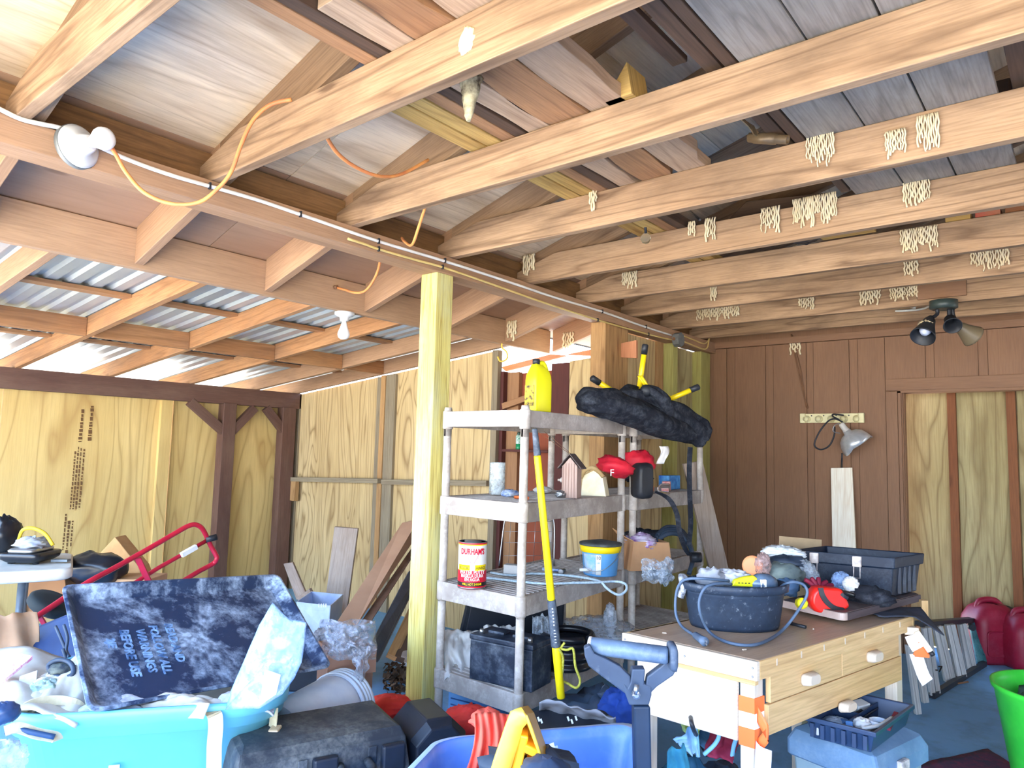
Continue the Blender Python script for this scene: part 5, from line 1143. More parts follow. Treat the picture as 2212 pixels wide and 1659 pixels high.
M_tbox = paint('black_toolbox', (22, 36, 56), (18, 28, 46), rough=.5, dust=(130, 146, 164), dustamt=.16, scale=7, fine=140, lo=.5)  # black box coloured navy to carry the bluish light
zt = .787
f0, f1 = onZ(1712, 1292, zt)+V((0, .22, 0)), onZ(1928, 1293, zt)+V((0, .0, 0))
f1 = onZ(1930, 1291, zt); f2 = onZ(1985, 1278, zt); dq = dep(f1); Hh = 85*dq/FPX
ex = (at(1722, 1265, dq+.17)-f1); ex.z = 0; ey = (f2-f1); ey.z = 0; ey = ey.normalized()*.26
t = thing('tool_box', 'open black plastic toolbox with two pale latches at the back of the workbench', 'toolbox', f1+ex/2+ey/2)
def tq(s, z, o=0): 
    u, v = ex.normalized(), ey.normalized()
    return [f1-u*o-v*o+V((0, 0, z)), f1+ex+u*o-v*o+V((0, 0, z)), f1+ex+ey+u*o+v*o+V((0, 0, z)), f1+ey-u*o+v*o+V((0, 0, z))]
MB().loft([tq(0, 0, -.012), tq(0, Hh*.72, .0), tq(0, Hh*.72, .010), tq(0, Hh, .014), tq(0, Hh, .004), tq(0, Hh*.72, -.006), tq(0, .01, -.02)], sm=False).build('box_body', M_tbox, t, bev=.004)
u_, v_ = ex.normalized(), ey.normalized()
for s in (.22, .40, .58, .76): MB().pe(f1+ey*s-u_*.006+V((0, 0, .01)), (0, 0, Hh*.68), v_*.006, u_*.012).build('end_rib', M_tbox, t)
M_latch = paint('pale_latch', (222, 212, 206), (150, 140, 140), rough=.5, scale=40)
for s in (.34, .79):
    c = f1+ex*s-v_*.012; lt = MB().pe(c-u_*.017+V((0, 0, Hh*.70)), u_*.034, -v_*.010, (0, 0, Hh*.27)).build('latch', M_latch, t, bev=.003)
    MB().tube([c-u_*.012-v_*.006+V((0, 0, Hh*.72)), c-u_*.012-v_*.008+V((0, 0, Hh*.42)), c+u_*.012-v_*.008+V((0, 0, Hh*.42)), c+u_*.012-v_*.006+V((0, 0, Hh*.72))], .0022, 6).build('wire_bail', M_latch, lt)
# things lying in front of the toolbox
zt = .786
M_dred = paint('dark_red_rubber', (130, 26, 56), (110, 18, 46), rough=.6)
c = at(1768, 1274, dq-.17); t = thing('rubber_glove', 'dark red rubber glove with spread fingers behind the red tape case', 'glove', V((c.x, c.y, zt)))
MB().blob(c+V((0, 0, -.012)), (.03, .03, .022), .2, 3, 61).build('palm', M_dred, t)
for (x, y, dd) in ((1738, 1252, 0), (1752, 1248, 0), (1768, 1248, .01), (1786, 1256, .01), (1799, 1264, .01)):
    MB().tube([c, c.lerp(at(x, y, dq-.16+dd), .6)+V((0, 0, .004)), at(x, y, dq-.16+dd)], lambda s: .0105-.003*s*s, 9, smooth=3).build('finger', M_dred, t)
M_rplast = paint('red_plastic', (240, 42, 34), rough=.3, spec=.5, bump=0)
c = at(1788, 1294, dq-.22); kz = dep(c)/FPX; Rc = MX((RT, UP, -FW)).transposed()
t = thing('tape_case', 'red case with black curved band, lying on the dark board', 'tool', V((c.x, c.y, zt)))
def P2d(x, y, z=0): return c+RT*(x*kz)+V((0, 0, -y*kz))+V((FW.x, FW.y, 0))*z
out = [(-40, 10), (-38, -10), (-28, -24), (-12, -26), (10, -24), (26, -22), (34, -8), (42, 10), (38, 18), (20, 24), (-8, 27), (-28, 26)]
mb = MB(); mb.loft([[P2d(x*s, y*s, z) for x, y in [(p.x, p.y) for p in crv([V((a, b_, 0)) for a, b_ in out], 4, True)]] for s, z in ((.82, -.022), (.97, -.016), (1, 0), (1, .03), (.95, .036))]); mb.build('case_body', M_rplast, t)
MB().strap([P2d(-20, -26, -.02), P2d(-18, -12, -.025), P2d(-8, 4, -.026), P2d(8, 16, -.025), P2d(28, 21, -.022)], .019, .006, RT*.8+UP*.3, smooth=4).build('black_band', M_black, t)
MB().strap([P2d(24, -14, -.02), P2d(30, -8, -.022), P2d(38, -4, -.02)], .012, .008, UP, smooth=3).build('black_clip', M_black, t)
c = onZ(1727, 1303, .806); MB().lathe(c, [(.017, 0), (.021, .006), (.021, .03), (.016, .036)], 8, -FW+UP*.3, sm=False).build('bottle_top', M_yel, bev=.003, label='yellow faceted plastic cap left of the red case', cat='cap')
for i, x in enumerate((1822, 1829, 1836)):
    pass
MB().tube([at(1812, 1278, dq-.2), at(1826, 1282, dq-.19), at(1842, 1286, dq-.17)], .012, 10, smooth=3).build('cable_gland', bpy.data.materials['gloss_black'], label='glossy black ribbed cable end touching the red case', cat='cable')
MB().blob(at(1880, 1288, dq-.10), (.085, .06, .038), .4, 2.5, 63).build('black_bag', M_canvas, label='limp black cloth bag lying in front of the toolbox', cat='bag')
MB().blob(at(1838, 1262, dq-.07), (.03, .03, .03), .4, 4, 64, sharp=True).build('paper_scrap', M_paper, label='small pale scrap between the red case and black bag', cat='paper')
MB().blob(at(1822, 1262, dq-.03), (.04, .03, .05), .5, 4, 65, sharp=True, R=rot('Y', -30)).build('plastic_bag', clear('blue_film', (150, 180, 226), .45, .12), label='bluish clear plastic bag standing behind the red case', cat='bag')
MB().blob(at(1748, 1235, dq+.02), (.03, .03, .06), .5, 4, 66, sharp=True, R=rot('Y', -35)).build('plastic_bag', M_film, label='clear plastic bag leaning on the left latch of the toolbox', cat='bag')
# left end of the heap
zz = BZ
MB().lathe(at(1626, 1222, dq+.05), [(.03, 0), (.042, .004), (.042, .012), (.03, .018)], 26, RT*-.4-FW+UP*.2).build('orange_disc', paint('orange_disc', (250, 160, 110), rough=.5), label='pale orange plastic disc behind the oval tub', cat='disc')
MB().blob(at(1648, 1222, dq+.02), (.032, .03, .052), .5, 4, 68, sharp=True).build('plastic_bag', clear('brown_film', (190, 160, 156), .5, .12), label='brownish clear bag with twisted neck beside the orange disc', cat='bag')
MB().lathe(at(1650, 1245, dq-.08), [(.014, 0), (.014, .05), (.011, .05), (.011, .01)], 16, -FW).build('black_tube', M_black, label='short black tube end pointing out of the tool heap', cat='tube')
t = thing('tool_bag', 'olive and grey tool bag sagging between the oval tub and toolbox', 'bag', at(1690, 1290, dq))
MB().blob(at(1690, 1240, dq+.03), (.085, .06, .05), .3, 2.5, 70).build('bag_body', paint('olive_cloth', (120, 134, 130), (70, 84, 92), rough=.8, scale=9), t)
MB().blob(at(1700, 1215, dq+.08), (.08, .06, .03), .4, 3, 71).build('bag_flap', M_hose, t)
MB().blob(at(1700, 1268, dq-.05), (.05, .04, .035), .3, 3, 72).build('side_pocket', paint('dull_blue', (70, 100, 136), rough=.7), t)
MB().blob(at(1692, 1194, dq+.14), (.09, .05, .03), .5, 4, 73, sharp=True).build('crumpled_paper', paint('white_crumple', (222, 226, 228), (190, 198, 204), rough=.6, bump=.4), label='crumpled white paper heaped at the toolbox corner', cat='paper')
p0, p1 = at(1680, 1188, dq+.30), at(1772, 1188, dq+.34); MB().prism([p0+V((0, 0, -.25)), p1+V((0, 0, -.25)), at(1775, 1166, dq+.34), at(1684, 1158, dq+.30)], V((FW.x, FW.y, 0))*.006).build('cardboard_sheet', paint('grey_card', (176, 152, 120), (160, 138, 108), rough=.85), label='cardboard sheet standing upright behind the toolbox', cat='cardboard')
c = onZ(1722, 1350, BZ+.006); MB().cyl(c-eb*.0-ea*-.03, c+ea*-.035, .006).build('black_marker', M_black, label='black marker lying on the bench top in front of the board', cat='marker')
for i, (x, y) in enumerate(((1435, 1367), (1608, 1403), (1757, 1358))): MB().cbox(onZ(x, y, BZ+.002), (.014, .005, .003), rot('Z', 30+i*40)).build('wood_chip', M_bpale, label=('pale wood chip on the left of the bench top', 'pale wood chip before the oval tub', 'pale wood chip beside the black marker')[i], cat='wood chip')
# far end of the bench
MB().sheet(lambda u, v: onZ(1855, 1312, BZ+.012).lerp(onZ(1988, 1312, BZ+.012), v)+V((0, 0, -.16*max(0, v-.55)*u))+(e2*-.10*u+V((.0, -.12*u, 0)))+V((0, 0, .006*NZ.noise(V((u*4, v*4, 0))))), 14, 14).build('dark_cloth', paint('dark_cloth', (62, 68, 82), (48, 52, 66), rough=.9), label='dark cloth draped over the far corner of the bench', cat='cloth', solid=.004)
MB().pe(onZ(1992, 1342, .68), (0, 0, .085), RT*.028, V((FW.x, FW.y, 0))*.03).build('wood_block', M_bwood, bev=.002, label='small block of wood standing at the far end of the bench', cat='wood block')
d = dep(B_(BL_, 0, .7))-.02
t = thing('mallet', 'wooden mallet with pale handle and black tip at the far bench corner', 'mallet', at(1990, 1400, d))
MB().cbox(at(1968, 1362, d), (.05, .034, .03), rot('Z', 20)).build('head', M_bpale, t, bev=.003)
MB().cbox(at(1982, 1359, d), (.012, .03, .028), rot('Z', 20)).build('head_band', M_rust, t, bev=.002)
MB().bar(at(1979, 1364, d-.02), at(2010, 1408, d-.06), .018, .018, RT).build('handle', M_pine, t, bev=.003)
MB().cyl(at(2010, 1408, d-.06), at(2016, 1416, d-.065), .009).build('tip', M_black, t)

# ---- slatted bench leaning behind, gas cans, green tub
M_slat = board('grey_slat', (214, 216, 214), (188, 192, 192), (110, 112, 116), ky=14, rings=6, grain=.5, knots=.2, dirt=(110, 112, 118), dirtamt=.4)
t = thing('slatted_bench', 'grey slatted garden bench tipped on end with teal bracket behind the workbench', 'bench', onZ(2070, 1470, .0))
def slat(tl, tr, bl, br, y_t, y_b, mat, nm, th=.03):
    P = [onZ(bl, y_b, .02), onZ(br, y_b-2, .02)]; dd0, dd1 = dep(P[0]), dep(P[1])
    tops = [at(tl, y_t, dd0+.10), at(tr, y_t-1, dd1+.10)]
    return MB().prism([P[0], P[1], tops[1], tops[0]], V((FW.x, FW.y, 0))*th, gdir=(0, 0, 1)).build(nm, mat, t, bev=.003)
for q in ((1995, 2003, 2012, 2022, 1358, 1504), (2004, 2012, 2023, 2033, 1356, 1500), (2018, 2026, 2044, 2054, 1354, 1474), (2027, 2037, 2055, 2066, 1353, 1471), (2045, 2053, 2069, 2079, 1351, 1467), (2054, 2064, 2080, 2090, 1350, 1464), (2072, 2079, 2091, 2100, 1350, 1448), (2080, 2088, 2101, 2111, 1348, 1445)): slat(*q, M_slat, 'slat')
for q in ((1960, 1972, 1980, 1992, 1395, 1545), (1975, 1986, 1996, 2008, 1380, 1520)): slat(*q, M_slat, 'slat')
M_teal = paint('teal_metal', (70, 140, 146), (40, 90, 100), rough=.5, scale=16, dust=(150, 190, 190), dustamt=.3)
e_ = slat(2095, 2112, 2112, 2133, 1345, 1434, M_teal, 'end_bracket', .02)
for x, y, r in ((2102, 1356, .022), (2114, 1411, .011), (2123, 1416, .011), (2117, 1421, .008)): MB().lathe(at(x, y, dep(onZ(2120, 1434, .02))+.04), [(r, 0), (r, .03)], 14, FW).build('bolt_hole', M_black, t)
pa, pb = at(1985, 1348, dep(onZ(2000, 1500, 0))+.2), at(2113, 1338, dep(onZ(2130, 1434, 0))+.16); MB().bar(pa, pb, .05, .03).build('top_rail', M_black, t)
pa, pb = onZ(2020, 1507, .02), onZ(2133, 1436, .02); MB().bar(pa+V((FW.x, FW.y, 0))*.03, pb+V((FW.x, FW.y, 0))*.03, .03, .03).build('bottom_rail', M_black, t)
MB().text('-7', .05, frame(at(2028, 1446, dep(onZ(2030, 1498, .02))+.0), RT, UP), depth=.003).build('number', M_ck, t)
c = onZ(2060, 1476, .012); MB().tube([c+RT*-.04, c+RT*.03, c+RT*.1+FW*.02], .006, 6).build('wire_stand', M_rust, label='thin rusty wire frame on the floor before the slats', cat='wire')
M_gas = paint('gas_can_red', (150, 24, 52), (130, 18, 46), rough=.45, spec=.4, scale=6, dust=(200, 110, 130), dustamt=.15)
def gascan(px0, px1, yb, lab, h=.40, turn=0):
    a = onZ((px0+px1)/2, yb, .0)+V((FW.x, FW.y, 0))*.14; w = (px1-px0)*dep(a)/FPX; u = V((RT.x, RT.y, 0)).normalized(); u = V((u.x*cos(turn)-u.y*sin(turn), u.y*cos(turn)+u.x*sin(turn), 0)); v = V((-u.y, u.x, 0))
    t = thing('fuel_can', lab, 'fuel can', a)
    def R(sx, sy, z, off=0): return [a+u*(x+off)+v*y+V((0, 0, z)) for x, y in rrect(w*sx, .26*sy, .06, 5)]
    MB().loft([R(.86, .86, .0), R(.98, .98, .02), R(1, 1, .06), R(1.0, 1.0, h*.62), R(.96, .96, h*.74), R(.76, .8, h*.9), R(.5, .6, h*.985), R(.3, .4, h)], True).build('can_body', M_gas, t)
    c = a-v*.128+V((0, 0, h*.36))-u*w*.16
    MB().loft([[c+u*x*1.0+V((0, 0, y))-v*zz for x, y in rrect(w*.36*s, h*.40*s, .03, 4)] for s, zz in ((1.12, -.002), (1.1, .008), (1, .009), (.92, .0))], cap1=True).build('side_panel', M_gas, t)
    MB().tube([a-u*w*.3+V((0, 0, h*.86)), a-u*w*.22+V((0, 0, h*1.02)), a+u*w*.1+V((0, 0, h*1.04)), a+u*w*.28+V((0, 0, h*.9))], .02, 10, smooth=5).build('handle', M_gas, t)
    MB().lathe(a+u*w*.36+V((0, 0, h*.8)), [(.035, 0), (.035, .05), (.02, .055)], 16, (.3, -.2, 1)).build('cap', M_black, t)
gascan(2124, 2222, 1440, 'dark red fuel can on the floor by the greenish plywood', .39)
gascan(2206, 2300, 1456, 'second dark red fuel can cut off by the right edge', .36)
M_gtub = paint('green_tub', (70, 222, 70), (56, 206, 60), rough=.4, spec=.5, bump=0)
zr = .50; c = onZ(2318, 1492, zr); r = (c-onZ(2150, 1478, zr)).length*.99; c0 = V((c.x, c.y, 0))
t = thing('flexible_tub', 'bright green plastic tub of grey stones at the right edge', 'tub', c0)
MB().lathe(c0, [(.0001, .002), (r*.66, .002), (r*.7, .02), (r*.96, zr-.03), (r*1.0, zr-.02), (r*1.01, zr), (r*.97, zr), (r*.93, zr-.03), (r*.84, zr-.2), (.0001, zr-.2)], 48).build('tub_body', M_gtub, t)
MB().lathe(c0, [(.0001, zr-.15), (r*.8, zr-.15), (r*.84, zr-.12), (.0001, zr-.09)], 40).build('gravel_fill', paint('dark_gravel', (84, 98, 100), (56, 68, 70), rough=.95, scale=30, bump=.5), t)
M_stone = paint('grey_stone', (104, 120, 118), (70, 84, 84), rough=.9, scale=12, bump=.3)
for i in range(16):
    a_ = i*2.4; rr_ = r*.62*sqrt((i+.6)/16); MB().blob(c0+V((cos(a_)*rr_, sin(a_)*rr_, zr-.085+rnd(-.02, .02))), (.08, .07, .05), .3, 2, i+80, 12, 8).build('stone', M_stone, label='grey stone lying in the green tub', cat='stone', group='stones in the green tub')
# grey toolbox with the organiser tray on its lid
zc = .375
La_, Lf, Lr = onZ(1703, 1568, zc), onZ(1893, 1638, zc), onZ(2002, 1585, zc)
ex, ey = (La_-Lf), (Lr-Lf); ey = ey.normalized()*max(.3, ey.length)
M_tb = paint('grey_toolbox', (112, 146, 180), (96, 128, 160), rough=.55, dust=(170, 190, 206), dustamt=.3, scale=7, fine=120)
M_tbb = paint('grey_toolbox_body', (150, 172, 180), (134, 156, 168), rough=.55, scale=6)
t = thing('tool_box', 'grey toolbox on the floor in front of the bench carrying an organiser tray', 'toolbox', V((Lf.x, Lf.y, 0))+(ex+ey)/2)
uu, vv = ex.normalized(), ey.normalized()
def q4(z, o): return [Lf-uu*o-vv*o+V((0, 0, z-zc)), Lf+ex+uu*o-vv*o+V((0, 0, z-zc)), Lf+ex+ey+uu*o+vv*o+V((0, 0, z-zc)), Lf+ey-uu*o+vv*o+V((0, 0, z-zc))]
MB().loft([q4(0, -.03), q4(.27, -.012), q4(.28, -.012)], sm=False).build('box_body', M_tbb, t, bev=.01)
MB().loft([q4(.275, .0), q4(.285, .006), q4(.335, .006), q4(.37, -.012), q4(.395, -.06)], sm=False).build('lid', M_tb, t, bev=.012)
c = Lf+ey*.42+V((0, 0, -.055)); lt = MB().pe(c-vv*.03-uu*.024+V((0, 0, -.11)), (0, 0, .13), vv*.06, uu*.02).build('latch', M_latch, t, bev=.005)
MB().pe(Lf+ey*.8-uu*.002+V((0, 0, -.22)), (0, 0, .05), vv*.02, -uu*.01).build('red_tag', M_rplast, t)
zo = .47
o0, o1, o2 = onZ(1737, 1545, zo), onZ(1890, 1582, zo), onZ(1973, 1522, zo)
ex, ey = o0-o1, o2-o1; uu, vv = ex.normalized(), ey.normalized(); H = zo-.396
t = thing('organiser_tray', 'dark blue open organiser tray full of small parts on the grey toolbox lid', 'tray', o1+(ex+ey)/2+V((0, 0, -H)))
def q5(z, o): return [o1-uu*o-vv*o+V((0, 0, z-zo)), o1+ex+uu*o-vv*o+V((0, 0, z-zo)), o1+ex+ey+uu*o+vv*o+V((0, 0, z-zo)), o1+ey-uu*o+vv*o+V((0, 0, z-zo))]
M_org = paint('organiser_blue', (44, 66, 100), (38, 58, 90), rough=.4, spec=.5, bump=0)
MB().loft([q5(zo-H, -.02), q5(zo-.016, -.006), q5(zo-.016, .004), q5(zo, .004), q5(zo, -.008), q5(zo-.016, -.012), q5(zo-H+.006, -.024)], sm=False).build('tray_body', M_org, t, bev=.003)
for i in range(6):
    MB().pe(o1+ex*(.1+.15*i)-vv*.006+V((0, 0, -.018)), V((0, 0, -H*.6)), uu*.012, vv*.014).build('side_rib', M_org, t)
MB().pe(o1+ex*.5+vv*.02+V((0, 0, -H+.006)), vv*(ey.length-.04), uu*.004, (0, 0, H*.75)).build('divider', M_org, t)
MB().pe(o1+ex*.5+ey*.52+V((0, 0, -H+.006)), ex*.45, vv*.004, (0, 0, H*.7)).build('divider', M_org, t)
def inT(a, b, z=.02): return o1+ex*a+ey*b+V((0, 0, -H+z))
items = [('plastic_bag', inT(.72, .3, .035), (.045, .035, .02), M_greyc, 'small bag of grey hardware, left in the organiser tray', 'bag'), ('white_bracket', inT(.75, .12, .03), (.04, .018, .014), M_white, 'white plastic bracket at the front left of the organiser', 'bracket'),
 ('pill_box', inT(.7, .8, .045), (.035, .02, .02), M_white, 'white box at the back left corner of the organiser', 'box'), ('cable_coil', inT(.2, .45, .045), (.035, .04, .02), paint('white_coil', (226, 230, 236), (180, 196, 220), rough=.5, scale=40), 'white cable coil on the right side of the organiser', 'cable'),
 ('paper_bag', inT(.38, .35, .045), (.03, .03, .022), M_paper, 'folded white paper bag in the middle of the organiser', 'paper'), ('pink_plug', inT(.4, .1, .03), (.026, .02, .016), paint('pink_plastic', (240, 206, 206), rough=.5), 'pale pink plug at the front of the organiser', 'plug'),
 ('blue_card', inT(.55, .25, .035), (.012, .04, .025), paint('card_blue', (70, 120, 180), rough=.5), 'blue card upright in the middle of the organiser', 'card')]
for i, (nm, c, rd, mt, lab, ct) in enumerate(items):
    if i in (1, 2, 6): MB().cbox(c, tuple(2*q for q in rd), rot('Z', 35*i)@rot('X', 12)).build(nm, mt, label=lab, cat=ct, bev=.003); continue
    if i == 3: MB().tube([c+V((cos(a_)*.03, sin(a_)*.034, .004*(a_/6))) for a_ in [j*.5 for j in range(38)]], .005, 7).build(nm, mt, label=lab, cat=ct); continue
    MB().blob(c, rd, .45, 3, 90+i, sharp=(i in (0, 2, 4)), R=rot('Z', 30*i)).build(nm, mt, label=lab, cat=ct)
mb = MB(); mb.loft([[inT(.55, .55, .05)+ey*.35*s+V((cos(a_)*.018, 0, sin(a_)*.018)) for a_ in [pi+pi*j/9 for j in range(10)]] for s in (0, 1)], closed=False, cap0=False, cap1=False); mb.build('half_tube', M_black, label='black half-round channel at the back of the organiser', cat='channel', solid=.003)
MB().bar(inT(.12, .75, .06), inT(.02, .35, .05), .014, .01).build('red_driver', M_dred, label='dark red screwdriver along the right wall of the organiser', cat='screwdriver')
MB().tube([inT(.3, .2, .05), inT(.12, .3, .06), inT(.1, .6, .06)], .006, 8, smooth=4).build('toothbrush', M_white, label='white toothbrush lying across the parts in the organiser', cat='brush')
p = onZ(2050, 1650, .006); MB().sheet(lambda u, v: onZ(1985, 1655, .006).lerp(onZ(2140, 1622, .006), u)+V((FW.x, FW.y, 0))*(.32*v-.3)+V((0, 0, .004*NZ.noise(V((u*5, v*5, 1))))), 12, 8).build('floor_mat', paint('patterned_mat', (96, 58, 84), (58, 62, 84), rough=.95, scale=9, dust=(170, 60, 90), dustamt=.6), label='dark red patterned mat on the floor beside the grey toolbox', cat='mat', solid=.005)
# board leaning in the corner behind the tub
M_gp = board('weathered_plank', (176, 158, 142), (150, 130, 116), (108, 88, 76), ky=8, rings=6, grain=.35, knots=.5, dirt=(196, 186, 178), dirtamt=.4)
MB().prism([at(1476, 1002, 4.75), at(1518, 995, 4.75), at(1576, 1236, 4.45), at(1536, 1240, 4.45)], V((FW.x, FW.y, 0))*.04, gdir=UP).build('leaning_plank', M_gp, bev=.003, label='weathered plank leaning in the corner beside the rear shelf', cat='lumber')
# stuff under the bench
t = thing('beach_umbrella', 'bundle of blue, red and yellow umbrella fabric with pale piping under the bench', 'umbrella', onZ(1520, 1660, 0))
def cl(pts, c1, c2, nm, dd=2.32, sd=0):
    P = [at(x, y, dd+(1600-y)*.0012) for x, y in pts]
    def f(u, v):
        p = P[0].lerp(P[1], u).lerp(P[3].lerp(P[2], u), v); return p+FW*(.02*NZ.noise(V((u*5, v*5, sd)))+.012*sin(u*9+sd))
    return MB().sheet(f, 12, 12).build(nm, paint(nm+str(sd), c1, c2, rough=.8, scale=7, bump=.15), t, solid=.003)
cl([(1455, 1600), (1502, 1562), (1508, 1634), (1478, 1622)], (150, 190, 224), (120, 166, 208), 'fabric_panel', 2.28, 1)
cl([(1545, 1568), (1595, 1586), (1580, 1646), (1520, 1630)], (150, 36, 62), (124, 30, 60), 'fabric_panel', 2.34, 2)
cl([(1466, 1548), (1520, 1560), (1506, 1584), (1476, 1580)], (176, 200, 110), (110, 160, 190), 'fabric_panel', 2.42, 3)
cl([(1500, 1556), (1552, 1566), (1530, 1620), (1502, 1610)], (60, 100, 130), (40, 70, 100), 'fabric_panel', 2.44, 4)
cl([(1440, 1620), (1480, 1610), (1500, 1690), (1440, 1690)], (60, 150, 180), (40, 120, 156), 'fabric_panel', 2.22, 5)
M_pip = paint('pale_piping', (130, 190, 220), rough=.7, bump=0)
for pp in ([(1548, 1570), (1553, 1590), (1542, 1610), (1520, 1630)], [(1594, 1586), (1585, 1612), (1580, 1646)], [(1500, 1562), (1506, 1600), (1508, 1634)]):
    MB().tube([at(x, y, 2.30) for x, y in pp], .007, 8, smooth=4).build('piping', M_pip, t)
for i, (x, y, dd, rd) in enumerate(((1490, 1640, 2.45, (.12, .10, .16)), (1560, 1640, 2.55, (.12, .10, .13)), (1455, 1600, 2.5, (.08, .10, .12)))):
    c = at(x, y, dd); MB().blob(V((c.x, c.y, rd[2]*.9)), rd, .25, 2.2, 110+i).build('fabric_heap', M_hose if i else paint('teal_fabric', (50, 110, 140), (34, 80, 110), rough=.8, scale=6), t)
MB().tube([at(1492, 1550, 2.2), at(1500, 1580, 2.2), onZ(1525, 1630, .01), onZ(1540, 1680, .01)], .007, 8, smooth=5).build('black_cable', M_black, label='black cable hanging under the bench down to the floor', cat='cable')
# ================================================================ the foreground and the left
# ---- T handle of the jack
M_jack = paint('jack_grip', (92, 112, 138), (76, 94, 118), rough=.45, spec=.5, scale=10, dust=(170, 190, 210), dustamt=.3)
M_jackb = paint('jack_steel', (72, 86, 106), (58, 70, 90), rough=.5, scale=6, dust=(190, 196, 200), dustamt=.3, lo=.55)
d = 1.85; k = d/FPX
t = thing('tow_bar', 'grey steel T-shaped pull handle on a square pole, in front of the workbench', 'handle', V((at(1388, 1600, d).x, at(1388, 1600, d).y, 0)))
A, B = at(1272, 1394, d+.03), at(1444, 1416, d-.03)
MB().lathe(A, [(.016, 0), (.0225, .006), (.0225, (B-A).length-.006), (.018, (B-A).length)], 24, B-A).build('grip', M_jack, t)
MB().lathe(A, [(.0001, -.003), (.017, -.002), (.0225, .0), (.0235, .004), (.0225, .008)], 20, B-A).build('end_cap', paint('pale_cap', (206, 200, 196), rough=.6), t)
mb = MB(); mb.loft([[B+(B-A).normalized()*z+RT*0+UP*(y)+(-FW)*x for x, y in rrect(w_, h_, .014, 4)] for w_, h_, z in ((.05, .06, 0), (.054, .068, .006), (.054, .068, .016), (.04, .05, .02))]); mb.build('end_bracket', M_jackb, t)
def plate(pts, th, nm, mat=M_jackb, dd=0): return MB().prism([at(x, y, d+dd) for x, y in pts], FW*th).build(nm, mat, t, bev=.004)
plate([(1262, 1400), (1275, 1394), (1284, 1412), (1310, 1424), (1340, 1440), (1362, 1462), (1366, 1498), (1352, 1500), (1300, 1462), (1272, 1440), (1264, 1420)], .022, 'yoke_arm', dd=-.01)
plate([(1398, 1462), (1430, 1438), (1446, 1420), (1464, 1428), (1466, 1440), (1455, 1460), (1420, 1484), (1404, 1500), (1392, 1500)], .022, 'yoke_arm', dd=-.01)
plate([(1345, 1474), (1356, 1486), (1362, 1474), (1366, 1446), (1394, 1446), (1392, 1478), (1408, 1484), (1408, 1502), (1402, 1524), (1360, 1524), (1352, 1502)], .03, 'center_plate', dd=-.012)
MB().cyl(at(1376, 1478, d-.03), at(1372, 1500, d-.035), .0065).build('pin', M_steel, t); MB().lathe(at(1373, 1498, d-.025), [(.011, 0), (.011, .012), (.006, .014)], 8, -FW, sm=False).build('bolt', M_steel, t)
p = at(1384, 1520, d); q = V((at(1400, 1700, d).x, at(1400, 1700, d).y, .0)); MB().bar(p, q, .043, .043, FW).build('pole', paint('pole_navy', (30, 52, 78), (22, 40, 62), rough=.5, scale=5, dust=(180, 190, 200), dustamt=.2, lo=.6), t, bev=.005)
MB().cbox(q+V((0, 0, .03)), (.22, .22, .06)).build('foot_base', M_jackb, t, bev=.01)
# ---- blue translucent bin with odds and ends
zb = .52
R0, R1 = onZ(1366, 1564, zb), onZ(955, 1597, zb); R2, R3 = onZ(830, 1730, zb), onZ(1366, 1730, zb)
M_bin = paint('blue_bin', (110, 152, 226), (92, 136, 214), rough=.35, spec=.5, scale=3, dust=(190, 210, 240), dustamt=.35, fine=20, bump=0)
t = thing('storage_bin', 'open blue plastic storage bin in the front, holding red cloth and yellow piece', 'bin', ((R0+R1+R2+R3)/4).xy.to_3d())
def bq(z, o, r=.07):
    k = 1+2*o/.5; out = []
    for x, y in rrect(k, k, .13, 5): out.append((R1.lerp(R0, x+.5)).lerp(R2.lerp(R3, x+.5), y+.5)+V((0, 0, z-zb)))
    return out
MB().loft([bq(.0, -.06), bq(zb-.03, .0), bq(zb-.03, .012), bq(zb, .014), bq(zb, .002), bq(zb-.03, -.006), bq(.02, -.066)], True).build('bin_body', M_bin, t)
mb = MB(); mb.loft([bq(zb-.006, .0145), bq(zb+.002, .0155), bq(zb+.002, .001)], True, False, False); mb.build('bin_rim', paint('bin_rim', (166, 190, 234), rough=.4, bump=0), t)
M_coral = paint('coral_cloth', (250, 112, 90), (232, 88, 72), rough=.85, scale=5, bump=.1)
t = thing('coral_cloth', 'coral red cloth hanging in folds over the back of the blue bin', 'cloth', at(1050, 1640, 1.88))
dcl = dep((R0+R1)/2)
def fold(u, v):
    x = 1022+78*u+18*(v-.4)*(-.4); y = 1538+150*v
    k_ = sin(u*17+v*2)*.5+.5*sin(u*31-v*3)+.6*NZ.noise(V((u*5, v*3, 2)))
    return at(x-12*v*(1-u)+8*sin(v*4), y+10*abs(u-.4)*(1-v), dcl-.10-.10*sin(min(1, v*1.8)*pi/2)+.016*k_)
MB().sheet(fold, 44, 24).build('folds', M_coral, t, solid=.003)
MB().blob(at(1052, 1556, dcl-.05), (.045, .05, .028), .35, 3, 131).build('bunched_top', M_coral, t)
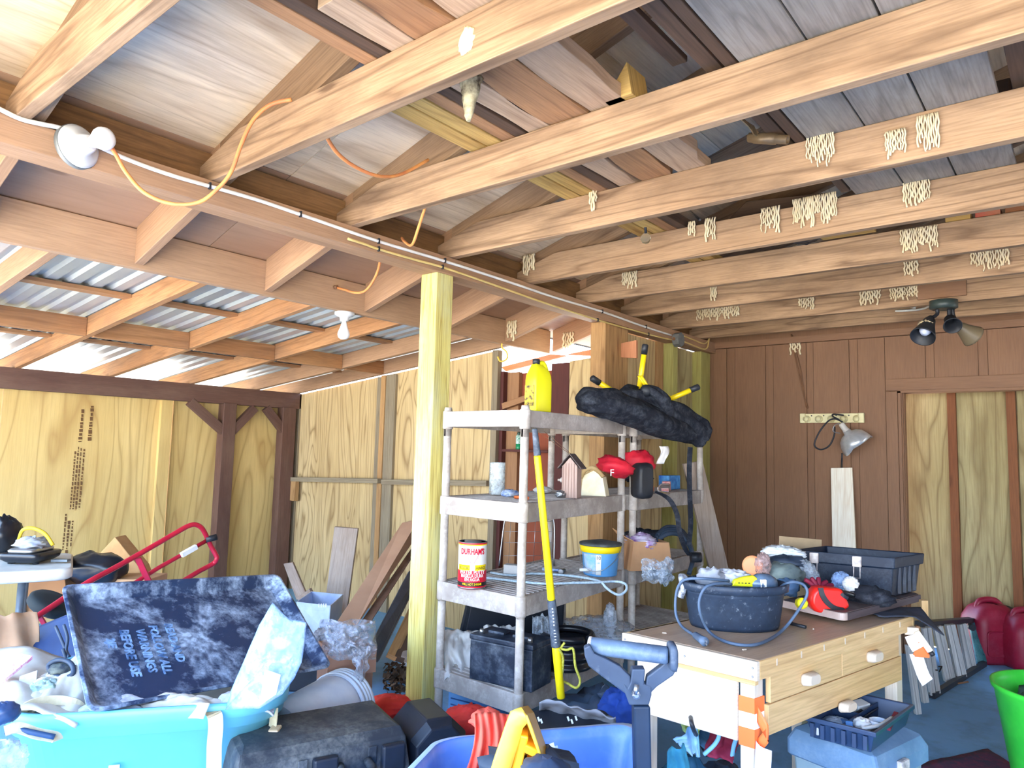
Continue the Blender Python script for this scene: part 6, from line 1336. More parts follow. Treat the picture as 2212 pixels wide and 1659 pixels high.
# yellow plastic piece
M_ypl = paint('yellow_plastic', (250, 206, 80), (240, 188, 60), rough=.35, spec=.5, bump=0); M_ypd = paint('amber_plastic', (244, 178, 40), rough=.4, bump=0)
d = 1.5; t = thing('moulded_part', 'yellow moulded plastic part with ribs standing in the blue bin', 'plastic part', at(1120, 1680, d))
def yq(pts, z): return [at(x, y, d+z) for x, y in pts]
O = [(1063, 1720), (1085, 1640), (1112, 1560), (1122, 1534), (1140, 1526), (1152, 1540), (1170, 1590), (1188, 1640), (1205, 1720)]
I = [(1086, 1720), (1108, 1640), (1128, 1572), (1138, 1560), (1146, 1562), (1152, 1580), (1164, 1618), (1178, 1660), (1192, 1720)]
mb = MB(); n = len(O); shf = [(x-22, y+6) for x, y in O]
mb.loft([yq(O, .06), yq([(x-18, y+4) for x, y in O], -.02), yq([(x-14, y+4) for x, y in O], -.028), yq(I, -.015), yq(I, .05)], False, False, False); mb.build('shell', M_ypl, t, recalc=True, solid=.004)
MB().prism(yq([(1086, 1720), (1138, 1560), (1146, 1562), (1192, 1720)], .055), FW*.006).build('web', M_ypd, t)
MB().bar(at(1132, 1578, d+.02), at(1104, 1700, d+.02), .02, .05, FW).build('rib', M_ypd, t, bev=.004); MB().bar(at(1128, 1602, d+.02), at(1160, 1618, d+.02), .018, .05, FW).build('rib', M_ypd, t, bev=.004); MB().bar(at(1140, 1650, d+.02), at(1172, 1640, d+.02), .018, .05, FW).build('rib', M_ypd, t, bev=.004)
d = dcl-.12
t = thing('care_leaflet', 'white leaflet with blue and violet print behind the yellow piece', 'paper', at(1198, 1660, d))
MB().prism([at(1176, 1612, d), at(1196, 1604, d), at(1222, 1700, d-.03), at(1180, 1710, d-.03)], FW*.002).build('leaflet', M_paper, t)
for i in range(3): MB().prism([at(1180+i*9, 1616-i*2, d-.002), at(1186+i*9, 1614-i*2, d-.002), at(1188+i*9, 1622-i*2, d-.003), at(1182+i*9, 1624-i*2, d-.003)], FW*.001).build('print_mark', M_bluep, t)
MB().prism([at(1192, 1640, d-.008), at(1206, 1634, d-.008), at(1212, 1650, d-.012), at(1196, 1655, d-.012)], FW*.001).build('print_mark', paint('violet_ink', (150, 80, 160), rough=.5), t)
MB().blob(at(1180, 1672, 1.42), (.055, .05, .032), .15, 3, 133).build('navy_cap', paint('navy_cloth', (50, 66, 92), (36, 50, 74), rough=.6, scale=12), label='rounded navy object at the bottom edge inside the blue bin', cat='cap')
MB().blob(at(1150, 1760, 1.55), (.16, .13, .14), .3, 3, 134).build('cloth_heap', M_hose, label='dark cloth heap filling the bottom of the blue bin', cat='cloth')
# behind the bin: black bag, tarpaulin, blue cloth
t = thing('tool_bag', 'flat black bag with white scrawl lying behind the blue bin', 'bag', V((at(1240, 1600, 2.6).x, at(1240, 1600, 2.6).y, 0)))
c = at(1235, 1572, 2.55); MB().loft([[c+RT*x+V((FW.x, FW.y, 0))*y+V((0, 0, z)) for x, y in rrect(w_, h_, .04, 4)] for w_, h_, z in ((.30, .30, -c.z), (.34, .34, -c.z+.05), (.34, .34, -.02), (.28, .28, .015))]).build('bag_body', M_trunk, t)
mb = MB()
for i, (x, y) in enumerate(((1150, 1553), (1156, 1556), (1162, 1553), (1168, 1557), (1226, 1552), (1234, 1558), (1243, 1551))): mb.bar(at(x, y-4, 2.37), at(x+3, y+5, 2.37), .006, .003, FW)
mb.build('white_scrawl', M_paper, t, kind='stuff')
M_tarp = paint('grey_tarp', (140, 142, 150), (112, 114, 124), rough=.8, scale=6, bump=.1)
MB().sheet(lambda u, v: at(1165+165*u, 1512+44*abs(u-.15)+30*v, 2.62+.1*v-.12*u)+V((0, 0, .02*NZ.noise(V((u*6, v*4, 5))))), 24, 8).build('tarpaulin', M_tarp, label='stiff grey tarpaulin folded over the black bag', cat='tarpaulin', solid=.004)
MB().blob(at(1350, 1535, 2.9), (.10, .12, .09), .5, 2.6, 141, sharp=True).build('blue_cloth', paint('royal_blue', (36, 74, 160), (24, 52, 120), rough=.8, scale=6), label='royal blue cloth bundle on the floor behind the pull handle', cat='cloth')
MB().blob(at(1300, 1560, 3.0), (.18, .14, .12), .5, 3, 142).build('dark_sack', M_hose, label='dark sack on the floor under the front shelf edge', cat='sack')
# black speaker-like case
d = 2.55; t = thing('plastic_case', 'black chamfered plastic case with round recess, at the foot of the post', 'case', V((at(930, 1620, d).x, at(930, 1620, d).y, 0)))
c = at(928, 1590, d); Rq = rot('Z', 39.4+28)
prof = rrect(.21, .36, .06, 1)
def cs(s, z): return [c+Rq @ V((x*s, z, y*s-.09)) for x, y in prof]
mb = MB(); mb.loft([cs(.86, -.11), cs(1, -.08), cs(1, .12), cs(.9, .15)], sm=False); mb.build('case_body', M_trunk, t, bev=.006)
MB().lathe(c+Rq @ V((.0, -.108, -.05)), [(.075, .0), (.075, .008), (.06, .008), (.05, -.004), (.0001, -.004)], 32, Rq @ V((0, -1, 0))).build('round_recess', M_trunk, t)
MB().cbox(V((c.x, c.y, .09)), (.18, .2, .18), Rq).build('case_base', M_trunk, t, bev=.01)
# orange-red cloth on the floor round the post
M_orr = paint('red_orange_cloth', (236, 70, 56), (216, 50, 50), rough=.85, scale=8)
for i, (x, y, dd, rd, lab) in enumerate(((850, 1530, 3.35, (.14, .12, .05), 'red-orange cloth on the floor left of the yellow post'), (1005, 1560, 2.85, (.10, .12, .06), 'red-orange cloth on the floor right of the black chamfered case'))):
    MB().blob(at(x, y, dd), rd, .4, 3, 150+i, sharp=True).build('floor_cloth', M_orr, label=lab, cat='cloth')
# ---- big black tool chest
d = 2.35; c0 = at(690, 1548, 2.42); c1 = at(868, 1570, 2.2)
zl = .42
qa, qb, qc = onZ(598, 1608, zl), onZ(868, 1558, zl), onZ(765, 1512, zl)
ex = qa-qb; ey = qc-qb; uu = ex.normalized(); ey = ey-uu*ey.dot(uu); vv = ey.normalized(); W2 = ey.length; L2 = ex.length+.12
M_chest = paint('dusty_black_chest', (44, 50, 58), (32, 38, 48), rough=.6, dust=(150, 148, 140), dustamt=.5, scale=3.5, fine=70, lo=.4)
t = thing('tool_chest', 'dusty black rugged tool chest on the floor in front of the post', 'tool chest', V((qb.x, qb.y, 0))+uu*L2/2+vv*W2/2)
def ch(z, o, f=0): return [qb-uu*o-vv*(o+f)+V((0, 0, z-zl)), qb+uu*(L2+o)-vv*(o+f)+V((0, 0, z-zl)), qb+uu*(L2+o)+vv*(W2+o)+V((0, 0, z-zl)), qb-uu*o+vv*(W2+o)+V((0, 0, z-zl))]
MB().loft([ch(0, -.01, .03), ch(.24, .0, .04), ch(.25, .012, .05), ch(.275, .012, .05)], sm=False).build('chest_body', M_chest, t, bev=.008)
MB().loft([ch(.278, .010, .05), ch(.30, .010, .05), ch(.385, .0, .045), ch(.412, -.008, .02), ch(.42, -.03, -.01)], sm=False).build('chest_lid', M_chest, t, bev=.008)
for s in (.10, .52): 
    lt = MB().pe(qb+uu*(L2*s-.04)-vv*.078+V((0, 0, .22-zl)), uu*.08, vv*.03, (0, 0, .16)).build('latch', M_trunk, t, bev=.008)
    MB().lathe(qb+uu*L2*s-vv*.079+V((0, 0, .30-zl)), [(.008, 0), (.008, .006)], 10, -vv).build('rivet', M_rust, lt)
MB().tube([qb+uu*(L2*.26)-vv*.06+V((0, 0, .34-zl)), qb+uu*(L2*.27)-vv*.12+V((0, 0, .33-zl)), qb+uu*(L2*.42)-vv*.12+V((0, 0, .33-zl)), qb+uu*(L2*.43)-vv*.06+V((0, 0, .34-zl))], .014, 10, smooth=3).build('handle', M_chest, t)
for s in (.2, .62, .9): MB().pe(qb+uu*(L2*s)-vv*.052+V((0, 0, .30-zl)), uu*.03, -vv*.006, (0, 0, .08)).build('lid_rib', M_chest, t, bev=.003)
# ---- nested white buckets on their side
A, B = at(600, 1560, 2.62), at(716, 1530, 2.9); ax = (B-A).normalized(); L = (B-A).length; r = .145
A.z = r+.12; B.z = r+.12; ax = (B-A).normalized()
for i in range(4):
    o = A+ax*(.0 if i == 0 else (.006+.018*i)); ln = .36
    t = thing('bucket', ('lowest white bucket of the nested stack lying on its side', 'second white bucket of the nested stack lying on its side', 'third white bucket of the nested stack lying on its side', 'outermost white bucket rim of the nested stack by the chest')[i], 'bucket', V((o.x, o.y, o.z-r)), group='nested white buckets')
    MB().lathe(o, [(r*.84-.002*i, 0), (r*.96, ln-.04), (r*.90, ln), (r*.86, ln), (r*.82, .01)] if i == 0 else [(r*.9, ln-.05), (r*.985, ln-.012), (r*.985, ln), (r*.93, ln), (r*.90, ln-.03)], 36, ax, cap1=False).build('pail', paint('white_pail_%s' % 'abcd'[i], (226, 232, 240), (210, 218, 230), rough=.4, bump=0), t)
    MB().lathe(o+ax*(ln-.012), [(r*.985, -.006), (r*1.02, -.004), (r*1.02, .006), (r*.985, .008)], 36, ax, cap0=False, cap1=False).build('rim', bpy.data.materials['white_pail_%s' % 'abcd'[i]], t)
MB().cbox(V((A.x+ax.x*.18, A.y+ax.y*.18, .06)), (.34, .25, .12), rot('Z', 40)).build('low_carton', paint('dark_carton', (70, 60, 52), rough=.9), label='dark carton under the nested white buckets', cat='box')
# ---- carton with crumpled clear bag
M_bcard = paint('brown_card', (150, 112, 92), (134, 98, 80), rough=.9, scale=5)
p0, p1 = at(718, 1408, 3.05), at(808, 1402, 3.15); 
t = thing('cardboard_box', 'brown cardboard carton with dark print left of the yellow post', 'box', V((p0.lerp(p1, .5).x, p0.lerp(p1, .5).y, 0)))
ex = p1-p0; ex.z = 0; uu = ex.normalized(); vv = V((-uu.y, uu.x, 0)); Hc = p0.z
MB().pe(V((p0.x, p0.y, 0)), (0, 0, Hc), ex, vv*.2).build('carton_body', M_bcard, t, bev=.004)
MB().pe(V((p0.x, p0.y, Hc-.11))-vv*.006-uu*.02, uu*(ex.length+.03), (0, 0, .11), vv*.006).build('front_flap', paint('light_card', (176, 134, 112), rough=.9), t)
MB().pe(V((p0.x, p0.y, .02))+uu*ex.length*.35-vv*.002, (0, 0, Hc-.14), uu*.035, vv*.002).build('print_band', flat('dark_print', (60, 50, 48), .8), t)
mb = MB(); Mq = frame(V((p0.x, p0.y, .17))+uu*ex.length*.58-vv*.003, V((0, 0, -1)), uu); mb.text('INSIDE THIS BOX', .026, Mq, depth=.0008, sx=.8); mb.build('lettering', flat('card_ink', (60, 48, 44), .8), t)
M_crk = clear('crinkle_film', (190, 194, 206), .26, .1, .3)
t = thing('plastic_bag', 'crinkled clear plastic bag heaped on the brown carton', 'bag', at(755, 1400, 3.0))
film(t, 692, 1338, 812, 1425, 3.06, 2.98, 161, M_crk, .08, 4)
film(t, 700, 1350, 800, 1420, 2.99, 2.94, 165, M_crk, .06, 5, taper=.3)
film(t, 752, 1395, 806, 1470, 2.95, 2.93, 163, M_crk, .03, 5, 'bag_tail', .75)
# ---- the leaning stack between the left corner and the post
M_lc = paint('long_card', (172, 134, 106), (158, 120, 94), rough=.9, scale=4)
def lean(pts, d0, d1, th, mat, nm, lab, cat, bev=.003):
    P = [at(x, y, d0 if i < 2 else d1) for i, (x, y) in enumerate(pts)]
    return MB().prism(P, V((FW.x, FW.y, 0))*th, gdir=(P[2]-P[1])).build(nm, mat, bev=bev, label=lab, cat=cat)
t = thing('long_carton', 'long flattened brown carton leaning diagonally against the back wall', 'box', at(740, 1370, 3.5))
def lc(pts, dz, th, mat, nm): 
    P = [at(x, y, (4.25 if y < 1200 else 3.45)+dz) for x, y in pts]; return MB().prism(P, V((FW.x, FW.y, 0))*th, gdir=(P[2]-P[1])).build(nm, mat, t, bev=.002)
lc([(868, 1130), (904, 1122), (905, 1150), (770, 1352), (726, 1346)], 0, .03, M_lc, 'carton_face'); lc([(850, 1158), (892, 1163), (893, 1166), (850, 1161)], -.006, .004, flat('fold_line', (120, 90, 72), .9), 'fold_line')
lc([(905, 1160), (912, 1170), (800, 1345), (772, 1354)], .03, .05, paint('carton_edge', (120, 88, 68), (90, 64, 50), rough=.9), 'carton_side')
lean([(884, 1230), (905, 1250), (812, 1440), (800, 1390)], 3.9, 3.35, .07, paint('black_wrap', (62, 68, 78), (44, 50, 60), rough=.3, spec=.7, scale=14, bump=.3), 'wrapped_roll', 'long parcel in shiny black plastic leaning behind the carton', 'parcel', .02)
lean([(868, 1262), (888, 1256), (856, 1330), (838, 1330)], 4.0, 3.7, .05, paint('printed_wrap', (150, 124, 96), (80, 66, 56), rough=.4, scale=40), 'printed_parcel', 'brown printed end of a wrapped parcel near the post', 'parcel', .01)
for i, (a, bq_) in enumerate((((905, 1290), (845, 1420)), ((908, 1305), (862, 1425)), ((908, 1330), (876, 1425)))):
    pa, pb = at(*a, 3.9), at(*bq_, 3.45); MB().bar(pa, pb, .05, .03, FW).build('leaning_board', (M_oldpost, M_lumD, M_gp)[i], bev=.002, label=('reddish board leaning next to the black parcel', 'dark board leaning in the stack, second from the post', 'thin grey board leaning nearest the yellow post')[i], cat='lumber')
lean([(722, 1138), (773, 1142), (738, 1400), (690, 1400)], 4.80, 4.45, .04, M_gp, 'leaning_plank', 'wide weathered plank upright against the back plywood', 'lumber')
lean([(612, 1218), (632, 1215), (662, 1285), (640, 1296)], 4.6, 4.45, .03, M_gp, 'wood_stick', 'short grey stick leaning in the left back corner', 'lumber')
lean([(640, 1292), (668, 1272), (673, 1282), (650, 1305)], 4.4, 4.35, .05, M_gp, 'wood_offcut', 'grey offcut lying at the foot of the short stick', 'lumber')
t = thing('clear_bin', 'pale translucent bin behind the corner of the black tray', 'bin', at(675, 1370, 3.9))
P = [at(640, 1300, 4.05), at(712, 1308, 3.9), at(706, 1370, 3.9), at(650, 1372, 4.05)]; M_tbin = paint('pale_bin', (186, 200, 224), (160, 178, 210), rough=.35, spec=.5)
MB().prism(P, V((FW.x, FW.y, 0))*.006).build('front_wall', M_tbin, t); MB().prism([P[0], P[3], P[3]+V((FW.x, FW.y, 0))*.3, P[0]+V((FW.x, FW.y, 0))*.3], RT*.006).build('side_wall', M_tbin, t)
MB().prism([P[1], P[2], P[2]+V((FW.x, FW.y, 0))*.3, P[1]+V((FW.x, FW.y, 0))*.3], RT*.006).build('side_wall', M_tbin, t); MB().prism([p+V((FW.x, FW.y, 0))*.3 for p in P], V((FW.x, FW.y, 0))*.006).build('back_wall', M_tbin, t)
for i in range(4): MB().prism([at(688+i*5, 1304, 3.9-.03+i*0), at(690+i*5, 1304, 3.87), at(690+i*5, 1312, 3.87), at(688+i*5, 1312, 3.87)], FW*.002).build('barcode_label', M_paper, t)
MB().cbox(V((at(675, 1390, 4.05).x, at(675, 1390, 4.05).y, .14)), (.4, .3, .28), rot('Z', 39)).build('low_crate', M_trunk, label='dark crate under the translucent bin', cat='crate', bev=.01)
MB().blob(at(716, 1358, 3.5), (.05, .05, .03), .3, 3, 171).build('blue_glove', paint('slate_blue', (80, 108, 150), rough=.7), label='slate blue glove lying by the foot of the long carton', cat='glove')
MB().blob(at(697, 1372, 3.4), (.04, .04, .035), .4, 4, 172).build('rope_coil', paint('grey_rope', (150, 150, 156), (90, 90, 100), rough=.9, scale=60), label='grey knotted rope at the corner of the black tray', cat='rope')
M_leaf = paint('dry_leaves', (96, 72, 52), (60, 44, 34), rough=.95, scale=30)
mb = MB()
for i in range(160):
    c = onZ(rnd(830, 900), rnd(1440, 1500), .01)+V((0, 0, rnd(0, .05))); mb.cbox(c, (rnd(.02, .05), rnd(.01, .03), .003), MX.Rotation(rnd(0, 6), 3, V((rnd(-1, 1), rnd(-1, 1), 1)).normalized()))
mb.build('dry_leaves', M_leaf, label='drift of dry leaves and litter on the floor left of the post', cat='leaves', kind='stuff')
MB().blob(onZ(878, 1405, .04), (.07, .06, .05), .4, 3, 175, sharp=True).build('orange_wrapper', M_orr, label='orange plastic wrapper in the litter left of the post', cat='wrapper')
MB().blob(onZ(884, 1438, .03), (.05, .05, .04), .6, 4, 176, sharp=True).build('white_wrapper', M_paper, label='white crumpled wrapper in the litter left of the post', cat='wrapper')
# ---- turquoise tote with the black tray
zr = .535
FL, FR = V((-2.52, .72, 0)), V((-2.055, 1.37, 0)); ex = FR-FL; uu = ex.normalized(); vv = V((-uu.y, uu.x, 0)); L = ex.length+.02; W = .66
cc = FL+ex/2+vv*W/2
M_tq = paint('turquoise_plastic', (110, 186, 206), (100, 178, 200), rough=.35, spec=.5, scale=2, bump=0)
t = thing('storage_tote', 'big turquoise plastic tote at the front left, heaped with beige straps', 'tote', cc)
def tt(z, o, r=.17): return [cc+uu*x+vv*y+V((0, 0, z)) for x, y in rrect(L+2*o, W+2*o, r, 8)]
MB().loft([tt(0, -.11), tt(.02, -.105), tt(zr-.085, -.02), tt(zr-.08, -.004), tt(zr-.05, .0), tt(zr-.045, .01), tt(zr-.008, .014), tt(zr, .010), tt(zr-.002, -.004), tt(zr-.05, -.016), tt(.2, -.08)], True).build('tote_body', M_tq, t)
c = FL+uu*L*.38-vv*.0; MB().pe(c+V((0, 0, zr-.19))+vv*.02, uu*.03, (0, 0, .02), -vv*.004).build('white_sticker', M_paper, t)
M_web = paint('beige_webbing', (206, 194, 164), (190, 176, 144), rough=.9, scale=40, bump=.2)
s0 = FL+uu*L*.70
d9 = dep(V((s0.x, s0.y, zr)))
MB().strap([at(405, 1535, d9+.1), at(440, 1532, d9+.04), at(462, 1542, d9-.02), at(466, 1570, d9-.035), at(463, 1610, d9-.045), at(462, 1670, d9-.06), at(462, 1760, d9-.04)], .043, .003, RT*.95+FW*.3, smooth=5).build('strap', M_web, label='beige webbing strap hanging over the front of the turquoise tote', cat='strap')
t = thing('strap', 'beige strap with plastic buckle hanging at the right end of the tote', 'strap', at(580, 1650, 2.35))
MB().strap([at(592, 1532, 2.36), at(590, 1560, 2.34), at(584, 1600, 2.33), at(578, 1650, 2.33), at(572, 1700, 2.33)], .04, .003, RT*.7-FW*.6, smooth=4).build('webbing', M_web, t)
MB().cbox(at(594, 1575, 2.32), (.035, .012, .045), Rc).build('buckle', paint('buckle_tan', (196, 168, 132), rough=.4), t, bev=.006)
# black tray

TL, TR, BR, BL = (128, 1270), (600, 1245), (716, 1447), (185, 1550)
def quad3(pts, d0):
    p = [V(((x-CX)/FPX, (y-CY)/FPX, 1)) for x, y in pts]
    A_ = MX((-p[1], p[2], -p[3])).transposed(); s = A_.inverted() @ (-p[0]); dd = [d0, s[0]*d0, s[1]*d0, s[2]*d0]
    return [at(*pts[i], dd[i]) for i in range(4)]
q = quad3((TL, TR, BR, BL), 2.52)
org = (q[0]+q[2])/2; eu = (q[1]-q[0]); ev = (q[3]-q[0]); nu_, nv_ = eu.normalized(), ev.normalized(); nn = nu_.cross(nv_).normalized()
if nn.dot(FW) > 0: nn = -nn
M_tray = paint('scuffed_black_tray', (34, 54, 86), (26, 44, 74), rough=.5, spec=.4, dust=(196, 216, 242), dustamt=.9, scale=3.0, fine=44, lo=.44, hi=.64, bump=.08)  # black tray, base turned navy for the blue light cast; scuffs on top
t = thing('drip_tray', 'big scuffed black plastic tray with moulded warning text leaning on the tote', 'tray', org)
def tr(s, z, r=.035, n=4): 
    return [org+nu_*x+nv_*y+nn*z for x, y in [( (a), (b_)) for a, b_ in rrect(eu.length+2*s, ev.length+2*s, r, n)]]
MB().loft([tr(-.045, -.03), tr(-.004, .008), tr(.0, .014), tr(-.012, .018), tr(-.022, .010), tr(-.05, -.022), tr(-.062, -.024)], True, True, True, sm=False).build('tray_body', M_tray, t, bev=.003)
def wd(px, py, txt, size):
    d_ = ((org-CAMP).dot(nn)+(-.024)*1)/ray(px, py).dot(nn); c = CAMP+ray(px, py)*d_
    mb = MB(); mb.text(txt, size, frame(c+nn*.001, nv_, nu_ if nv_.cross(nu_).dot(nn) > 0 else -nu_), depth=.0022, bold=.001); mb.build('moulded_lettering', bpy.data.materials.get('moulded_text') or paint('moulded_text', (150, 184, 222), (60, 92, 136), rough=.5, scale=30), t)
for px, py, s_, z_ in ((376, 1388, 'READ AND', .042), (345, 1402, 'FOLLOW ALL', .042), (315, 1405, 'WARNINGS', .042), (280, 1410, 'BEFORE USE', .044), (240, 1390, '2JE', .038)): wd(px, py, s_, z_)
# clear zip bag standing in the tote
t = thing('zip_bag', 'clear plastic bag of pale blue film standing up in front of the tray', 'bag', at(560, 1520, 2.25))
M_zip = clear('zip_film', (176, 200, 228), .24, .12, .4)
out = [(488, 1532), (500, 1490), (530, 1420), (560, 1350), (588, 1302), (610, 1322), (628, 1338), (663, 1342), (660, 1380), (652, 1430), (636, 1465), (610, 1500), (560, 1530)]
O3 = [at(x, y, 2.20+.0006*(1530-y)) for x, y in out]; cb = sum(O3, V((0, 0, 0)))/len(O3)
def zb_(u, v):
    i = u*(len(O3)-1e-4); a = O3[int(i) % len(O3)].lerp(O3[(int(i)+1) % len(O3)], i-int(i)); p = cb.lerp(a, v)
    return p+(-FW)*(.03*(1-v*v)+.012*NZ.noise(p*22)+.006*abs(NZ.noise(p*45)))
MB().sheet(zb_, 39, 14).build('bag_front', M_zip, t, solid=.0006)
MB().sheet(lambda u, v: zb_(u, v)+FW*.035*(1-v), 39, 8).build('bag_back', paint('blue_film_back', (86, 134, 196), (140, 176, 214), rough=.3, spec=.6, scale=12, bump=.2), t, solid=.0006)
MB().prism([at(560, 1525, 2.17), at(572, 1446, 2.19), at(606, 1458, 2.19), at(596, 1500, 2.18)], FW*.003).build('paper_insert', M_paper, t)
# heap of straps, pads and cloth in the tote
M_beige = paint('beige_cloth', (206, 196, 182), (186, 176, 160), rough=.9, scale=7, bump=.15)
M_grey2 = paint('grey_mesh', (196, 196, 204), (168, 170, 182), rough=.9, scale=90, bump=.3)
t = thing('safety_vest', 'beige padded harness vest heaped in the left of the tote', 'harness', at(90, 1560, 2.3))
MB().sheet(lambda u, v: at(-40+205*u, 1405+130*v+25*(u-.5)**2*4-10*sin(u*5), 2.55-.45*v)+V((0, 0, .018*NZ.noise(V((u*4, v*4, 3))))), 24, 18).build('vest_shell', M_beige, t, solid=.012)
def mound(a0_, a1_, b0_, b1_, hgt, mat, nm, sd, nf=4):
    # soft cloth heaped inside the rim: a along the front, b towards the back
    def f(u, v):
        a_ = a0_+(a1_-a0_)*u; b_ = b0_+(b1_-b0_)*v; p = FL+uu*a_+vv*b_
        n = NZ.noise(V((u*nf, v*nf, sd)))+.5*abs(NZ.noise(V((u*nf*2, v*nf*2, sd+4))))+.35*sin(u*9+v*5+sd)
        return V((p.x, p.y, zr-.055+hgt*(sin(pi*min(1, .12+u*.9))**.6)*sin(pi*min(.62, .10+v*.6))+.020*n))
    return MB().sheet(f, 30, 22).build(nm, mat, t, solid=.006)
mound(.04, .22, .05, .45, .12, M_beige, 'padding', 181); mound(.20, .44, .03, .13, .055, M_grey2, 'mesh_panel', 182); mound(.38, .64, .03, .12, .05, M_beige, 'padding', 183)
mound(.60, .78, .03, .12, .045, M_grey2, 'mesh_panel', 184); mound(.0, .20, .06, .3, .10, M_beige, 'padding', 186)
MB().strap([at(62, 1455, 2.30), at(58, 1490, 2.25), at(54, 1525, 2.2), at(45, 1552, 2.16)], .05, .004, RT, smooth=4).build('wide_strap', paint('grey_strap', (190, 186, 182), (170, 166, 164), rough=.8, scale=50), t)
MB().strap([at(20, 1552, 2.10), at(70, 1520, 2.14), at(120, 1512, 2.18), at(160, 1518, 2.2), at(180, 1535, 2.22)], .028, .004, UP, smooth=4).build('narrow_strap', M_web, t)
MB().strap([at(10, 1580, 2.0), at(40, 1572, 2.02), at(80, 1585, 2.04), at(118, 1592, 2.06), at(124, 1600, 2.06)], .03, .006, UP*.8+FW, smooth=4).build('trim_strap', M_web, t)
MB().strap([at(330, 1545, 2.26), at(380, 1540, 2.24), at(420, 1535, 2.2), at(445, 1536, 2.15)], .045, .004, UP+FW, smooth=4).build('wide_strap', M_web, t)
MB().tube([at(104, 1440, 2.33), at(118, 1428, 2.34), at(138, 1426, 2.34), at(155, 1436, 2.33), at(158, 1455, 2.31), at(140, 1464, 2.30), at(118, 1458, 2.31)], .008, 8, closed=True, smooth=4).build('pad_ring', M_hose, t)
MB().blob(at(132, 1445, 2.34), (.04, .04, .02), .2, 3, 190).build('round_pad', paint('olive_pad', (120, 124, 110), (40, 48, 60), rough=.8, scale=20), t)
MB().blob(at(100, 1490, 2.26), (.055, .05, .03), .3, 5, 191).build('green_mesh', paint('green_mesh', (120, 140, 130), (170, 186, 176), rough=.9, scale=50, bump=.4), t)
mb = MB(); p = at(20, 1440, 2.28); mb.prism([at(-10, 1452, 2.3), at(44, 1418, 2.36), at(70, 1424, 2.34), at(5, 1478, 2.24)], V((0, 0, .01))); mb.build('printed_tag', paint('tag_print', (236, 226, 226), (200, 120, 160), rough=.7, scale=60), t)
MB().blob(at(8, 1540, 2.02), (.035, .04, .03), .2, 3, 192).build('blue_ball', paint('navy_plastic', (40, 66, 106), rough=.35, spec=.6), label='dark blue rounded plastic piece at the left edge of the tote', cat='plastic part')
MB().tube([at(25, 1572, 2.02), at(70, 1582, 2.03), at(118, 1592, 2.05)], .008, 8, smooth=4).build('blue_tool', paint('navy_tool', (46, 74, 110), rough=.5), label='thin dark blue tool poking out of the tote front', cat='tool')
t = bpy.data.objects['safety_vest']
MB().tube([at(120, 1353, 2.75), at(132, 1380, 2.72), at(142, 1405, 2.70), at(146, 1430, 2.66), at(136, 1402, 2.68)], .006, 7, smooth=4).tube([at(138, 1350, 2.75), at(146, 1378, 2.72), at(143, 1404, 2.70), at(150, 1420, 2.66)], .006, 7, smooth=4).build('dark_rope', M_hose, label='thin dark rope knotted on the back rim of the tote', cat='rope')
# filler under the heap so nothing hangs in the air
MB().loft([[cc+uu*x+vv*y+V((0, 0, z)) for x, y in rrect((L-.3)*s, (W-.26)*s, .1, 5)] for s, z in ((.9, .21), (1, .26), (1.02, .38), (.9, .46))]).build('folded_tarpaulin', M_beige, label='folded beige tarpaulin filling the turquoise tote', cat='tarpaulin')
# bottom left corner
t = MB().blob(at(2, 1652, 1.86), (.04, .06, .06), .4, 3, 195, sharp=True).build('plastic_bag', M_film, label='clear bag at the bottom left corner beside the tote', cat='bag')
# ---- behind: table, hand truck, cartons
zt = .74
a, b = onZ(158, 1228, zt), onZ(-60, 1240, zt)
t = thing('folding_table', 'white-topped folding table at the left edge', 'table', V((a.lerp(b, .5).x, a.lerp(b, .5).y, 0)))
uu = (b-a).normalized(); vv = V((-uu.y, uu.x, 0)); vv = vv if vv.dot(FW) > 0 else -vv
M_tt = paint('table_top', (222, 220, 210), (196, 194, 186), rough=.5, scale=8, bump=.03)
mb = MB(); c0 = a+uu*.55+vv*.28; mb.loft([[c0+uu*x+vv*y+V((0, 0, z-.0)) for x, y in rrect(w_, h_, .06, 5)] for w_, h_, z in ((1.07, .53, -.055), (1.1, .56, -.045), (1.1, .56, -.006), (1.08, .54, 0))]); mb.build('table_top', M_tt, t)
M_leg = paint('grey_leg', (120, 128, 134), (96, 104, 112), rough=.4, metal=.4)
for s, v in ((.20, .08), (.20, .46), (.9, .08), (.9, .46)): MB().cyl(a+uu*s+vv*v-V((0, 0, .05)), V((*(a+uu*s+vv*v).xy, 0)), .016).build('leg', M_leg, t)
MB().cyl(a+uu*.20+vv*.08-V((0, 0, .4)), a+uu*.20+vv*.46-V((0, 0, .4)), .012).build('leg_brace', M_leg, t)
c = onZ(62, 1224, zt)+vv*.14
t = thing('electric_grill', 'black electric grill with shiny rim on the folding table', 'grill', c)
u3 = V((RT.x, RT.y, 0)).normalized(); v3 = V((FW.x, FW.y, 0)).normalized()
mb = MB(); mb.loft([[c+u3*x+v3*y+V((0, 0, z)) for x, y in rrect(w_, h_, .03, 4)] for w_, h_, z in ((.15, .17, .01), (.19, .2, .025), (.2, .21, .05), (.18, .2, .055))]); mb.build('grill_base', bpy.data.materials['gloss_black'], t)
mb = MB(); mb.loft([[c+u3*x+v3*y+V((0, 0, z)) for x, y in rrect(w_, h_, .03, 4)] for w_, h_, z in ((.13, .18, .055), (.14, .18, .066), (.12, .16, .075))]); mb.build('grill_rim', M_steel, t)
MB().blob(c+V((0, 0, .09)), (.07, .07, .03), .5, 4, 201).build('ash_paper', M_greyc, t)
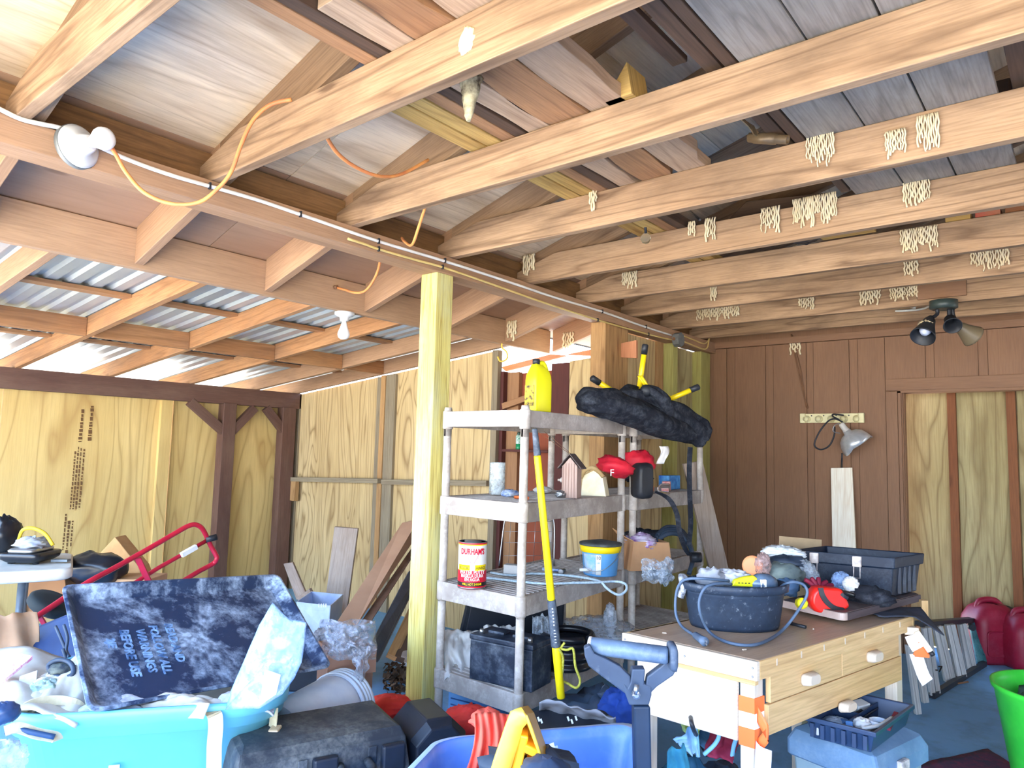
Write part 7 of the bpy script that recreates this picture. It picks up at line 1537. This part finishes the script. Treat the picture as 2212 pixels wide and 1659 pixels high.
for s in (-1, 1): MB().cyl(c+u3*.06*s-v3*.05, c+u3*.06*s-v3*.05+V((0, 0, .02)), .014).build('foot', M_black, t)
MB().tube([c+u3*-.10+v3*.05+V((0, 0, .10)), c+u3*-.05+V((0, 0, .155)), c+V((0, 0, .165)), c+u3*.06+V((0, 0, .14)), c+u3*.105+V((0, 0, .085))], .009, 8, smooth=4).build('yellow_hose', paint('yellow_hose', (226, 190, 50), rough=.5), label='yellow hose arched over the black grill', cat='hose')
MB().blob(onZ(0, 1205, zt)+vv*.1+V((0, 0, .10)), (.07, .08, .10), .3, 3, 203).build('black_kettle', bpy.data.materials['gloss_black'], label='black shiny appliance at the left edge on the table', cat='appliance')
MB().bar(c+u3*.11+V((0, 0, .012)), c+u3*.19+V((0, 0, .014)), .03, .012).build('grey_wrench', M_leg, label='grey tool lying at the table corner', cat='tool')
# red hand truck leaning over
M_htr = paint('truck_red', (196, 26, 56), (170, 18, 46), rough=.35, spec=.6, bump=0)
t = thing('hand_truck', 'red tubular hand truck lying aslant against the left wall', 'hand truck', V((at(85, 1320, 3.1).x, at(85, 1320, 3.1).y, 0)))
D0, D1 = 3.0, 3.9
def ht(x, y, o=0): return at(x, y, D0+(D1-D0)*min(1, max(0, (x-60)/400))+o)
MB().tube([ht(60, 1345), ht(120, 1305), ht(190, 1258), ht(260, 1220), ht(330, 1180), ht(385, 1148), ht(405, 1137), ht(420, 1133), ht(433, 1138), ht(442, 1150), ht(455, 1178), ht(467, 1200), ht(468, 1208), ht(460, 1218), ht(430, 1234), ht(395, 1255), ht(330, 1292)], .013, 10, smooth=4).build('tube_frame', M_htr, t)
MB().tube([ht(446, 1168, .0), ht(395, 1197, .02), ht(340, 1228, .02), ht(290, 1260, .02), ht(230, 1300, .02)], .011, 10).build('center_tube', M_htr, t)
MB().bar(ht(392, 1199, -.0), ht(424, 1181, .0), .024, .024, UP).build('white_label', M_paper, t)
MB().bar(ht(298, 1206), ht(324, 1262), .03, .008, FW).build('cross_strap', M_htr, t); MB().bar(ht(85, 1330), ht(102, 1358), .02, .008, FW).build('axle_strap', M_htr, t)
MB().cyl(ht(444, 1166), ht(468, 1160), .017).build('black_grip', M_black, t)
a, b = at(80, 1318, 3.12), at(98, 1300, 3.12); wc = at(110, 1306, 3.2); wa = (RT*.47+UP*.82+FW*.12).normalized(); MB().lathe(wc-wa*.025, [(.04, 0), (.085, .0), (.098, .012), (.098, .04), (.085, .052), (.04, .052)], 28, wa).build('wheel', paint('tyre', (30, 38, 40), rough=.8), t)
MB().blob(at(205, 1228, 3.75), (.17, .10, .085), .18, 2, 205, R=rot('Z', 40)).build('black_shell', bpy.data.materials['gloss_black'], label='glossy black moulded shell lying behind the red hand truck', cat='shell')
P = [at(196, 1216, 4.2), at(248, 1160, 4.2), at(300, 1225, 4.05), at(312, 1262, 4.0), at(220, 1290, 4.0)]; MB().prism(P, V((FW.x, FW.y, 0))*.12).build('cardboard_box', paint('carton_tan', (198, 152, 100), (180, 134, 86), rough=.9), bev=.004, label='tan cardboard carton tilted behind the red hand truck', cat='box')
MB().pe(V((*at(222, 1285, 3.72).xy, .0)), RT*.24, (0, 0, at(222, 1252, 3.72).z), V((FW.x, FW.y, 0))*.2).build('cardboard_box', paint('carton_light', (214, 172, 128), (200, 156, 112), rough=.9), bev=.003, label='light cardboard carton just above the black tray edge', cat='box')
MB().prism([at(40, 1262, 3.7), at(140, 1250, 3.7), at(150, 1330, 3.6), at(40, 1345, 3.6)], V((FW.x, FW.y, 0))*.2).build('cardboard_box', paint('carton_shade', (176, 128, 88), rough=.9), bev=.004, label='brown carton under the folding table', cat='box')
MB().sheet(lambda u, v: at(-60+140*u-10*v+8*sin(v*5), 1330+200*v-8*u+12*NZ.noise(V((u*5, v*3, 7))), 2.75+.15*u+.04*NZ.noise(V((u*4, v*4, 9)))), 16, 16).build('kraft_paper', paint('kraft_paper', (178, 140, 108), (158, 122, 94), rough=.9, scale=6), label='torn brown kraft paper standing at the left edge behind the tote', cat='paper', solid=.003)
MB().prism([at(60, 1362, 2.95), at(150, 1325, 2.98), at(170, 1420, 2.85), at(50, 1430, 2.85)], V((FW.x, FW.y, 0))*.05).build('blue_board', paint('navy_board', (36, 58, 100), (30, 48, 86), rough=.5), bev=.01, label='dark blue plastic board behind the tote rim', cat='board')
